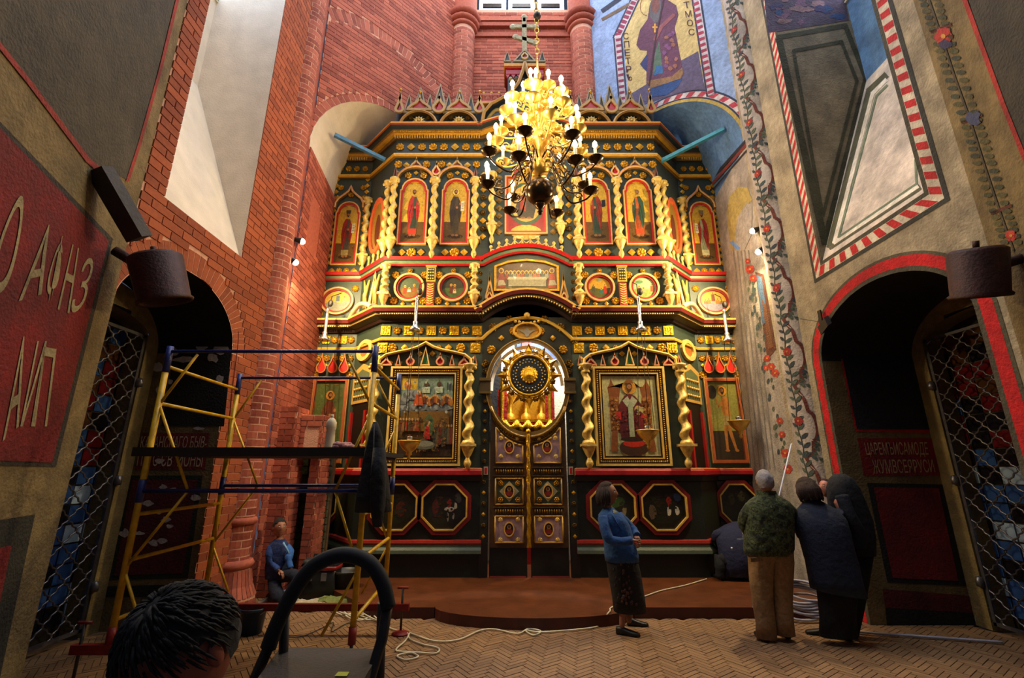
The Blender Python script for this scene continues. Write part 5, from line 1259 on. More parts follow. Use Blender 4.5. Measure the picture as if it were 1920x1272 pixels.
# returns of the lower tier: narrow carved doors with red posts
for s in (-1, 1):
    F = lambda t, z, d=0., s=s: Vector((OCX+s*(2.61+.685*t), IY+.7*t, z))+Vector((s*.71, -.71, 0))*d
    mb = MB(); mb.color('#14100c').poly([F(.28, .2, .012), F(.86, .2, .012), F(.86, 2.9, .012), F(.28, 2.9, .012)])
    for t in (.28, .82): mb.color('#a8201c'); a, b = F(t, .2), F(t+.06, .2); mb.prism([F(t, .2, .0), F(t+.07, .2, .0), F(t+.07, 2.75, .0), F(t, 2.75, .0)], Vector((s*.71, -.71, 0))*.05)
    mb.color('#c9a050').prism([F(.2, 2.9), F(.92, 2.9), F(.92, 3.5), F(.56, 3.62), F(.2, 3.5)], Vector((s*.71, -.71, 0))*.03); mb.color('#5f6a48').poly([F(.28, 2.96, .035), F(.84, 2.96, .035), F(.84, 3.42, .035), F(.56, 3.52, .035), F(.28, 3.42, .035)])
    mb.color('#c9a050')
    for k in range(18): mb.sphere(F(.34+.09*(k % 6), 3.02+.14*(k//6), .04), .03, 6, 4)
    mb.build('side_door', 'painted_wood', t1)
    n = 20; mb = MB()
    e = lambda k, c=(.56, 3.88), rr=(.3, .2): [F(c[0]+(rr[0]-k)*math.cos(2*PI*i/n), c[1]+(rr[1]-k*.7)*math.sin(2*PI*i/n)) for i in range(n)]
    mb.color('#d8b86a').ring(e(0), e(.1), Vector((s*.71, -.71, 0))*.05); mb.color('#a8662c').poly([q+Vector((s*.71, -.71, 0))*.01 for q in e(.08)]); mb.build('oval_cartouche', 'painted_wood', t1)
    # upper return: slim arched panel and corner brackets
    mb = MB(); ar = [(.5+.32*math.cos(2*PI*i/n), 6.45+.62*math.sin(2*PI*i/n)) for i in range(n)]; a2 = [(.5+.22*math.cos(2*PI*i/n), 6.45+.53*math.sin(2*PI*i/n)) for i in range(n)]
    mb.color('#c85a30').ring([F(*p) for p in ar], [F(*p) for p in a2], Vector((s*.71, -.71, 0))*.05); mb.color('#8a6a28').poly([F(*p, .01) for p in a2]); mb.color('#5a2a1c').poly([F(.5+.1*math.cos(2*PI*i/n), 6.35+.35*math.sin(2*PI*i/n), .015) for i in range(n)]); mb.build('slim_icon', 'painted_wood', t3)
    for tt in (.08, .92):
        p = F(tt, 0, .06); inst(C3, 'column', t3, (p.x, p.y, 0))
    for tt, z in ((.3, 4.98), (.7, 4.98)):
        mb = MB(); mb.color('#d0a850').tube([F(tt-.1, 5.3, .03), F(tt, 5.0, .05), F(tt+.06, 4.75, .03)], [.02, .05, .02], 6); mb.color('#d0a850').tube([F(tt+.12, 5.35, .03), F(tt+.02, 5.1, .04), F(tt-.03, 4.72, .03)], [.02, .035, .02], 6); mb.build('scroll_bracket', 'painted_wood', t2)
    mb = MB(); mb.color('#cbb98a'); P = [F(1.0, 4.5, .2), F(.8, 4.62, .22), F(.55, 4.72, .22), F(.3, 4.68, .22), F(.1, 4.58, .2)]; mb.tube(bez(P, 5), .045, 8); mb.build('scroll', 'painted_wood', t2)
# ---- royal doors and their surround
DZ, DRX, DRZ = 3.14, .66, .79
mb = MB().color('#2b2a1c')
inS = lambda u, z: not (((u-.8)/DRX)**2+((z-DZ)/DRZ)**2 < 1) and not (abs(u-.8) < .655 and z < DZ)
wall_rows(mb, T(-.8, 0, .0), (1,0,0), (0,0,1), 1.6, POD, 4.75, lambda u, z: inS(u, z), .03, 80)
sur = mb.build('door_surround', 'painted_wood', ico)
mb = MB()
for s in (-1, 1):     # dark studded pilasters
    mb.color('#1c1f16').box(T(s*.73-.06, .62, .05), T(s*.73+.06, 3.28, 0)); mb.color('#4a3a1c').box(T(s*.73-.09, 3.02, .09), T(s*.73+.09, 3.26, 0)); mb.color('#6a5224').box(T(s*.73-.1, 3.22, .11), T(s*.73+.1, 3.27, 0)); mb.color('#6a5224').box(T(s*.73-.1, 3.0, .1), T(s*.73+.1, 3.04, 0))
    mb.color('#14120e').box(T(s*.73-.07, POD, .05), T(s*.73+.07, .62, 0))
    mb.color('#a8a090').box(T(s*.70-.035, 1.66, .075), T(s*.70+.035, 1.79, .05)); mb.color('#a81a18').box(T(s*.70-.02, 1.68, .08), T(s*.70+.02, 1.77, .06))
mb.build('pilasters', 'painted_wood', sur)
for s in (-1, 1):
    for k in range(14):
        z = .72+.165*k
        if abs(z-1.72) > .08: ros(sur, s*.73, z, .035, ROS_D if k % 2 else DIA_G, d=.06)
mb = MB(); n = 48
E1 = lambda k: [T(math.cos(2*PI*i/n)*(DRX-k), DZ+math.sin(2*PI*i/n)*(DRZ-k)) for i in range(n)]
mb.color('#6d5220').ring(E1(-.055), E1(.0), (0, -.06, 0)); mb.color('#a8823a').ring(E1(-.07), E1(-.055), (0, -.07, 0)); mb.build('round_rim', 'painted_wood', sur)
mat('white_glow', '#f4efe2', .5, 0, .05)
mb = MB(); n2 = 40
for i in range(n2):
    a, b = .02*PI+PI*1.0*i/n2, .02*PI+PI*1.0*(i+1)/n2-.012*(1 if i % 8 == 7 else 0)
    F = lambda q, r, d: T(math.cos(q)*(DRX-r), DZ+math.sin(q)*(DRZ-r), d)
    mb.add([F(a, .0, -.22), F(b, .0, -.22), F(b, .05, -.28), F(a, .05, -.28)], [(0,1,2,3)])
mb.build('white_reveal', 'white_glow', sur)
for q in range(9):
    a = PI*(.12+.76*q/8)
    if q != 4: ros(sur, (DRX+.2)*math.cos(a)*.95, DZ+(DRZ+.26)*math.sin(a), .08 if q % 2 else .055, ROS_G if q % 2 else DIA_G)
for q in range(7):
    a = PI*(.22+.56*q/6)
    if q != 3: ros(sur, 1.1*math.cos(a), DZ+.1+1.16*math.sin(a), .085, ROS_D)
for s in (-1, 1):
    for z in (3.4, 3.55): ros(sur, s*.73, z, .06, ROS_D)
mb = MB(); n = 20; e = lambda k: [T(.26*math.cos(2*PI*i/n)*(1-k), 4.13+.16*math.sin(2*PI*i/n)*(1-k), .02) for i in range(n)]
mb.color('#c9982e').ring(e(0), e(.16), (0, -.06, 0)); mb.color('#b58a2c').poly(e(.14)); mb.color('#8f8a80').poly([T(x, z, .03) for x, z in ((-.17,4.16),(-.05,4.14),(0,4.2),(.05,4.14),(.17,4.16),(.05,4.09),(.02,4.03),(-.02,4.03),(-.05,4.09))])
for k in range(7): mb.color('#d8b050').sphere(T(-.21+.07*k, 4.29+.02*math.cos(k), .05), .03, 6, 4)
mb.sphere(T(0, 4.42, .05), .06, 8, 6); mb.build('dove_cartouche', 'painted_wood', sur)
# doors
doors = empty('royal_doors', T(0, POD, .02), 'pair of gilded royal doors with pale panels and oval portraits', 'door')
def ebot(x): return DZ-(DRZ+.03)*math.sqrt(max(0, 1-(x/(DRX+.03))**2))
for s in (-1, 1):
    mb = MB(); xs = [s*(.03+.60*i/12) for i in range(13)]
    out = [T(s*.03, .55, .0)]+[T(x, ebot(x), .0) for x in xs]+[T(s*.63, .55, .0)]
    mb.color('#4a3114').prism(out if s > 0 else out[::-1], (0, -.04, 0))
    bot = [T(s*.03, POD, -.01), T(s*.63, POD, -.01), T(s*.63, .55, -.01), T(s*.03, .55, -.01)]; mb.color('#12130d').prism(bot, (0, -.03, 0)); mb.color('#8a3430').box(T(min(s*.05, s*.62), POD, .03), T(max(s*.05, s*.62), POD+.02, .0))
    lf = mb.build('door_leaf', 'painted_wood', doors)
    # curved carved edge
    mb = MB(); mb.mi = 0; P = [T(x, ebot(x)-.06, .06) for x in [s*(.02+.62*i/14) for i in range(15)]]; mb.tube(P, .035, 6); P = [T(x, ebot(x)-.14, .05) for x in [s*(.04+.56*i/14) for i in range(15)]]; mb.tube(P, .012, 6)
    for i in range(17):
        x = s*(.05+.56*i/16); z = ebot(x); mb.sphere(T(x, z-.10, .045), .024, 6, 4)
    for z in (1.71, 1.09):
        for i in range(12): mb.sphere(T(s*(.1+.43*i/11), z, .045), .028, 6, 4, (.6, 1, 1.5))
        mb.box(T(s*.315-.26, z+.06, .065), T(s*.315+.26, z+.075, .03)); mb.box(T(s*.315-.26, z-.075, .065), T(s*.315+.26, z-.06, .03))
    mb.build('carved_border', 'dark_gold', lf)
    for (za, zb, kind) in ((1.85, 2.48, 0), (1.20, 1.60, 1), (.63, 1.02, 0)):
        mb = MB(); x0, x1 = sorted((s*.09, s*.54))
        tp = [(x, (ebot(x)-.2) if kind == 0 and za > 1.8 else zb) for x in [x1-(x1-x0)*i/6 for i in range(7)]]
        tp = [(x, min(z, 2.62)) for x, z in tp]
        ol = [(x0, za), (x1, za)]+tp; ol = [p for i, p in enumerate(ol)]
        mb.color('#9a7c84' if kind == 0 else '#4a4428').poly([T(*p, .048) for p in ol])
        for i in range(len(ol)):
            a, b = ol[i-1], ol[i]; mb.color('#b98f3c').tube([T(*a, .055), T(*b, .055)], .014, 5)
        cx, cz = (x0+x1)/2, (za+zb)/2-(.06 if za > 1.8 else 0); n = 16
        if kind: mb.color('#2f4a30').poly([T(cx, cz-.19, .052), T(cx+.19, cz, .052), T(cx, cz+.19, .052), T(cx-.19, cz, .052)]); mb.color('#a8a080').poly([T(cx, cz-.16, .054), T(cx+.16, cz, .054), T(cx, cz+.16, .054), T(cx-.16, cz, .054)])
        el = lambda k: [T(cx+(.085-k)*math.cos(2*PI*i/n), cz+(.11-k)*math.sin(2*PI*i/n), .05) for i in range(n)]
        mb.color('#d0a040').ring(el(0), el(.018), (0, -.025, 0)); mb.color('#24100c').poly([p+Vector((0, -.008, 0)) for p in el(.016)])
        mb.color('#7a2018').poly([T(cx+u, cz+v, .062) for u, v in ((-.055,-.07),(.055,-.07),(.05,-.01),(0,.02),(-.05,-.01))]); mb.color('#b08a48').poly([T(cx+.034*math.cos(2*PI*i/10), cz+.035+.034*math.sin(2*PI*i/10), .0625) for i in range(10)]); mb.color('#6a3c22').poly([T(cx+.02*math.cos(2*PI*i/10), cz+.035+.024*math.sin(2*PI*i/10), .063) for i in range(10)])
        mb.build('door_panel', 'painted_wood', lf)
        for dx in (-.14, .14):
            for dz in (-.15, .15): inst(SUN if not kind else ROS_G, 'star', lf, T(cx+dx, cz+dz*(.85 if kind else 1), .055), (0, 0, 0), (.045, .04, .045))
mb = MB(); V = []; Fc = []; n = 8; m = 60
for j in range(m+1):
    z = .56+1.76*j/m; a = j*.9
    for i in range(n): q = 2*PI*i/n; r = .032*(1+.25*math.cos(2*(q-a*.5))); V.append(T(r*math.cos(q), z, .09+r*math.sin(q)))
for j in range(m):
    for i in range(n): Fc.append((j*n+i, j*n+(i+1) % n, (j+1)*n+(i+1) % n, (j+1)*n+i))
mb.add(V, Fc, True); mb.sphere(T(0, 2.36, .09), .04, 8, 6); mb.build('centre_post', 'gold_leaf', doors)
# ---- sunburst disc hanging in the round opening
scx, scz = qx(992, 704)
sb = empty('sunburst_disc', T(scx, scz-.5, .02), 'gilded sunburst disc with a dark beaded ring in the round opening above the doors', 'ornament')
S = lambda r, a, d: T(scx+1.14*r*math.cos(a), scz+1.14*r*math.sin(a), d)
mb = MB(); n = 36; mb.prism([S(.33, 2*PI*i/n, -.02) for i in range(n)], (0, -.03, 0)); mb.build('disc', 'dark_gold', sb)
mb = MB(); mb.tube([S(.31, 2*PI*i/n, .03) for i in range(n)], .022, 8, close=True); mb.tube([S(.35, 2*PI*i/n, .01) for i in range(n)], .012, 6, close=True); mb.build('ring', 'gold_leaf', sb)
mb = MB().color('#1d232b'); mb.prism([S(.27, 2*PI*i/n, .01) for i in range(n)], (0, -.02, 0)); mb.build('dark_plate', 'painted_wood', sb)
mb = MB()
for k in range(26):
    for r in (.245, .205): mb.sphere(S(r, 2*PI*(k+(.5 if r < .22 else 0))/26, .035), .011, 6, 4)
mb.build('beads', 'cream_gold', sb)['kind'] = 'stuff'
mb = MB(); mb.lathe([(.145, 0), (.14, .02), (.1, .035), (.07, .03), (.05, .05), (0, .06)], 20, S(0, 0, .03), (0,-1,0))
for k in range(16): mb.sphere(S(.12, 2*PI*k/16, .045), .02, 6, 4)
mb.build('boss', 'gold_leaf', sb)
for k in range(24):
    a = 2*PI*k/24; big = k % 2 == 0; L = .59 if big else .47; w = .085 if big else .06; mb = MB()
    u = Vector((math.cos(a), 0, math.sin(a))); v = Vector((-u.z, 0, u.x)); c = S(0, 0, -.01)
    mb.add([c+u*.37, c+u*.42+v*w, c+u*.48+v*w*.5, c+u*L, c+u*.48-v*w*.5, c+u*.42-v*w, c+u*.43+Vector((0, -.05, 0))], [(0,1,6),(1,2,6),(2,3,6),(3,4,6),(4,5,6),(5,0,6)]); mb.build('petal', 'dark_gold' if not big else 'gold', sb)
mb = MB(); mb.tube([S(.3, PI/2, .0), T(scx, DZ+DRZ, -.02)], .008, 6); mb.build('hanging_wire', 'iron', sb)
# ---- crown of the iconostasis
crown = MB().color('#252e3a')
crown.box(T(-2.66, 8.44, .0), T(-.87, 8.9, -.15)); crown.box(T(.87, 8.44, 0), T(2.66, 8.9, -.15)); crown = crown.build('crown', 'painted_wood', ico)
for s in (-1, 1):
    for cx in (1.36, 2.18):
        mb = MB(); mb.fixout = (0, -1, 0); mb.sweep([T(*p) for p in arc(s*cx, 8.47, .37, .37, PI, 0, 16)], [(0, -.03), (.09, -.03), (.11, 0), (.09, .035), (0, .035)], ['#4a3414', '#a07430', '#b98a3c', '#7a5420']); mb.build('kokoshnik_arch', 'painted_wood', crown)
        inst(SUN, 'sunflower_boss', crown, T(s*cx, 8.62, .03), (0, 0, 0), (.135, .1, .135))
        for dx, dz, r in ((-.23, .1, .07), (.23, .1, .07), (-.17, .25, .045), (.17, .25, .045)): ros(crown, s*cx+dx, 8.47+dz, r, ROS_D, d=.02)
        flame(crown, ogee_outline(s*cx, 8.85, .52, .42), .05, '#a98344', '#a81a20', .07); mb = MB(); mb.sphere(T(s*cx, 9.3, .1), .03, 8, 6); mb.build('finial_ball', 'gold', crown)
        flame(crown, spike_outline(s*cx, 9.0, .26, .5), .035, '#8f7d5a', '#3a3038', .02)
    for x, w, h in ((1.77, .28, .50), (2.58, .2, .55), (.94, .22, .5)):
        flame(crown, drop_outline(s*x, 8.76, w, h), .05, '#b08a48', '#b0182a', .1)
        if x == 1.77: flame(crown, spike_outline(s*x, 8.95, .3, .62), .04, '#93805a', '#3a3038', .03)
        else: mb = MB(); mb.sphere(T(s*x, 8.76+h+.03, .12), .03, 8, 6); mb.build('finial_ball', 'gold', crown)
    for x in (1.12, 1.58, 1.97, 2.4): flame(crown, spike_outline(s*x, 8.8, .22, .48), .035, '#8f7d5a', '#2c3648', .05)
    # small railing beside the tower
    mb = MB(); mb.color('#c98a22').box(T(s*.7-.22, 9.02, .1), T(s*.7+.22, 9.07, -.05)); mb.color('#b01a20').box(T(s*.7-.22, 9.07, .08), T(s*.7+.22, 9.11, -.05))
    for k in range(3):
        c = T(s*.7+(k-1)*.16, 9.11, .03); mb.color('#a85a48').lathe([(.03, 0), (.012, .06), (.035, .12), (.05, .15), (.05, .17), (0, .17)], 8, c); mb.color('#c9982e').sphere(c+Vector((0, 0, .22)), .035, 8, 6)
    mb.build('railing', 'painted_wood', crown)
    L = [(.87, 8.50), (.84, 8.72), (.70, 8.92), (.5, 9.05), (.3, 9.2), (.14, 9.45), (.05, 9.75), (0, 9.98)]
    P = [(s*x, z) for x, z in L]; P = P if s < 0 else P[::-1]
    mb = MB(); mb.fixout = (0, -1, 0); mb.sweep([T(*p, .1) for p in P], [(0, -.04), (.1, -.04), (.13, 0), (.1, .03), (0, .03)], ['#2a2a30', '#a07a3c', '#b98f4c', '#7a5a24']); mb.build('ogee_moulding', 'painted_wood', crown)
    mb = MB(); mb.color('#a8904c').tube(bez([T(s*.78, 8.62, .08), T(s*.6, 8.85, .09), T(s*.3, 8.8, .09), T(s*.12, 8.66, .09), T(s*.2, 8.55, .09)], 6), .04, 6); mb.build('scroll', 'painted_wood', crown); ros(crown, s*.66, 8.6, .08, ROS_D, d=.1); ros(crown, s*.18, 9.62, .07, ROS_D, d=.06)
L = [(.87, 8.50), (.84, 8.72), (.70, 8.92), (.5, 9.05), (.3, 9.2), (.14, 9.45), (.0, 9.9)]
mb = MB().color('#263240'); mb.prism([T(-x, z, .09) for x, z in L]+[T(x, z, .09) for x, z in L[-2::-1]], (0, .12, 0)); mb.build('ogee_gable', 'painted_wood', crown)
mb = MB().color('#27313d'); mb.box(T(-.36, 8.9, .04), T(.36, 9.88, -.4)); mb.color('#a01f38').box(T(-.40, 9.80, .07), T(.40, 9.96, -.44)); mb.color('#c98a22').box(T(-.44, 9.96, .12), T(.44, 10.03, -.48)); mb.color('#a81a18').box(T(-.42, 9.93, .1), T(.42, 9.965, -.46)); mb.color('#4a4a44').box(T(-.43, 10.03, .1), T(.43, 10.07, -.46))
for k in range(7):
    x = -.36+.12*k; mb.color('#a01f38').prism([T(x-.05, 9.8, .06), T(x+.05, 9.8, .06), T(x, 9.7, .06)], (0, .05, 0))
    if k % 2: mb.color('#b9a070').sphere(T(x-.06, 9.66, .08), .04, 8, 6)
mb.build('tower', 'painted_wood', crown)
flame(crown, spike_outline(-.37, 10.07, .15, .28), .02, '#8f8468', '#2c3648', .1); flame(crown, spike_outline(.37, 10.07, .15, .28), .02, '#8f8468', '#2c3648', .1)
flame(crown, spike_outline(0, 10.07, .5, .34), .03, '#8f8468', '#2c3648', .1); flame(crown, drop_outline(0, 10.1, .16, .26), .03, '#b9a070', '#a01a2c', .13)
mat('weathered_gilt', '#9a9578', .55, .3, .35, 30, .4, 60)
mb = MB()
mb.box(T(-.05, 10.35, .05), T(.05, 11.36, 0)); mb.box(T(-.22, 11.08, .05), T(.22, 11.17, 0)); mb.obox(T(.02, 10.76, .025), (.19, 0, -.07), (0, .025, 0), (.015, 0, .045)); mb.box(T(-.03, 11.25, .05), T(.03, 11.4, 0))
for x, z in ((-.25, 11.125), (.25, 11.125), (0, 11.4), (-.19, 10.84), (.23, 10.68)): mb.sphere(T(x, z, .025), .075, 10, 8, (1, .4, 1))
mb.build('cross', 'weathered_gilt', crown)
# ---- sanctuary seen through the round opening
mb = MB(); mb.mi = 0; mb.box((-1.2, 9.38, 0), (1.75, 9.48, 6.2)); mb.poly([(-1.2, 8.3, 6.2), (1.75, 8.3, 6.2), (1.75, 9.4, 6.2), (-1.2, 9.4, 6.2)]); sw = mb.build('wall_sanctuary', 'white_plaster'); struct(sw, 'white sanctuary wall glimpsed through the round opening of the doors', 'wall')
ciel = empty('altar_canopy', (OCX, 9.1, POD), 'gilded and red altar canopy glimpsed through the round opening', 'canopy')
mb = MB().color('#a81c18'); mb.box((OCX-.5, 9.0, POD), (OCX+.5, 9.3, 2.62)); mb.build('base', 'painted_wood', ciel)
for s in (-1, 1):
    mb = MB(); mb.lathe([(.06, 0), (.05, .05), (.035, .1), (.05, .5), (.035, .9), (.06, 1.0)], 10, (OCX+s*.46, 9.0, 2.6)); mb.build('post', 'gold_leaf', ciel)
    mb = MB().color('#b8221c'); mb.box((OCX+s*.46-.09, 8.98, 2.62), (OCX+s*.46+.09, 9.02, 3.25)); mb.build('curtain', 'cloth', ciel)
mb = MB()
for k in range(40): mb.tube([(OCX-.48+.024*k, 8.96, 2.42+.08*math.sin(k*1.1)), (OCX-.46+.024*k, 8.94, 2.52), (OCX-.45+.024*k, 8.96, 2.6+.05*math.sin(k*.7))], .016, 5)
mb.box((OCX-.52, 8.97, 2.36), (OCX+.52, 9.0, 2.42)); mb.box((OCX-.52, 8.97, 2.62), (OCX+.52, 9.0, 2.67)); mb.build('carved_screen', 'gold_leaf', ciel)
mb = MB()
for x in (-.3, .0, .3): mb.lathe([(.1, 0), (.09, .1), (.03, .15), (.03, .4), (.07, .5), (.0, .62)], 10, (OCX+x, 9.1, 2.66))
mb.box((OCX-.4, 9.2, 2.66), (OCX+.4, 9.24, 3.2)); mb.build('altar_vessels', 'gold', ciel)
mb = MB().color('#16171f'); mb.box((-.65, 9.30, 2.3), (-.22, 9.36, 4.4)); mb.build('dark_hanging', 'cloth');  # plain dark sheet filling the left of the sanctuary opening
o = bpy.data.objects['dark_hanging']; tag(o, 'dark cloth hanging left inside the sanctuary opening', 'curtain')
mb = MB().color('#2a3a66'); mb.box((.1, 9.30, 3.9), (.95, 9.35, 4.8)); mb.color('#8a2a30').box((.2, 9.28, 4.1), (.4, 9.30, 4.6)); o = mb.build('painted_banner', 'cloth'); tag(o, 'blue and red painted banner high inside the sanctuary opening', 'banner')
lamp('sanctuary_light', 'POINT', (OCX+.3, 8.75, 4.7), 620, (1, .93, .8), shadow_soft_size=.15)
# ============================================================ CHANDELIER AND LAMPS
# spotlights on the bay sides
mat('spot_bulb', '#fff2d8', .4, 0, 0, emit='#fff0d0', estr=60); mat('lamp_body', '#2a2826', .5, .3, .2)
for i, (px, py, left, lab) in enumerate(((563, 452, 1, 'upper small spotlight fixed to the brick bay left of the iconostasis'), (551, 490, 1, 'lower small spotlight fixed to the brick bay left of the iconostasis'), (1415, 432, 0, 'upper small spotlight on the painted plaster right of the iconostasis'), (1425, 470, 0, 'lower small spotlight on the painted plaster right of the iconostasis'))):
    A = JA if left else JA2; N = JN if left else Vector((-vd2.y, vd2.x, 0))
    p = PP(px, py, A+N*.07, N); tgt = Vector((OCX+(-1.2 if left else 1.2), 7.9, 4.9 if i % 2 == 0 else 3.2)); d = (tgt-p).normalized()
    r = empty('spotlight', p, lab, 'lamp', 'spotlights beside the iconostasis')
    mb = MB(); mb.lathe([(.0, -.12), (.035, -.12), (.04, -.05), (.05, .0), (.055, .02)], 12, p, d); mb.build('housing', 'lamp_body', r)
    mb = MB(); mb.lathe([(0, .012), (.045, .012)], 12, p, d); mb.sphere(p+d*.03, .048, 10, 8); mb.build('bulb', 'spot_bulb', r)
    mb = MB(); mb.tube([p-d*.06, p-N*.07-d*.06], .012, 6); mb.build('bracket', 'lamp_body', r)
    lamp('spotlight_beam', 'SPOT', p+d*.08, 480 if i % 2 == 0 else 360, (1, .76, .38), tgt, spot_size=3.0, spot_blend=.5, shadow_soft_size=.05)
# chandelier
chp = PY(1012, 360, 5.6); CX, CY, CZ = chp.x, chp.y, chp.z      # centre of the bottom globe
ch = empty('chandelier', (CX, CY, CZ-.2), 'many-armed brass chandelier with lit candle bulbs and a dark globe below', 'chandelier')
sc_ = 5.6/ray(1012, 300).y/FPX                                   # metres per pixel near the chandelier
mat('candle_glow', '#fff4de', .4, 0, 0, emit='#ffe2a8', estr=40); mat('candle_white', '#f0e2c0', .5, 0, .05, emit='#ffe2b0', estr=.55)
mb = MB(); mb.sphere((CX, CY, CZ), 26*sc_, 24, 16); mb.build('globe', 'dark_brass', ch)
mb = MB(); mb.lathe([(0, -.36), (.02, -.35), (.04, -.31), (.02, -.28), (.06, -.24), (.075, -.2), (.05, -.16), (.03, -.15)], 14, (CX, CY, CZ)); mb.build('bottom_finial', 'dark_brass', ch)
H = lambda py: PY(1012, py, CY).z
prof = [(.02, H(330)), (.12, H(325)), (.15, H(315)), (.08, H(300)), (.05, H(290)), (.14, H(275)), (.17, H(262)), (.08, H(250)), (.05, H(240)), (.12, H(225)), (.14, H(212)), (.05, H(200)), (.04, H(190)), (.09, H(178)), (.1, H(170)), (.03, H(160)), (.03, H(150)), (.06, H(142)), (.02, H(130)), (.015, H(112))]
mb = MB(); mb.lathe([(r, z) for r, z in prof], 16, (CX, CY, 0)); mb.build('stem', 'brass', ch)
mb = MB(); z = H(112); 
for k in range(14):
    mb.tube([(CX+.03*math.cos(a*PI/4)*(k % 2), CY+.03*math.cos(a*PI/4)*(1-k % 2), z+.06+.055*math.sin(a*PI/4)) for a in range(8)], .009, 5, close=True); z += .1
mb.build('chain', 'brass', ch)
mb = MB(); mb.tube([(CX, CY, z), (CX-.03, CY, z+1), (CX, CY, ZT)], .02, 6); mb.tube(bez([(CX+.03, CY, z), (CX-.05, CY, z+.6), (CX+.06, CY, z+1.3), (CX-.02, CY, z+2), (CX-.02, CY, ZT)], 6), .012, 5); mb.sphere((CX+.01, CY, H(30)), .06, 8, 6, (1, 1, 1.2)); mb.build('suspension_rod', 'iron', ch)
rows = [(12, .93, H(322), H(330), 'dark_brass'), (12, .72, H(262), H(300), 'brass'), (10, .62, H(213), H(248), 'brass'), (8, .40, H(180), H(205), 'brass'), (6, .16, H(165), H(178), 'brass')]
# lowest tier: long S arms
rows = [(6, .72, H(352), H(322), 'dark_brass', .1), (8, .78, H(318), H(305), 'dark_brass', .5), (8, .62, H(275), H(285), 'brass', .2), (8, .55, H(238), H(255), 'brass', .6), (7, .44, H(205), H(225), 'brass', .1), (5, .22, H(178), H(185), 'brass', .4)]
cand = MB(); cand.lathe([(.022, 0), (.022, .16), (.016, .175), (0, .18)], 8); CAND = meshdata(cand, 'candle', 'candle_white')
bulb = MB(); bulb.lathe([(0, 0), (.022, .01), (.034, .04), (.03, .07), (.014, .1), (0, .115)], 8); BULB = meshdata(bulb, 'bulb', 'candle_glow')
pan = {}
for m in ('dark_brass', 'brass'):
    b = MB(); b.lathe([(0, -.07), (.02, -.065), (.035, -.05), (.07, -.03), (.105, .0), (.112, .012), (.1, .015), (.06, .0), (.02, -.005), (.02, .02), (0, .02)], 14); pan[m] = meshdata(b, 'drip_pan', m)
ki = 0; lz = []
for n, R, zp, zs, m, ph in rows:
    for k in range(n):
        a = ph+2*PI*k/n; u = Vector((math.cos(a), math.sin(a), 0)); c = Vector((CX, CY, 0)); tip = c+u*R+Vector((0, 0, zp-.07))
        drop = -.16 if m == 'dark_brass' else -.12
        pts = [c+u*.05+Vector((0, 0, zs)), c+u*R*.3+Vector((0, 0, zs+.06)), c+u*R*.55+Vector((0, 0, zp+drop-.02)), c+u*R*.85+Vector((0, 0, zp+drop)), tip]
        mb = MB(); mb.tube(bez(pts, 5), .013, 6)
        q = c+u*R*.42+Vector((0, 0, (zs+zp)/2)); v = Vector((-u.y, u.x, 0))
        mb.tube([q+u*(.09*(1-t/12))*math.cos(t*.8)+Vector((0, 0, .09*(1-t/12)*math.sin(t*.8))) for t in range(12)], .009, 5); q2 = c+u*R*.75+Vector((0, 0, zp+drop+.06))
        mb.tube([q2+u*(.06*(1-t/10))*math.cos(-t*.8)+Vector((0, 0, .06*(1-t/10)*math.sin(t*.8))) for t in range(10)], .008, 5)
        if m == 'brass':
            for t in (.35, .6): mb.lathe([(0, 0), (.03, .01), (.045, .0), (.03, -.012), (0, -.015)], 8, c+u*R*t+Vector((0, 0, zs+.1)), u)
        arm = mb.build('arm', m, ch)
        inst(pan[m], 'drip_pan', arm, tip+Vector((0, 0, .07))); inst(CAND, 'candle', arm, tip+Vector((0, 0, .08))); inst(BULB, 'bulb', arm, tip+Vector((0, 0, .255)))
        ki += 1
        if ki % 4 == 0: lamp('candle_light', 'POINT', tip+Vector((0, 0, .32)), 34, (1, .82, .50), shadow_soft_size=.06)
for k in range(14):
    a = k*2.4; z = CZ+.5+k*.08; mb = MB(); r = .12+.1*((k*7) % 3)
    mb.sphere((CX+r*math.cos(a), CY+r*math.sin(a), z), .06, 8, 6, (1, 1, .6)); mb.tube([(CX, CY, z-.05), (CX+r*math.cos(a), CY+r*math.sin(a), z)], .012, 5); mb.build('reflector', 'brass', ch)
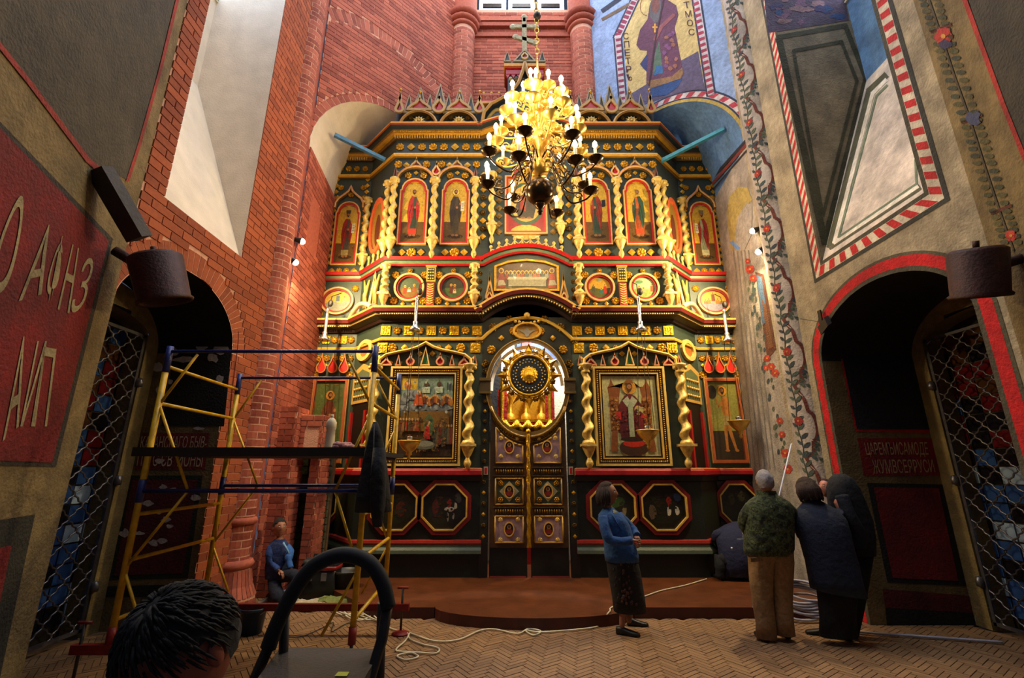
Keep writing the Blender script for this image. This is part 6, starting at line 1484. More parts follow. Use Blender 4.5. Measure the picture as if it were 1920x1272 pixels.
# hanging oil lamps before the icons
def hang(px, ytop, ybow, Y, lab, xb, xtop):
    t = PY(px, ytop, Y); b = PY(xb, ybow, Y); b.x = t.x+(b.x-t.x)*.9; r = empty('hanging_lamp', (t.x, Y, b.z-.2), lab, 'lamp', 'hanging oil lamps')
    mb = MB(); mb.lathe([(.0, .34), (.02, .33), (.035, .28), (.02, .25), (.03, .2), (.028, -.12), (.05, -.14), (.04, -.18), (.06, -.22), (.11, -.28), (.1, -.29), (0, -.26)], 12, t)
    mb.build('counterweight', 'silver', r)
    mb = MB(); mb.tube([t+Vector((0, 0, .33)), (t.x+.02, Y+.1, t.z+.6), PY(xtop, ytop-60, Y+.3)], .008, 5); mb.sphere(t+Vector((.04, 0, .42)), .05, 8, 6, (1, .6, 1.4)); mb.build('hook', 'iron', r)
    for k in range(3):
        a = 2*PI*k/3+.4; mb = MB(); mb.tube([t+Vector((.06*math.cos(a), .06*math.sin(a), -.28)), b+Vector((.15*math.cos(a), .15*math.sin(a), .02))], .005, 4); mb.build('chain', 'iron', r)
    mb = MB(); mb.lathe([(0, -.26), (.02, -.25), (.03, -.22), (.02, -.19), (.05, -.17), (.04, -.14), (.1, -.09), (.155, -.02), (.17, .02), (.165, .035), (.13, .03), (.05, .0), (0, 0)], 18, b); mb.build('bowl', 'brass', r)
    mb = MB(); mb.lathe([(.03, 0), (.04, .05), (.05, .1), (.045, .11)], 10, b); mb.build('glass_cup', 'silver', r)
    mb = MB(); mb.tube([b+Vector((.175*math.cos(q*PI/8), .175*math.sin(q*PI/8), .035)) for q in range(16)], .012, 5, close=True); mb.build('rim', 'brass', r)
hang(611, 610, 825, 8.05, 'hanging oil lamp before the left wing icon', 588, 640)
hang(780, 590, 832, 7.55, 'hanging oil lamp before the crowded city icon', 768, 795)
hang(1199, 590, 812, 7.55, 'hanging oil lamp before the enthroned saint icon', 1214, 1185)
hang(1361, 612, 794, 8.05, 'hanging oil lamp before the ascetic icon on the right wing', 1386, 1340)
# blue props between crown and side bays
def beam(a, b, w, m, lab):
    a, b = Vector(a), Vector(b); d = (b-a).normalized(); u = d.cross(Vector((0, 0, 1))).normalized(); v = u.cross(d)
    mb = MB(); mb.obox((a+b)/2, d*(b-a).length/2, u*w, v*w); o = mb.build('tie_beam', m, loc=(a+b)/2); return tag(o, lab, 'beam')
mat('blue_beam', '#4a7fa8', .6, 0, .3, 10); mat('teal_beam', '#3f93ad', .6, 0, .3, 10)
beam(PY(627, 253, 7.6), PY(722, 300, 8.15), .035, 'blue_beam', 'blue painted beam propping the left corner of the cornice')
beam(PY(1358, 242, 7.45), PY(1240, 302, 8.1), .035, 'teal_beam', 'blue and teal painted beam propping the right corner of the cornice')
# old iron and lamps near the viewer
mat('old_wood', '#2a211a', .7, 0, .4, 8, .4, 30)
a = PY(187, 318, 3.25); b = PY(262, 448, 3.55); mb = MB(); d = (b-a).normalized(); u = Vector((1, 0, 0)); u = (u-d*u.dot(d)).normalized(); v = d.cross(u)
mb.obox((a+b)/2, d*(b-a).length/2, u*.075, v*.06); o = empty('wooden_bracket', (a+b)/2, 'dark wooden bracket block on the near left pier', 'bracket'); mb.build('block', 'old_wood', o)
for p in (.2, .7): mb = MB(); q = a.lerp(b, p)-v*.06; mb.sphere(q, .014, 8, 6); mb.build('bolt', 'iron', o)
def flood(px, py, Y, pipe, lab, tilt):
    c = PY(px, py, Y); r = empty('floodlight', c, lab, 'lamp', 'dark floodlights on pipes')
    ax = Vector(tilt).normalized(); k = Y/ray(px, py).y/FPX
    mb = MB(); mb.lathe([(0, -46*k), (36*k, -46*k), (44*k, -40*k), (42*k, 38*k), (46*k, 42*k), (44*k, 47*k), (38*k, 44*k), (36*k, 10*k), (0, 10*k)], 20, c, ax); mb.build('drum', 'rust_iron', r)
    mb = MB(); mb.tube([c, PY(pipe[0], pipe[1], Y-.15)], 9*k, 8); mb.build('pipe', 'rust_iron', r)
    mb = MB(); mb.tube([c-ax*46*k, c-ax*60*k], 5*k, 8); mb.build('knob', 'rust_iron', r)
flood(300, 522, 3.9, (215, 470), 'rusty floodlight drum on a pipe by the left doorway', (.22, .3, -1))
flood(1834, 512, 3.5, (1960, 470), 'rusty floodlight drum on a pipe over the right doorway', (.1, .3, -1))
p = PX(1546, 610, XR-.06); r = empty('small_projector', p, 'small black projector clamped beside the red arch', 'lamp'); mb = MB(); mb.obox(p, (.03, 0, .02), (0, .08, -.04), (0, .02, .06)); mb.build('housing', 'lamp_body', r); mb = MB(); mb.obox(p+Vector((0, .05, .13)), (.01, 0, 0), (0, .03, 0), (0, 0, .09)); mb.build('mount', 'lamp_body', r); mb = MB(); mb.tube([p+Vector((0, .03, .05)), PX(1500, 598, XR-.02)], .004, 4); mb.build('cable', 'lamp_body', r)
# ============================================================ BRICK PIERS, GATES
def pier(x0, x1, y0, y1, z0, z1, name, label, nmax=120):
    mb = MB(); mb.box((x0, y0, z0), (x1, y1, z1)); o = mb.build(name, 'mortar'); struct(o, label, 'pier')
    lay_bricks(o, (x0, y0, z0), (1,0,0), (0,0,1), (0,-1,0), x1-x0, z1-z0, lambda u, z: True, L=.24, H=.09, nmax=nmax)
    lay_bricks(o, (x1, y0, z0), (0,1,0), (0,0,1), (1,0,0), y1-y0, z1-z0, lambda u, z: True, L=.24, H=.09, nmax=nmax)
    return o
pier(-3.62, -3.36, 7.3, 7.7, 0, 2.62, 'wall_pier_near', 'square brick pier standing next to the round column on the left')
pier(-3.17, -3.02, 7.55, 7.95, 0, 2.42, 'wall_pier_far', 'narrow brick pier at the edge of the iconostasis left wing')
mb = MB(); mb.box((-3.37, 7.45, 1.95), (-3.0, 7.9, 2.58)); o = mb.build('wall_lintel', 'mortar'); struct(o, 'brick lintel with a small blind panel joining the two left piers', 'wall'); lay_bricks(o, (-3.37, 7.45, 1.95), (1,0,0), (0,0,1), (0,-1,0), .37, .63, lambda u, z: not (.1 < u < .33 and .12 < z < .45), L=.24, H=.09)
lay_bricks(o, (-3.0, 7.45, 1.95), (0,1,0), (0,0,1), (1,0,0), .45, .63, lambda u, z: True, L=.24, H=.09)
mat('mossy_stone', '#4a4d33', .85, 0, .5, 9, .7, 25)
st = MB(); st.box((-3.5, 7.98, 0), (-2.95, 8.05, 2.1)); ms = struct(st.build('wall_stone_infill', 'floor_mortar'), 'greenish rough stone infill between the two left brick piers', 'wall')
z = .02
while z < 1.95:
    h = random.uniform(.1, .16); x = -3.48
    while x < -2.98:
        w_ = random.uniform(.14, .26); mb = MB(); mb.box((x+.008, 7.93, z+.008), (min(x+w_, -2.97)-.008, 8.0, z+h-.008)); mb.build('stone', 'mossy_stone', ms); x += w_
    z += h
# ---- lattice gates in the doorways
mat('gate_iron', '#6f6c72', .38, .75, .3, 20)
def gate(d, sx, label, y0, y1, posts):
    X = d['xb']+sx*.02; z0, z1 = .06, 3.38
    r = empty('lattice_gate', (X, (y0+y1)/2, z0), label, 'gate', 'wrought iron door gates')
    mb = MB()
    for y in posts: mb.box((X-.015, y-.018, z0), (X+.015, y+.018, z1))
    mb.box((X-.015, y0, z0), (X+.015, y1, z0+.035)); mb.box((X-.015, y0, z1-.035), (X+.015, y1, z1)); mb.build('frame', 'gate_iron', r)
    # wavy bars crossing into quatrefoils
    s = .125; A = .0625; per = .25; k = 0
    while y0+k*s < y1+.01:
        pts = []; sg = 1 if k % 2 else -1
        for i in range(int((z1-z0)/per*14)+1):
            z = z0+per*i/14; t = 2*PI*(z-z0)/per; wv = (math.sin(t)-.11*math.sin(3*t)-.19*math.sin(4*t)*math.copysign(1, math.cos(t)))*.9
            pts.append((X, min(max(y0+k*s+sg*A*wv, y0+.012), y1-.012), z))
        mb = MB(); mb.tube(pts, .0095, 5); mb.build('lattice_bar', 'gate_iron', r); k += 1
    for zz in (2.78, 1.62, .5): mb = MB(); mb.lathe([(0, -.05), (.035, -.05), (.04, .0), (.03, .05), (0, .06)], 10, (X-sx*.04, y1+.015, zz)); mb.build('hinge', 'gate_iron', r)
    return r
gate(DL, -1, 'grey wavy lattice gate in the left doorway', DL['y0']+.14, DL['y1']-.22, (DL['y0']+.16, DL['y1']-.24))
gate(DR, 1, 'grey wavy lattice gate with a middle post in the right doorway', DR['y0']+.14, DR['y1']-.22, (DR['y0']+.16, 5.05, DR['y1']-.24))
# glass doors behind the gates: leaded panes, bluish light put into the colour of the lower ones
PC = {}
for nm, c in (('pane_blue', '#2c4a86'), ('pane_pale', '#8fa6c4'), ('pane_red', '#5a1418'), ('pane_dark', '#17141a'), ('pane_amber', '#4a2c18')): PC[nm] = mat(nm, c, .15, 0, .3, 8, coat=.3)
def glass_door(d, sx, lab, n):
    X = d['xb']+sx*.26; y0, y1 = d['y0']-.3, d['y1']+.1
    r = empty(n, (X, (y0+y1)/2, 0), lab, 'door', None, 'structure')
    mb = MB().color('#1c1612'); mb.box((X, y0, 0), (X+sx*.05, y1, 3.9)) if sx > 0 else mb.box((X-.05, y0, 0), (X, y1, 3.9)); mb.build('door_leaf', 'painted_wood', r)
    for i in range(9):
        for j in range(16):
            y = y0+.12+(y1-y0-.2)*i/9; z = .15+.205*j; a = (y1-y0-.2)/9-.02
            low_ = z < 1.7
            nm = random.choice(['pane_blue', 'pane_pale', 'pane_blue', 'pane_dark'] if low_ else ['pane_red', 'pane_dark', 'pane_amber', 'pane_red', 'pane_blue'])
            mb = MB(); xs = sorted((X-sx*.012, X)); mb.box((xs[0], y, z), (xs[1], y+a, z+.185)); mb.build('pane', nm, r)
glass_door(DL, -1, 'leaded door of blue and red panes behind the left gate', 'door_1')
glass_door(DR, 1, 'leaded door of blue and dark panes behind the right gate', 'door_2')
lamp('doorway_daylight', 'AREA', (DL['xb']+.5, 4.35, 2.6), 5, (.45, .65, 1), (DL['xb'], 5.0, .8), shape='RECTANGLE', size=.3, size_y=.5) if False else None
# ============================================================ SCAFFOLD
mat('yellow_paint', '#c79a12', .45, .1, .3, 14, .15, 40); mat('blue_paint', '#1d2b6e', .45, .1, .4, 14, .15, 40); mat('red_paint', '#7a1414', .5, .1, .35, 14); mat('dark_deck', '#141318', .7, 0, .4, 10); mat('screw_steel', '#4a4644', .4, .8, .3)
YFr, YBk = 4.42, 5.80
def at(px, py, Y): return PY(px, py, Y)
fl_x = at(320, 650, YFr).x; fr_x = at(705, 650, YFr).x; bl_x = at(450, 705, YBk).x; br_x = at(749, 705, YBk).x
ztop = at(512, 650, YFr).z
scf = empty('scaffold_tower', ((fl_x+fr_x)/2, 5.1, 0), 'yellow and blue steel scaffold tower standing left of the royal doors', 'scaffold')
def posts(x, Y, zb, lab):
    o = None
    mb = MB(); mb.tube([(x, Y, zb), (x, Y, ztop-.24)], .027, 10); mb.build('post', 'yellow_paint', scf)
    mb = MB(); mb.tube([(x, Y, ztop-.26), (x, Y, ztop)], .03, 10); mb.build('post_sleeve', 'blue_paint', scf)
    mb = MB(); mb.tube([(x, Y, 1.46), (x, Y, 1.66)], .031, 10); mb.build('post_sleeve', 'blue_paint', scf)
    mb = MB(); mb.tube([(x, Y, zb-.06), (x, Y, zb+.07)], .034, 10); mb.build('foot_socket', 'red_paint', scf)
ZB = .40
for x, Y in ((fl_x, YFr), (fr_x, YFr), (bl_x, YBk), (br_x, YBk)): posts(x, Y, ZB, '')
def bar(p, q, r, m, nm): mb = MB(); mb.tube([p, q], r, 8); mb.build(nm, m, scf)
# end frame rungs (left frame then right frame)
for (x0, x1) in ((fl_x, bl_x), (fr_x, br_x)):
    for z in (ztop-.20, ztop-.56, 1.36, .98, .52): bar((x0, YFr, z), (x1, YBk, z), .018, 'yellow_paint', 'rung')
# long rails
for x0, x1, Y in ((fl_x, fr_x, YFr), (bl_x, br_x, YBk)):
    bar((x0, Y, ztop-.05), (x1, Y, ztop-.05), .017, 'blue_paint', 'guard_rail'); bar((x0, Y, 1.56), (x1, Y, 1.56), .019, 'blue_paint', 'guard_rail')
    for z0_, z1_ in ((ztop-.55, 1.56),):
        xm0, xm1 = x0+.18, x1-.18
    bar((x0, Y, ztop-.58), (x0+.28, Y, ztop-.08), .013, 'yellow_paint', 'diagonal_brace'); bar((x0+.02, Y, ztop-.60), (x0+.42, Y, 1.57), .013, 'yellow_paint', 'diagonal_brace')
    bar((x1, Y, ztop-.58), (x1-.28, Y, ztop-.08), .013, 'yellow_paint', 'diagonal_brace'); bar((x1-.02, Y, ztop-.72), (x1-.26, Y, 1.57), .013, 'yellow_paint', 'diagonal_brace')
    bar((x0, Y, .92), (x0+.42, Y, 1.55), .013, 'yellow_paint', 'diagonal_brace'); bar((x0, Y, .9), (x0+.26, Y, .42), .013, 'yellow_paint', 'diagonal_brace')
    bar((x1, Y, .92), (x1-.26, Y, 1.55), .013, 'yellow_paint', 'diagonal_brace'); bar((x1, Y, .9), (x1-.26, Y, .40), .013, 'yellow_paint', 'diagonal_brace')
# deck
zd = at(500, 850, YFr).z
mb = MB(); mb.box((fl_x-.1, YFr-.02, zd-.02), (fr_x+.02, YBk+.02, zd+.03)); mb.build('deck', 'dark_deck', scf)
mb = MB(); mb.box((fl_x-.12, YFr-.05, zd-.03), (fr_x+.02, YFr-.03, zd+.05)); mb.build('toe_board', 'dark_deck', scf)
bar((fr_x, YFr, zd-.03), (br_x, YBk, zd-.03), .02, 'blue_paint', 'deck_bearer')
# base beams with screw jacks
def jack(x, Y, zbm, h=.42):
    mb = MB(); mb.tube([(x, Y, .03), (x, Y, h)], .013, 8); mb.build('jack_screw', 'screw_steel', scf)
    mb = MB(); mb.lathe([(0, .04), (.03, .035), (.09, .015), (.1, 0), (0, 0)], 12, (x, Y, 0)); mb.build('jack_foot', 'red_paint', scf)
    mb = MB(); mb.tube([(x-.06, Y, h), (x+.06, Y, h)], .014, 6); mb.build('jack_handle', 'red_paint', scf)
zb2 = .26
mb = MB(); mb.box((bl_x-.1, YBk-.03, zb2-.03), (br_x+.28, YBk+.03, zb2+.04)); mb.build('base_beam', 'red_paint', scf); jack(br_x+.2, YBk, zb2, .46); 
mb = MB(); mb.box((fl_x-.30, YFr-.03, ZB-.13), (fl_x+.9, YFr+.03, ZB-.06)); mb.build('base_beam', 'red_paint', scf); jack(fl_x-.24, YFr, ZB, .5); jack(fl_x+.8, YFr, ZB, .42)
mb = MB(); mb.tube([(fr_x, YFr, .0), (fr_x, YFr, ZB)], .015, 8); mb.build('jack_screw', 'screw_steel', scf)
mb = MB(); mb.tube([(bl_x, YBk, zb2), (bl_x, YBk, ZB)], .02, 8); mb.tube([(br_x, YBk, zb2), (br_x, YBk, ZB)], .02, 8); mb.build('spigots', 'red_paint', scf)
# things on the deck
def lathe_thing(name, label, cat, c, prof, m, n=14, part=None):
    mb = MB(); mb.lathe(prof, n, c); return tag(mb.build(name, m, loc=c), label, cat)
mat('wax', '#e8d8b4', .5, 0, .1, 8)
c = PZ(616, 852, zd+.03); c = Vector((PY(616, 850, 4.75).x, 4.75, zd+.031))
b = empty('plastic_bottle', c, 'tall white plastic bottle on the scaffold deck', 'bottle'); mb = MB(); mb.lathe([(0, 0), (.05, 0), (.048, .05), (.042, .2), (.05, .23), (.05, .28), (.035, .31), (.012, .33)], 14, c); mb.build('body', 'wax', b); mb = MB(); mb.lathe([(.014, .33), (.016, .335), (.016, .36), (0, .362)], 10, c); mb.build('cap', 'wax', b)
mb = MB().color('#c08a88'); c = Vector((PY(648, 848, 4.55).x, 4.55, zd+.075))
for k in range(12): mb.sphere(c+Vector((random.uniform(-.09, .09), random.uniform(-.05, .05), random.uniform(-.02, .01))), random.uniform(.028, .042), 7, 5, (1.3, 1, .9))
o = mb.build('crumpled_rag', 'cloth', loc=c); tag(o, 'crumpled pinkish rag lying on the scaffold deck', 'rag')
# jacket hung on the scaffold post
def loft(mb, secs, n=16, cap=True, p=2.4):
    """secs: (centre, ax, ay) superellipse sections"""
    V = []
    for c, ax, ay in secs:
        c, ax, ay = Vector(c), Vector(ax), Vector(ay)
        for i in range(n):
            q = 2*PI*i/n; cs, sn = math.cos(q), math.sin(q)
            V.append(c+ax*math.copysign(abs(cs)**(2/p), cs)+ay*math.copysign(abs(sn)**(2/p), sn))
    F = []; m = len(secs)
    for j in range(m-1):
        for i in range(n): F.append((j*n+i, j*n+(i+1) % n, (j+1)*n+(i+1) % n, (j+1)*n+i))
    if cap: F.append(tuple(range(n))[::-1]); F.append(tuple((m-1)*n+i for i in range(n)))
    return mb.add(V, F, True)
jk = empty('hanging_jacket', (fr_x+.02, YFr-.06, 1.0), 'black work jacket hanging on the right front post of the scaffold', 'jacket'); mb = MB().color('#0b0b10'); S_ = []
for py, xl, xr, dp in ((792, 700, 708, .03), (815, 692, 716, .05), (850, 684, 722, .08), (890, 677, 727, .10), (930, 670, 731, .12), (960, 666, 733, .12)):
    a, b_ = PY(xl, py, YFr-.1), PY(xr, py, YFr-.1); S_.append(((a+b_)/2+Vector((0, -.0, 0)), (b_-a)/2, (0, dp, 0)))
loft(mb, S_, 20); body_j = mb.build('body', 'cloth', jk)
mb = MB().color('#0d0d14'); S_ = []
for py, xl, xr, dp in ((840, 700, 722, .05), (900, 694, 724, .06), (950, 694, 722, .06), (988, 700, 716, .05)):
    a, b_ = PY(xl, py, YFr-.2), PY(xr, py, YFr-.2); S_.append(((a+b_)/2, (b_-a)/2, (0, dp, 0)))
loft(mb, S_, 14); mb.build('sleeve', 'cloth', jk)
mb = MB().color('#14141c'); mb.tube([PY(702, 795, YFr-.16), PY(699, 880, YFr-.25), PY(697, 960, YFr-.24)], .006, 5); mb.build('zip', 'cloth', jk)
# ============================================================ STEP LADDER IN FRONT
mat('ladder_tube', '#3a3330', .45, .6, .3, 20); mat('foam_grip', '#171415', .8, 0, .2, 30); mat('ladder_step', '#2f2724', .7, .1, .3, 40, .3, 120); mat('sticker', '#9aa82c', .5, 0, .2)
LY = 1.62; lad = empty('step_ladder', (PY(610, 1150, LY).x, LY, 0), 'folding step ladder with a curved black handle in the foreground', 'ladder')
hp = [(503,1215),(522,1165),(550,1110),(585,1065),(625,1044),(660,1042),(695,1058),(718,1095),(728,1140)]
mb = MB(); mb.tube(bez([PY(x, y, LY) for x, y in hp], 5), .024, 10); mb.build('foam_grip', 'foam_grip', lad)
mb = MB(); a = PY(500, 1222, LY); d_ = (PY(478, 1272, LY)-a); mb.tube([PY(540, 1128, LY), a, a+d_*1.0, Vector((a.x-.12, LY-.25, .02))], .017, 8); mb.build('rail', 'ladder_tube', lad)
a = PY(726, 1140, LY); mb = MB(); mb.tube([PY(727, 1135, LY), PY(716, 1200, LY), Vector((PY(700, 1272, LY).x, LY-.06, PY(700, 1272, LY).z)), Vector((PY(690, 1300, LY).x+.02, LY-.3, .02))], .017, 8); mb.build('rail', 'ladder_tube', lad)
for px in (536, 716):
    p = PY(px, 1130, LY+.03); mb = MB(); mb.tube([p, Vector((p.x, LY+.08, p.z-.3)), Vector((p.x, LY+.5, .02))], .015, 8); mb.build('rear_leg', 'ladder_tube', lad)
zp = PY(600, 1240, LY-.02).z
q0 = [PZ(548, 1214, zp), PZ(700, 1217, zp), PZ(712, 1225, zp), PZ(672, 1290, zp), PZ(470, 1290, zp), PZ(520, 1222, zp)]
mb = MB(); mb.prism(q0, (0, 0, -.03)); mb.build('top_step', 'ladder_step', lad)
s0 = [PZ(634, 1261, zp+.002), PZ(655, 1261, zp+.002), PZ(650, 1269, zp+.002), PZ(627, 1269, zp+.002)]; mb = MB(); mb.prism(s0[::-1], (0, 0, .001)); mb.build('sticker', 'sticker', lad)
for z in (.32, .62, .9): mb = MB(); mb.box((PY(510, 1272, LY).x-.04, LY-.25+.12*z, z), (PY(690, 1272, LY).x+.06, LY-.02+.1*z, z+.03)); mb.build('step', 'ladder_step', lad)
# ============================================================ THINGS ON THE FLOOR
mat('blue_plastic', '#16304f', .4, 0, .2); mat('black_plastic', '#161616', .45, 0, .2); mat('case_grey', '#2a3036', .5, 0, .25, 20); mat('case_red', '#8c1418', .45, 0, .15); mat('white_cord', '#c9c0a4', .6, 0, .15, 20); mat('grey_conduit', '#a8a6b4', .5, 0, .1); mat('white_board', '#d4d6dc', .5, 0, .08)
def bucket(px, py, Y, r0, h, m, label, wire='steel_grey'):
    c = PZ(px, py, 0.0); r = empty('bucket', c, label, 'bucket', 'builders buckets'); mb = MB(); mb.lathe([(0, .004), (r0*.78, 0), (r0, h), (r0*1.05, h), (r0*1.05, h-.02), (r0*.97, h-.03), (r0*.75, .01), (0, .01)], 20, c); mb.build('body', m, r)
    mb = MB(); mb.tube([c+Vector((r0*1.05*math.cos(q*PI/10), -r0*.5*math.sin(q*PI/10)-.02, h-.02-.06*math.sin(q*PI/10))) for q in range(11)], .005, 5); mb.build('handle', wire, r); return r
bucket(470, 1188, 0, .14, .26, 'blue_plastic', 'dark blue bucket on the floor beside the round column')
bucket(645, 1118, 0, .2, .34, 'black_plastic', 'black bucket behind the tool case near the iconostasis')
c = PZ(598, 1120, 0.0); tc = empty('tool_case', c, 'dark wheeled tool case with a red band', 'tool case'); X, Y = c.x, c.y
mb = MB(); S_ = [((X, Y, .0), (.26, 0, 0), (0, .15, 0)), ((X, Y, .02), (.27, 0, 0), (0, .16, 0)), ((X, Y, .36), (.25, 0, 0), (0, .15, 0)), ((X, Y, .37), (.24, 0, 0), (0, .14, 0))]; loft(mb, S_, 24, True, 8); mb.build('body', 'black_plastic', tc)
mb = MB(); S_ = [((X, Y, .37), (.26, 0, 0), (0, .16, 0)), ((X, Y, .42), (.26, 0, 0), (0, .16, 0))]; loft(mb, S_, 24, True, 8); mb.build('red_band', 'case_red', tc)
mb = MB(); S_ = [((X, Y, .42), (.26, 0, 0), (0, .16, 0)), ((X, Y+.01, .5), (.23, 0, 0), (0, .14, 0))]; loft(mb, S_, 24, True, 8); mb.build('lid', 'case_grey', tc)
mb = MB(); mb.tube([(X-.12, Y-.02, .5), (X-.12, Y-.02, .56), (X+.12, Y-.02, .56), (X+.12, Y-.02, .5)], .014, 6); mb.build('handle', 'case_grey', tc)
for s in (-1, 1): mb = MB(); mb.box((X+s*.1-.035, Y-.175, .24), (X+s*.1+.035, Y-.15, .34)); mb.build('latch', 'steel_grey', tc); mb = MB(); mb.lathe([(0, -.03), (.06, -.03), (.06, .03), (0, .03)], 14, (X+s*.27, Y+.05, .06), (1,0,0)); mb.build('wheel', 'case_grey', tc)
def cable(pts, r, m, name, label, n=5): mb = MB(); mb.tube(bez(pts, 6), r, n); o = mb.build(name, m, loc=pts[0]); return tag(o, label, 'cable')
F0 = lambda px, py, h=.012: PZ(px, py, h)
cable([PZ(1325, 1086, POD+.012), PZ(1285, 1098, POD+.012), PZ(1240, 1108, POD+.012), PZ(1205, 1120, POD+.012), PZ(1150, 1138, POD+.012), PZ(1144, 1146, POD+.014), PZ(1139, 1152, POD+.005), PZ(1136, 1160, .07), F0(1130, 1171), F0(1108, 1178), F0(1060, 1183), F0(1010, 1186), F0(985, 1182), F0(1000, 1192), F0(1014, 1184), F0(990, 1180), F0(970, 1189), F0(930, 1181), F0(900, 1183), F0(860, 1200), F0(818, 1203), F0(780, 1192), F0(768, 1188), F0(768, 1198), F0(790, 1208), F0(822, 1216), F0(815, 1226), F0(775, 1224), F0(745, 1230), F0(760, 1238), F0(784, 1232), F0(770, 1224), F0(742, 1220), F0(760, 1202), F0(764, 1188), F0(735, 1180), F0(715, 1168), F0(690, 1160), F0(660, 1150)], .009, 'white_cord', 'extension_cord', 'long white cord looping over the floor before the curved step')
cable([F0(500, 1195), F0(560, 1195), F0(600, 1180), F0(625, 1168), F0(622, 1185), F0(650, 1170), F0(690, 1160)], .006, 'black_plastic', 'cable', 'thin black cable on the floor under the scaffold')
for i, lab in enumerate(('white cord tangled among the rags under the scaffold', 'second loop of white cord beside the rags')):
    P = []; 
    for k in range(16): a = k*.9+i; P.append(PZ(650+i*25+38*math.cos(a)*(1-.02*k), 1140+i*10+14*math.sin(a*1.3), .02+.01*(k % 3)))
    cable(P, .009, 'white_cord', 'cord_tangle', lab)
for px, py, w_, h, col, lab in ((570, 1140, 45, .08, '#b0a488', 'cream rag heap left of the tool case'), (625, 1135, 50, .09, '#707a3c', 'olive green rag heap under the scaffold'), (668, 1132, 30, .06, '#5a6440', 'small green rag beside the scaffold post')):
    c = PZ(px, py, 0); k = c.y/ray(px, py).y/FPX; mb = MB().color(col); V = []; n, m = 18, 7
    for j in range(m+1):
        for i in range(n):
            q = 2*PI*i/n; t = j/m; rr = w_*k*(1-t**1.5)*(1+.25*math.sin(q*5+j)+.15*math.sin(q*9-j*2)); V.append((c.x+rr*math.cos(q), c.y+rr*.6*math.sin(q), h*(1-(1-t)**2)+.02*math.sin(q*4+j)*t*(1-t)*4+.004))
    Fc = [(j*n+i, j*n+(i+1) % n, (j+1)*n+(i+1) % n, (j+1)*n+i) for j in range(m) for i in range(n)]; mb.add(V, Fc, True); tag(mb.build('rag_heap', 'cloth', loc=c), lab, 'rag')
# grey conduits by the brick pier, and paper scraps
for k, q in enumerate(('rearmost', 'second from the back', 'middle', 'second from the front', 'frontmost')): cable([PZ(505+k*4, 1108+k*3, .03), PZ(540+k*3, 1098+k*4, .035), PZ(590+k*4, 1090+k*5, .03)], .014, 'grey_conduit', 'conduit', 'grey plastic conduit by the kneeling worker, '+q+' of five')['group'] = 'conduits by the kneeling worker'
# coil of conduit on the right
cc = PZ(1520, 1165, 0.0); coil = empty('conduit_coil', cc, 'coil of pale grey conduit on the floor beside the khaki trousers', 'conduit')
for k in range(8):
    R0 = .34-.012*k; mb = MB(); t = random.uniform(.25, .5); ph = random.uniform(-.3, .3)
    mb.tube([cc+Vector((R0*math.cos(a*PI/14)+.03*math.sin(k*2), .1+R0*.55*math.sin(a*PI/14+ph), .03+.028*k+R0*t*(1+math.sin(a*PI/14+ph)))) for a in range(28)], .014, 6, close=True); mb.build('loop', 'grey_conduit', coil)
a = PZ(1505, 1108, .0); mb = MB(); mb.obox((a.x+.02, a.y+.2, .38), (.11, 0, 0), (0, .012, .02), (-.02, -.05, .37)); tag(mb.build('white_board', 'white_board', loc=(a.x, a.y+.2, 0)), 'white board leaning on the wall behind the conduit coil', 'board')
cable([PZ(1560, 1180, .02), PZ(1640, 1188, .02), PZ(1740, 1195, .02), PZ(1880, 1205, .02)], .014, 'grey_conduit', 'conduit', 'pale conduit lying along the foot of the right wall')
mb = MB(); a, b_ = PY(1448, 985, 6.2), PY(1484, 832, 6.3); a = b_+(a-b_)*1.9; mb.tube([a, b_], .009, 8); tag(mb.build('fluorescent_tube', mat('pale_tube', '#b9bfd8', .4, 0, .1), loc=a), 'thin pale tube leaning against the flower-painted column', 'tube')
# clay block at the wing foot
c = PZ(570, 1098, 0); mb = MB(); mb.obox((c.x, c.y, .27), (.14, .03, 0), (-.03, .1, 0), (.02, 0, .27)); tag(mb.build('stone_block', 'brick', loc=(c.x, c.y, 0)), 'rough reddish stone block at the foot of the left wing', 'block')

# red cable hanging on the left brick wall
mb = MB(); mb.tube(bez([PX(447, 622, XL+.03), PX(446, 650, XL+.03), PX(437, 720, XL+.025), PX(431, 780, XL+.02), PX(428, 815, XL+.02)], 5), .006, 5); tag(mb.build('wall_cable', 'red_paint', loc=PX(447, 622, XL+.03)), 'thin dark red cable hanging on the brick beside the left doorway', 'cable')
# ============================================================ PEOPLE
def skinned(mb, J, E, sub=2):
    """J: name -> (point, radius); E: edges; adds one continuous skinned surface to mb"""
    names = list(J); idx = {n: i for i, n in enumerate(names)}
    me = bpy.data.meshes.new('sk'); me.from_pydata([tuple(J[n][0]) for n in names], [(idx[a], idx[b]) for a, b in E], []); o = bpy.data.objects.new('sk', me); COL.objects.link(o)
    m = o.modifiers.new('s', 'SKIN'); m.use_smooth_shade = True; sv = me.skin_vertices[0].data
    for n in names:
        r = J[n][1]; sv[idx[n]].radius = (r, r) if not isinstance(r, tuple) else r
    sv[0].use_root = True
    s = o.modifiers.new('d', 'SUBSURF'); s.levels = sub; s.render_levels = sub
    dg = bpy.context.evaluated_depsgraph_get(); e = bpy.data.meshes.new_from_object(o.evaluated_get(dg))
    mb.add([v.co.copy() for v in e.vertices], [tuple(p.vertices) for p in e.polygons], True)
    bpy.data.objects.remove(o); bpy.data.meshes.remove(me); bpy.data.meshes.remove(e)
    return mb
def rotm(yaw, pitch, roll=0.): return Matrix.Rotation(yaw, 3, 'Z') @ Matrix.Rotation(pitch, 3, 'X') @ Matrix.Rotation(roll, 3, 'Y')
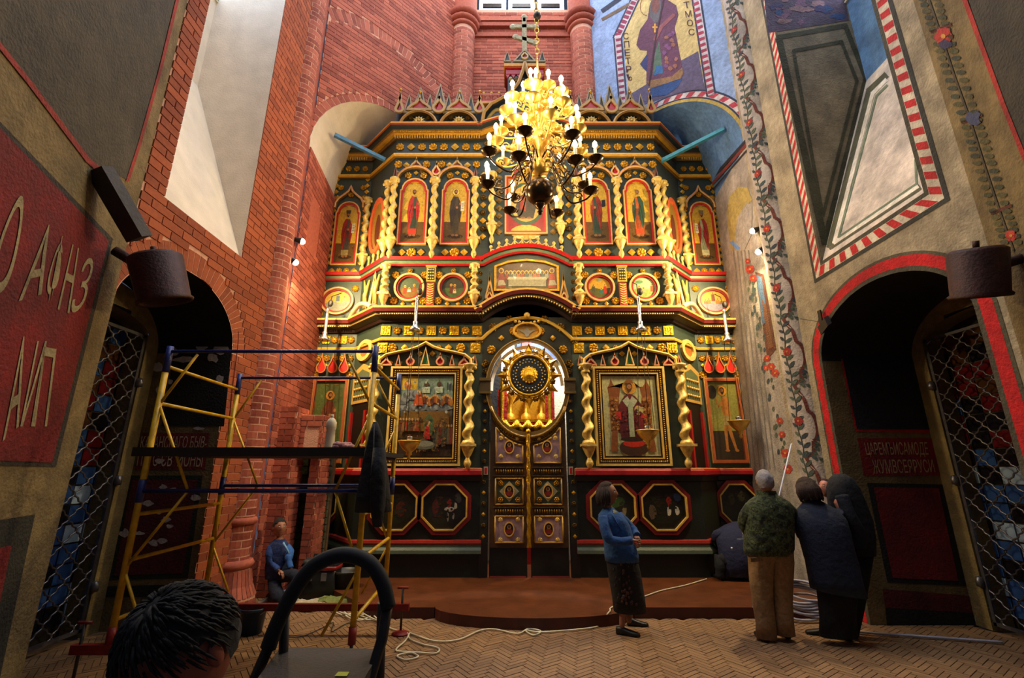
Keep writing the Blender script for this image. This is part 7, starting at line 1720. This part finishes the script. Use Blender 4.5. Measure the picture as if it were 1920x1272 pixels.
def head(mb, c, h, R, skin, hair, hb, hairline=.35, long=0., bald=0., vol=1.08):
    """face looks along local -Y; h = head height; hair goes to hb"""
    c = Vector(c); n, m = 28, 20; V = []; H = []; a, b, d = h*.335, h*.42, h*.5
    def surf(th, q):
        x, y, z = math.sin(th)*math.cos(q), math.sin(th)*math.sin(q), math.cos(th)
        jaw = 1-.28*max(0, -z-.1)**1.2; p = Vector((x*a*jaw, y*b*(1-.12*max(0, -z)) , z*d))
        f = max(0, -y)
        p.y -= h*.085*math.exp(-((x/.16)**2+((z+.12)/.16)**2))*(f > .2)          # nose
        p.y -= h*.02*math.exp(-((x/.5)**2+((z-.22)/.1)**2))*(f > .2)             # brow
        p.y += h*.03*math.exp(-(((abs(x)-.36)/.15)**2+((z-.06)/.1)**2))*(f > .2) # eye sockets
        p.y -= h*.02*math.exp(-((x/.2)**2+((z+.5)/.09)**2))*(f > .2)             # lips
        p.y -= h*.04*math.exp(-((x/.25)**2+((z+.85)/.15)**2))*(f > .1)           # chin
        return p
    for j in range(m+1):
        for i in range(n): V.append(c+R @ surf(PI*j/m, 2*PI*i/n))
    F = [(j*n+i, (j+1)*n+i, (j+1)*n+(i+1) % n, j*n+(i+1) % n) for j in range(m) for i in range(n)]
    mb.color(skin).add(V, F, True)
    for s in (-1, 1):
        mb.color(skin)
        V = []; e = Vector((s*a*1.0, h*.03, -.02*h))
        for j in range(7):
            for i in range(8): th = PI*j/6; q = 2*PI*i/8; V.append(c+R @ (e+Vector((h*.035*math.sin(th)*math.cos(q), h*.07*math.sin(th)*math.sin(q), h*.11*math.cos(th)))))
        mb.add(V, [(j*8+i, (j+1)*8+i, (j+1)*8+(i+1) % 8, j*8+(i+1) % 8) for j in range(6) for i in range(8)], True)
        ec = c+R @ Vector((s*h*.125, -b*.86, h*.03)); mb.color('#d8cfc4').sphere(ec, h*.04, 8, 6); mb.color('#20140e').sphere(ec+R @ Vector((0, -h*.03, 0)), h*.02, 6, 5); mb.color(hair); q0 = [c+R @ Vector((s*h*(.06+.06*t), -b*(.97-.06*t), h*(.115+.012*math.sin(t*3)))) for t in (0, 1, 2)]; mb.tube(q0, h*.012, 5)
    mb.color('#7a3a30'); mb.tube([c+R @ Vector((h*.09*t, -b*.93+abs(t)*h*.02, -h*.245)) for t in (-1, -.5, 0, .5, 1)], h*.014, 5)
    # hair shell
    V = []; keep = []
    for j in range(m+1):
        for i in range(n):
            th, q = PI*j/m, 2*PI*i/n; p = surf(th, q); y = math.sin(th)*math.sin(q); z = math.cos(th)
            k = vol+(.03*math.sin(q*7+j)+.03*math.sin(j*3.1+q*3))*math.sin(th); V.append(c+R @ Vector((p.x*k, p.y*k+h*.01, p.z*(k-.02))))
            keep.append((z > hairline+.5*max(0, -y) or (y > .05 and z > -.45-long)) and not (bald and z > .8 and abs(y) < .5))
    F2 = [f for f in F if sum(keep[t] for t in f) >= 3]
    hb.color(hair).add(V, F2, True)
    if long > .3:
        for i in range(22):
            q = -.35+(PI+.7)*i/21; p0 = c+R @ Vector((a*.9*math.cos(q), b*.9*math.sin(q), h*.3)); p1 = c+R @ Vector((a*1.22*math.cos(q), b*1.15*math.sin(q)+h*.03, -h*(.45+.05*math.sin(i*2.3)))); hb.tube([p0, (p0+p1)/2+R @ Vector((a*.16*math.cos(q), b*.14*math.sin(q), 0)), p1], [h*.06, h*.075, h*.03], 6)
def hand(mb, w, d, up, s, skin='#8a5a44', curl=.8):
    """palm leaves wrist w along d; up = back of the hand; s = thumb side (+1/-1); fingers bend towards -up"""
    w, d, up = Vector(w), Vector(d).normalized(), Vector(up).normalized(); side = d.cross(up).normalized()*s; mb.color(skin)
    J = {'w': (w, .024), 'p': (w+d*.05, (.03, .018)), 'k': (w+d*.085, (.034, .015))}; skinned(mb, J, [('w', 'p'), ('p', 'k')], 1)
    for k, (o, L) in enumerate(((.028, .07), (.009, .078), (-.010, .072), (-.028, .056))):
        b0 = w+d*.075+side*o; d1 = (d-up*curl*.4).normalized(); d2 = (d*.4-up*curl).normalized(); p1 = b0+d1*L*.45; p2 = p1+d2*L*.35; p3 = p2+(d2-d*.5).normalized()*L*.28
        skinned(mb, {'a': (b0, .0095), 'b': (p1, .009), 'c': (p2, .0085), 'd': (p3, .007)}, [('a', 'b'), ('b', 'c'), ('c', 'd')], 1)
    b0 = w+d*.03+side*.028; p1 = b0+(d+side*.8).normalized()*.035; p2 = p1+(d-up*.4).normalized()*.032
    skinned(mb, {'a': (b0, .012), 'b': (p1, .0105), 'c': (p2, .008)}, [('a', 'b'), ('b', 'c')], 1)
def sec(px, py, hw, dep, Y, tilt=0.): k = Y/ray(px, py).y/FPX; return (PY(px, py, Y), Vector((hw*k, 0, tilt*k)), Vector((0, dep, 0)))
def shoe(mb, heel, toe, w=.045, h=.07):
    heel, toe = Vector(heel), Vector(toe); d = (toe-heel); L = d.length; d.normalize(); s = Vector((-d.y, d.x, 0)); z = Vector((0, 0, 1)); S = []
    for t, ww, hh in ((-.02, .5, .8), (0, .8, 1.), (.25, .85, 1.05), (.45, .9, .8), (.7, 1.05, .6), (.9, .9, .5), (1.0, .45, .38), (1.02, .1, .2)):
        c = heel+d*L*t; S.append((Vector((c.x, c.y, heel.z+h*hh/2)), s*w*ww, z*h*hh/2))
    return loft(mb, S, 12, True, 3)
def body_skin(mb, N, skin, foot_z=None):
    """N: joint dictionary of points"""
    mb.color(skin); J = {'pelvis': (N['pelvis'], .10), 'waist': (N['waist'], .09), 'chest': (N['chest'], .105), 'neck0': (N['neck0'], .055), 'neck1': (N['neck1'], .048)}
    E = [('pelvis', 'waist'), ('waist', 'chest'), ('chest', 'neck0'), ('neck0', 'neck1')]
    for s in 'lr':
        if 'sh'+s in N:
            J['sh'+s] = (N['sh'+s], .05); J['el'+s] = (N['el'+s], .036); J['wr'+s] = (N['wr'+s], .025); E += [('chest', 'sh'+s), ('sh'+s, 'el'+s), ('el'+s, 'wr'+s)]
        J['hp'+s] = (N['hp'+s], .075); J['kn'+s] = (N['kn'+s], .05); J['an'+s] = (N['an'+s], .033); E += [('pelvis', 'hp'+s), ('hp'+s, 'kn'+s), ('kn'+s, 'an'+s)]
    return skinned(mb, J, E, 1)
SK = '#8f5d45'
# ---- woman in the blue jacket
Y1 = 5.85; at1 = lambda x, y, dy=0.: PY(x, y, Y1+dy)
p1 = empty('person', (at1(1172, 1185).x, Y1, 0), 'woman in blue jacket and dark patterned skirt standing with clasped hands', 'person')
b = MB(); hr = MB()
N = dict(pelvis=at1(1163, 1050), waist=at1(1160, 1020), chest=at1(1150, 985), neck0=at1(1141, 955), neck1=at1(1139, 944), shl=at1(1131, 972, -.12), ell=at1(1146, 1012, -.20), wrl=at1(1180, 1016, -.22), shr=at1(1160, 968, .14), elr=at1(1188, 1002, .12), wrr=at1(1194, 1012, -.10), hpl=at1(1158, 1060, -.07), knl=at1(1168, 1115, -.04), anl=at1(1166, 1180, -.08), hpr=at1(1172, 1060, .07), knr=at1(1178, 1112, .07), anr=at1(1180, 1170, .1))
body_skin(b, N, SK); head(b, at1(1139, 926), .262, rotm(1.15, -.12, 0), SK, '#241410', hr, .38, .31, vol=1.12)
hand(b, at1(1184, 1014, -.22), (1, .25, -.1), (0, -1, .3), 1, SK); hand(b, at1(1195, 1006, -.06), (.1, -.6, -.8), (1, -.2, .2), -1, SK)
b.build('body', 'skin', p1); hr.build('hair', 'cloth', p1)
mb = MB().color('#1f4c86'); loft(mb, [sec(1166, 1052, 31, .17, Y1), sec(1165, 1040, 31, .18, Y1), sec(1161, 1020, 28, .16, Y1), sec(1156, 1000, 29, .17, Y1), sec(1150, 980, 27, .19, Y1), sec(1145, 966, 22, .17, Y1), sec(1142, 957, 13, .09, Y1), sec(1141, 952, 9, .06, Y1)], 22); jac = mb.build('jacket', 'cloth', p1)
mb = MB().color('#1d477e'); mb.tube(bez([N['shl'], at1(1134, 990, -.19), at1(1142, 1010, -.23), at1(1160, 1016, -.24), at1(1184, 1014, -.23)], 5), [.062]*6+[.058]*5+[.05]*5+[.045]*5, 12); mb.build('sleeve', 'cloth', jac)
mb = MB().color('#1d477e'); mb.tube(bez([N['shr'], at1(1178, 985, .16), at1(1190, 998, .1), at1(1195, 1006, -.04)], 5), [.06]*5+[.055]*5+[.045]*6, 12); mb.build('sleeve', 'cloth', jac)
mb = MB().color('#25569a'); a = at1(1146, 958, -.1)
mb.add([at1(1143, 955, -.12), at1(1150, 968, -.20), at1(1172, 1000, -.12), at1(1164, 992, -.19), at1(1148, 962, -.16)], [(0, 1, 3, 4), (1, 2, 3)]); mb.build('lapel', 'cloth', jac)
mb = MB().color('#8a8a6a'); mb.poly([at1(1148, 954, -.05), at1(1157, 960, -.1), at1(1170, 990, -.1), at1(1164, 985, -.14), at1(1150, 962, -.13)]); mb.build('blouse', 'cloth', p1)
for px, py in ((1170, 1001), (1174, 1018)): mb = MB().color('#c8d0d8'); mb.sphere(at1(px+10, py, -.12), .012, 8, 6); mb.build('button', 'painted_wood', jac)
mb = MB().color('#0f0c0c'); loft(mb, [sec(1181, 1146, 30, .15, Y1), sec(1178, 1120, 30, .16, Y1), sec(1172, 1085, 30, .17, Y1), sec(1166, 1050, 29, .17, Y1), sec(1164, 1040, 27, .15, Y1)], 24); sk = mb.build('skirt', 'cloth', p1)
mb = MB()
for k in range(44):
    py = random.uniform(1058, 1140); px = 1171+(py-1060)*.12+random.uniform(-24, 24); e = max(.05, 1-(abs(px-1166-(py-1050)*.16)/31)**2.4); c = at1(px, py, -.165*e**.42-.004); mb.color(random.choice(['#4a2c1c', '#3a2a24', '#5a3a28'])); mb.sphere(c, .014, 6, 4, (1, .3, 1.3))
mb.build('skirt_flowers', 'cloth', sk)
f1 = at1(1160, 1185, -.10); f2 = at1(1180, 1172, .12)
for q, (px, py, dy) in enumerate(((1164, 1190, -.12), (1184, 1174, .14))):
    g = PZ(px, py, 0); mb = MB().color('#0c0b0b'); shoe(mb, (g.x-.04, g.y+.02, 0), (g.x+.19, g.y-.08+.06*q, 0), .043, .075); mb.build('shoe', 'painted_wood', p1)
def camo_mat():
    m = bpy.data.materials.new('camouflage'); m.use_nodes = True; nt = m.node_tree; N_ = nt.nodes; L_ = nt.links; b_ = N_['Principled BSDF']; b_.inputs['Roughness'].default_value = .9
    g = N_.new('ShaderNodeNewGeometry'); nz = N_.new('ShaderNodeTexNoise'); nz.inputs['Scale'].default_value = 17; nz.inputs['Detail'].default_value = 3; L_.new(g.outputs['Position'], nz.inputs['Vector'])
    r = N_.new('ShaderNodeValToRGB'); r.color_ramp.interpolation = 'CONSTANT'; e = r.color_ramp.elements; e[0].position = 0; e[0].color = (*lin('#171b12'), 1); e[1].position = .42; e[1].color = (*lin('#2f3822'), 1)
    for p_, c_ in ((.5, '#434c2c'), (.58, '#232a1a'), (.66, '#56603c')): q = e.new(p_); q.color = (*lin(c_), 1)
    L_.new(nz.outputs['Fac'], r.inputs['Fac']); L_.new(r.outputs['Color'], b_.inputs['Base Color'])
    n2 = N_.new('ShaderNodeTexNoise'); n2.inputs['Scale'].default_value = 14; L_.new(g.outputs['Position'], n2.inputs['Vector']); bp = N_.new('ShaderNodeBump'); bp.inputs['Strength'].default_value = .8; bp.inputs['Distance'].default_value = .03; L_.new(n2.outputs['Fac'], bp.inputs['Height']); L_.new(bp.outputs['Normal'], b_.inputs['Normal'])
    MATS['camouflage'] = m
camo_mat()
# ---- man in the camouflage jacket, from behind
Y2 = 5.6; at2 = lambda x, y, dy=0.: PY(x, y, Y2+dy)
p2 = empty('person', (at2(1450, 1195).x, Y2, 0), 'grey-haired man in green camouflage jacket and khaki trousers seen from behind', 'person')
b = MB(); hr = MB()
N = dict(pelvis=at2(1446, 1035), waist=at2(1443, 1010), chest=at2(1440, 965), neck0=at2(1437, 930), neck1=at2(1435, 920), shl=at2(1408, 950), ell=at2(1398, 990, .1), wrl=at2(1408, 1005, .34), shr=at2(1474, 950), elr=at2(1490, 990, .1), wrr=at2(1484, 985, .34), hpl=at2(1428, 1050), knl=at2(1429, 1115), anl=at2(1436, 1185), hpr=at2(1464, 1050), knr=at2(1466, 1115), anr=at2(1470, 1180))
body_skin(b, N, SK); head(b, at2(1434, 904), .262, rotm(PI-.25, .22, 0), '#9a6650', '#8d8a90', hr, .3, .25, vol=1.08)
hand(b, N['wrl'], (.3, 1, .3), (0, -.3, 1), 1, SK); hand(b, N['wrr'], (-.3, 1, .3), (0, -.3, 1), -1, SK); b.build('body', 'skin', p2); hr.build('hair', 'cloth', p2)
mb = MB().color('#2b3324'); loft(mb, [sec(1440, 1040, 43, .15, Y2), sec(1441, 1028, 45, .17, Y2), sec(1442, 1005, 44, .17, Y2), sec(1442, 970, 44, .17, Y2), sec(1442, 950, 43, .16, Y2), sec(1441, 940, 36, .14, Y2), sec(1439, 931, 22, .10, Y2), sec(1437, 924, 14, .07, Y2)], 24); jac = mb.build('jacket', 'camouflage', p2)
for P_, nm in (((N['shl']+Vector((.02, 0, 0)), at2(1396, 975, .05), N['ell'], at2(1404, 1003, .3)), 'l'), ((N['shr']-Vector((.02, 0, 0)), at2(1490, 970, .05), at2(1492, 990, .1), at2(1486, 986, .3)), 'r')): mb = MB().color('#29311f'); mb.tube(bez(P_, 5), [.075]*5+[.068]*5+[.055]*6, 12); mb.build('sleeve', 'camouflage', jac)
mb = MB().color('#39432c'); loft(mb, [sec(1437, 930, 19, .09, Y2), sec(1436, 921, 17, .08, Y2)], 16, False); mb.build('collar', 'camouflage', jac)
mb = MB().color('#8a6a44')
loft(mb, [sec(1437, 1196, 18, .09, Y2), sec(1436, 1170, 17, .085, Y2), sec(1430, 1130, 18, .09, Y2), sec(1427, 1090, 20, .10, Y2), sec(1427, 1055, 22, .12, Y2), sec(1434, 1030, 30, .14, Y2), sec(1440, 1020, 38, .14, Y2)], 18); tr = mb.build('trousers', 'cloth', p2)
mb = MB().color('#8a6a44'); loft(mb, [sec(1471, 1190, 18, .09, Y2), sec(1469, 1165, 17, .085, Y2), sec(1466, 1130, 18, .09, Y2), sec(1465, 1090, 20, .10, Y2), sec(1464, 1055, 22, .12, Y2), sec(1456, 1030, 28, .14, Y2)], 18); mb.build('trouser_leg', 'cloth', tr)
mb = MB().color('#7a5c3a'); c = at2(1416, 1050, -.12); mb.obox(c, (.06, .02, 0), (0, .008, 0), (0, 0, .02)); mb.build('pocket_flap', 'cloth', tr)
for px, py in ((1434, 1203), (1474, 1196)): g = PZ(px, py, 0); mb = MB().color('#16130f'); shoe(mb, (g.x, g.y-.04, 0), (g.x+.03, g.y+.22, 0), .05, .08); mb.build('shoe', 'painted_wood', p2)
# ---- woman in the long dark coat, bending forward
Y3 = 5.5; at3 = lambda x, y, dy=0.: PY(x, y, Y3+dy)
p3 = empty('person', (at3(1570, 1200).x, Y3, 0), 'brown-haired woman in a long dark blue coat bending forward', 'person')
b = MB(); hr = MB()
N = dict(pelvis=at3(1560, 1060), waist=at3(1554, 1030), chest=at3(1540, 975, .05), neck0=at3(1525, 945, .12), neck1=at3(1521, 936, .14), shl=at3(1510, 968, .1), ell=at3(1508, 1010, .14), wrl=at3(1518, 1050, .1), shr=at3(1568, 962, .05), elr=at3(1590, 1005, .2), wrr=at3(1580, 1040, .3), hpl=at3(1556, 1075), knl=at3(1560, 1130), anl=at3(1562, 1188), hpr=at3(1580, 1075), knr=at3(1585, 1130), anr=at3(1590, 1195))
body_skin(b, N, SK); head(b, at3(1514, 920, .16), .268, rotm(PI+.15, .3, 0), SK, '#2a1712', hr, .1, .42, vol=1.18); hand(b, at3(1519, 1052, .08), (.1, .1, -1), (-1, 0, 0), -1, SK); b.build('body', 'skin', p3); hr.build('hair', 'cloth', p3)
mb = MB().color('#131c33'); loft(mb, [sec(1572, 1112, 46, .20, Y3, -6), sec(1566, 1090, 44, .2, Y3, -4), sec(1560, 1060, 44, .19, Y3), sec(1553, 1030, 43, .18, Y3), sec(1545, 1000, 44, .18, Y3+.02), sec(1538, 975, 45, .17, Y3+.05), sec(1533, 958, 38, .14, Y3+.09), sec(1527, 946, 22, .1, Y3+.12), sec(1522, 938, 13, .07, Y3+.14)], 24); coat = mb.build('coat', 'cloth', p3)
for P_ in ((N['shl'], at3(1502, 990, .12), N['ell'], at3(1518, 1046, .1)), (N['shr'], at3(1586, 985, .1), N['elr'], at3(1582, 1036, .3))): mb = MB().color('#121a30'); mb.tube(bez(P_, 5), [.075]*5+[.068]*5+[.055]*6, 12); mb.build('sleeve', 'cloth', coat)
mb = MB().color('#08070a'); loft(mb, [sec(1572, 1194, 34, .1, Y3), sec(1571, 1160, 32, .1, Y3), sec(1570, 1120, 34, .13, Y3), sec(1568, 1085, 36, .15, Y3)], 20); mb.build('trousers', 'cloth', p3)
for px, py, tx in ((1556, 1194, -.22), (1590, 1203, -.05)): g = PZ(px, py, 0); mb = MB().color('#0b0a0a'); shoe(mb, (g.x+.04, g.y, 0), (g.x+tx*.9, g.y+.1, 0), .045, .08); mb.build('shoe', 'painted_wood', p3)
# ---- man half hidden behind her
Y5 = 5.72; at5 = lambda x, y, dy=0.: PY(x, y, Y5+dy)
p5 = empty('person', (at5(1600, 1150).x, Y5, 0), 'person in black jacket half hidden behind the woman in the long coat', 'person')
b = MB(); hr = MB(); N = dict(pelvis=at5(1606, 1025), waist=at5(1600, 1000), chest=at5(1588, 950), neck0=at5(1562, 918), neck1=at5(1556, 916), shl=at5(1570, 940, -.1), ell=at5(1592, 985, -.16), wrl=at5(1606, 1020, -.12), shr=at5(1580, 935, .12), elr=at5(1575, 985, .15), wrr=at5(1565, 1010, .2), hpl=at5(1602, 1040, -.06), knl=at5(1600, 1090, -.06), anl=at5(1590, 1182, -.03), hpr=at5(1610, 1040, .06), knr=at5(1606, 1090, .06), anr=at5(1592, 1180, .05))
body_skin(b, N, '#a86a58'); head(b, at5(1549, 916, .15), .21, rotm(-1.2, -.3, 0), '#b27262', '#1a1412', hr, .35, 0.); b.build('body', 'skin', p5); hr.build('hair', 'cloth', p5)
mb = MB().color('#0b0d18'); loft(mb, [sec(1608, 1040, 26, .17, Y5), sec(1604, 1010, 30, .18, Y5), sec(1596, 975, 33, .18, Y5), sec(1588, 945, 30, .17, Y5), sec(1580, 915, 26, .15, Y5), sec(1577, 898, 18, .12, Y5), sec(1574, 889, 8, .06, Y5)], 20); jac = mb.build('jacket', 'cloth', p5)
mb = MB().color('#0d1020'); mb.tube(bez([at5(1578, 930, -.14), at5(1592, 965, -.2), at5(1608, 995, -.2), at5(1612, 1025, -.16)], 5), .065, 12); mb.build('sleeve', 'cloth', jac)
mb = MB().color('#0a0a0e'); loft(mb, [sec(1590, 1190, 15, .1, Y5), sec(1597, 1140, 18, .12, Y5), sec(1602, 1090, 22, .13, Y5), sec(1607, 1035, 25, .15, Y5)], 16); mb.build('trousers', 'cloth', p5)
g = PZ(1594, 1194, 0); mb = MB().color('#0b0a0a'); shoe(mb, (g.x, g.y, 0), (g.x-.2, g.y+.05, 0)); mb.build('shoe', 'painted_wood', p5)
# ---- crouching worker before the right wing
Y4 = 7.82; at4 = lambda x, y, dy=0.: PY(x, y, Y4+dy)
p4 = empty('person', (at4(1375, 1085).x, Y4, POD), 'crouching worker in navy overalls before the right wing, back turned', 'person')
b = MB(); hr = MB(); N = dict(pelvis=at4(1384, 1056), waist=at4(1382, 1035), chest=at4(1376, 1005, .1), neck0=at4(1386, 985, .2), neck1=at4(1390, 980, .26), shl=at4(1356, 1000, .1), ell=at4(1342, 1012, .2), wrl=at4(1352, 1030, .35), shr=at4(1398, 998, .1), elr=at4(1412, 1020, .2), wrr=at4(1405, 1040, .35), hpl=at4(1372, 1062, .05), knl=at4(1352, 1040, .3), anl=at4(1350, 1075, .1), hpr=at4(1396, 1062, .05), knr=at4(1412, 1045, .3), anr=at4(1408, 1075, .1))
body_skin(b, N, SK); head(b, at4(1394, 982, .34), .22, rotm(PI-.2, -.6, 0), SK, '#141010', hr, .3, 0.); hand(b, N['wrl'], (.2, 1, -.2), (0, 0, 1), 1, SK); hand(b, N['wrr'], (-.2, 1, -.2), (0, 0, 1), -1, SK); b.build('body', 'skin', p4); hr.build('hair', 'cloth', p4)
mb = MB().color('#14183a'); loft(mb, [sec(1384, 1080, 28, .14, Y4), sec(1386, 1064, 34, .17, Y4), sec(1386, 1050, 36, .18, Y4), sec(1382, 1030, 34, .18, Y4+.02), sec(1377, 1010, 34, .18, Y4+.08), sec(1376, 995, 32, .16, Y4+.14), sec(1382, 985, 22, .12, Y4+.2), sec(1388, 979, 12, .08, Y4+.25)], 22); jac = mb.build('overall_top', 'cloth', p4)
for P_ in ((N['shl'], at4(1344, 1004, .12), N['ell'], at4(1352, 1028, .32)), (N['shr'], at4(1408, 1005, .12), N['elr'], at4(1405, 1038, .32))): mb = MB().color('#14183a'); mb.tube(bez(P_, 5), [.075]*6+[.065]*5+[.05]*5, 12); mb.build('sleeve', 'cloth', jac)
for P_ in ((N['hpl'], at4(1356, 1052, -.02), at4(1350, 1046, .0), at4(1350, 1064, -.05), at4(1350, 1082, -.04)), (N['hpr'], at4(1408, 1054, -.02), at4(1414, 1048, .0), at4(1404, 1066, -.05), at4(1398, 1082, -.04))): mb = MB().color('#07080f'); mb.tube(bez(P_, 4), [.1]*5+[.09]*4+[.08]*4+[.065]*4, 12); mb.build('trouser_leg', 'cloth', jac)
pw = Plane(at4(1392, 1012, -.19), (0,-1,0)); mb = MB(); letter(mb, pw, 'C', [(1391,1003),(1395,1003),(1395,992),(1391,992)], '#c8ccd8', .002); letter(mb, pw, 'Т', [(1391,1010),(1395,1010),(1395,1005),(1391,1005)], '#c8ccd8', .002); letter(mb, pw, 'МЕМОРИАЛ', [(1382,1013),(1398,1012.5),(1398,1010),(1382,1010)], '#c8ccd8', .002); mb.color('#e8ecf4').sphere(at4(1372, 1028, -.17), .016, 8, 6, (1, .4, 1)); mb.build('back_print', 'cloth', jac)
for px, py in ((1352, 1087), (1398, 1087)): g = PZ(px, py, POD); mb = MB().color('#0c0b0b'); shoe(mb, (g.x, g.y-.08, POD), (g.x-.02, g.y+.18, POD), .055, .1); mb.build('shoe', 'painted_wood', p4)
# ---- kneeling worker by the brick pier
Y7 = 7.08; st7 = lambda y: 990+(y-990)*1.27; at7 = lambda x, y, dy=0.: PY(x, st7(y), Y7+dy)
p7 = empty('person', (at7(525, 1095).x, Y7, 0), 'worker in blue overalls kneeling beside the left brick pier', 'person')
b = MB(); hr = MB(); N = dict(pelvis=at7(518, 1058), waist=at7(519, 1045), chest=at7(522, 1022), neck0=at7(524, 1007), neck1=at7(524, 1002), shl=at7(510, 1018, -.05), ell=at7(508, 1040, -.1), wrl=at7(524, 1054, -.16), shr=at7(535, 1018, .05), elr=at7(541, 1036, -.1), wrr=at7(546, 1052, -.15), hpl=at7(514, 1065), knl=at7(522, 1094, -.28), anl=at7(506, 1092, .1), hpr=at7(526, 1062), knr=at7(552, 1062, -.2), anr=at7(548, 1096, -.12))
body_skin(b, N, SK); head(b, at7(524, 990), .25, rotm(.75, -.15, 0), '#a06a52', '#14100e', hr, .12, 0., vol=1.09); hand(b, N['wrl'], (.8, -.4, -.3), (0, 0, 1), 1, SK); hand(b, N['wrr'], (.6, -.4, -.6), (0, 0, 1), -1, SK); b.build('body', 'skin', p7); hr.build('hair', 'cloth', p7)
mb = MB().color('#1a2d5c'); loft(mb, [sec(518, st7(1064), 17*1.1, .14, Y7), sec(518, st7(1048), 17*1.1, .14, Y7), sec(521, st7(1030), 17*1.1, .13, Y7), sec(523, st7(1015), 16*1.1, .12, Y7), sec(524, st7(1007), 8*1.1, .07, Y7)], 18); jac = mb.build('overall_top', 'cloth', p7)
for P_, c in (((N['shl'], at7(506, 1030, -.1), N['ell'], at7(522, 1053, -.15)), '#22407e'), ((N['shr'], at7(543, 1026, -.03), N['elr'], at7(545, 1050, -.14)), '#2a5aa0')): mb = MB().color(c); mb.tube(bez(P_, 5), [.06]*6+[.055]*5+[.04]*5, 12); mb.build('sleeve', 'cloth', jac)
mb = MB().color('#7fb0d8'); mb.tube([at7(531, 1012, -.11), at7(538, 1022, -.11), at7(543, 1030, -.1)], .014, 6); mb.build('light_piping', 'cloth', jac)
for P_ in ((N['hpl'], at7(516, 1080, -.14), N['knl'], at7(512, 1094, -.1), N['anl']), (N['hpr'], at7(540, 1060, -.12), N['knr'], at7(552, 1080, -.18), N['anr'])): mb = MB().color('#0e1528'); mb.tube(bez(P_, 4), [.085]*5+[.08]*4+[.07]*4+[.055]*4, 12); mb.build('trouser_leg', 'cloth', jac)
for px, py, dx in ((503, 1131, -.1), (550, 1130, .14)): g = PZ(px, py, 0); mb = MB().color('#8a8070'); shoe(mb, (g.x, g.y, 0), (g.x+dx, g.y-.1, 0), .04, .07); mb.build('shoe', 'painted_wood', p7)
# ---- man bowing his head right before the viewer
Y6 = 1.0; at6 = lambda x, y, dy=0.: PY(x, y, Y6+dy)
p6 = empty('person', (at6(340, 1250).x, Y6, 0), 'dark-haired man with bowed head close to the camera at lower left', 'person')
b = MB(); hr = MB(); hc = at6(342, 1222); sh = at6(430, 1262, .02); zs = hc.z-.17; xs = hc.x+.03; cy = Y6+.03
N = dict(pelvis=Vector((xs, cy, .88)), waist=Vector((xs, cy, 1.02)), chest=Vector((xs, cy, 1.22)), neck0=Vector((xs, cy+.01, zs+.03)), neck1=Vector((xs, cy, zs+.09)), shl=Vector((xs-.18, cy, zs-.02)), ell=Vector((xs-.24, cy-.02, zs-.32)), wrl=Vector((xs-.16, cy-.2, zs-.48)), shr=Vector((xs+.18, cy, zs-.02)), elr=Vector((xs+.24, cy-.02, zs-.32)), wrr=Vector((xs+.14, cy-.2, zs-.48)), hpl=Vector((xs-.09, cy, .82)), knl=Vector((xs-.1, cy, .46)), anl=Vector((xs-.1, cy, .08)), hpr=Vector((xs+.09, cy, .82)), knr=Vector((xs+.1, cy, .46)), anr=Vector((xs+.1, cy, .08)))
body_skin(b, N, '#7a3f30'); head(b, hc, .225, rotm(-.35, .62, 0), '#8a4636', '#0d0808', hr, .22, 0., vol=1.1); hand(b, N['wrl'], (.3, -1, .2), (0, 0, 1), 1, '#7a3f30'); hand(b, N['wrr'], (-.3, -1, .2), (0, 0, 1), -1, '#7a3f30'); b.build('body', 'skin', p6); hr.build('hair', 'cloth', p6)
mb = MB()
for k in range(420):
    q = random.uniform(0, 2*PI); t = random.uniform(.1, 1.35); R_ = rotm(-.35, .62, 0); d0 = R_ @ Vector((math.sin(t)*math.cos(q)*.335*.225, math.sin(t)*math.sin(q)*.42*.225, math.cos(t)*.5*.225)); d1 = R_ @ Vector((math.sin(t+.35)*math.cos(q+.15)*.335*.235, math.sin(t+.35)*math.sin(q+.15)*.42*.235, math.cos(t+.35)*.5*.235)); mb.color('#0e0909').tube([hc+d0*1.1, hc+(d0+d1)*.575, hc+d1*1.1], [.002, .0026, .0008], 4)
mb.build('hair_locks', 'cloth', p6)['kind'] = 'stuff'
mb = MB().color('#0d0d16'); loft(mb, [((xs, cy, .82), (.19, 0, 0), (0, .12, 0)), ((xs, cy, 1.0), (.19, 0, 0), (0, .125, 0)), ((xs, cy, 1.2), (.21, 0, 0), (0, .135, 0)), ((xs, cy, zs-.06), (.235, 0, 0), (0, .12, 0)), ((xs, cy, zs), (.20, 0, 0), (0, .1, 0)), ((xs, cy, zs+.045), (.09, 0, 0), (0, .075, 0)), ((xs, cy, zs+.07), (.065, 0, 0), (0, .065, 0))], 24); jac = mb.build('jacket', 'cloth', p6)
for s in 'lr': mb = MB().color('#0c0c14'); mb.tube(bez([N['sh'+s], N['el'+s], N['wr'+s]], 6), [.068]*6+[.05]*7, 12); mb.build('sleeve', 'cloth', jac)
for s in 'lr': mb = MB().color('#14141a'); mb.tube([N['hp'+s], N['kn'+s], N['an'+s]], [.1, .075, .06], 12); mb.build('trouser_leg', 'cloth', jac); g = N['an'+s]; mb = MB().color('#0b0a0a'); shoe(mb, (g.x, g.y+.05, 0), (g.x-.03, g.y-.18, 0)); mb.build('shoe', 'painted_wood', p6)
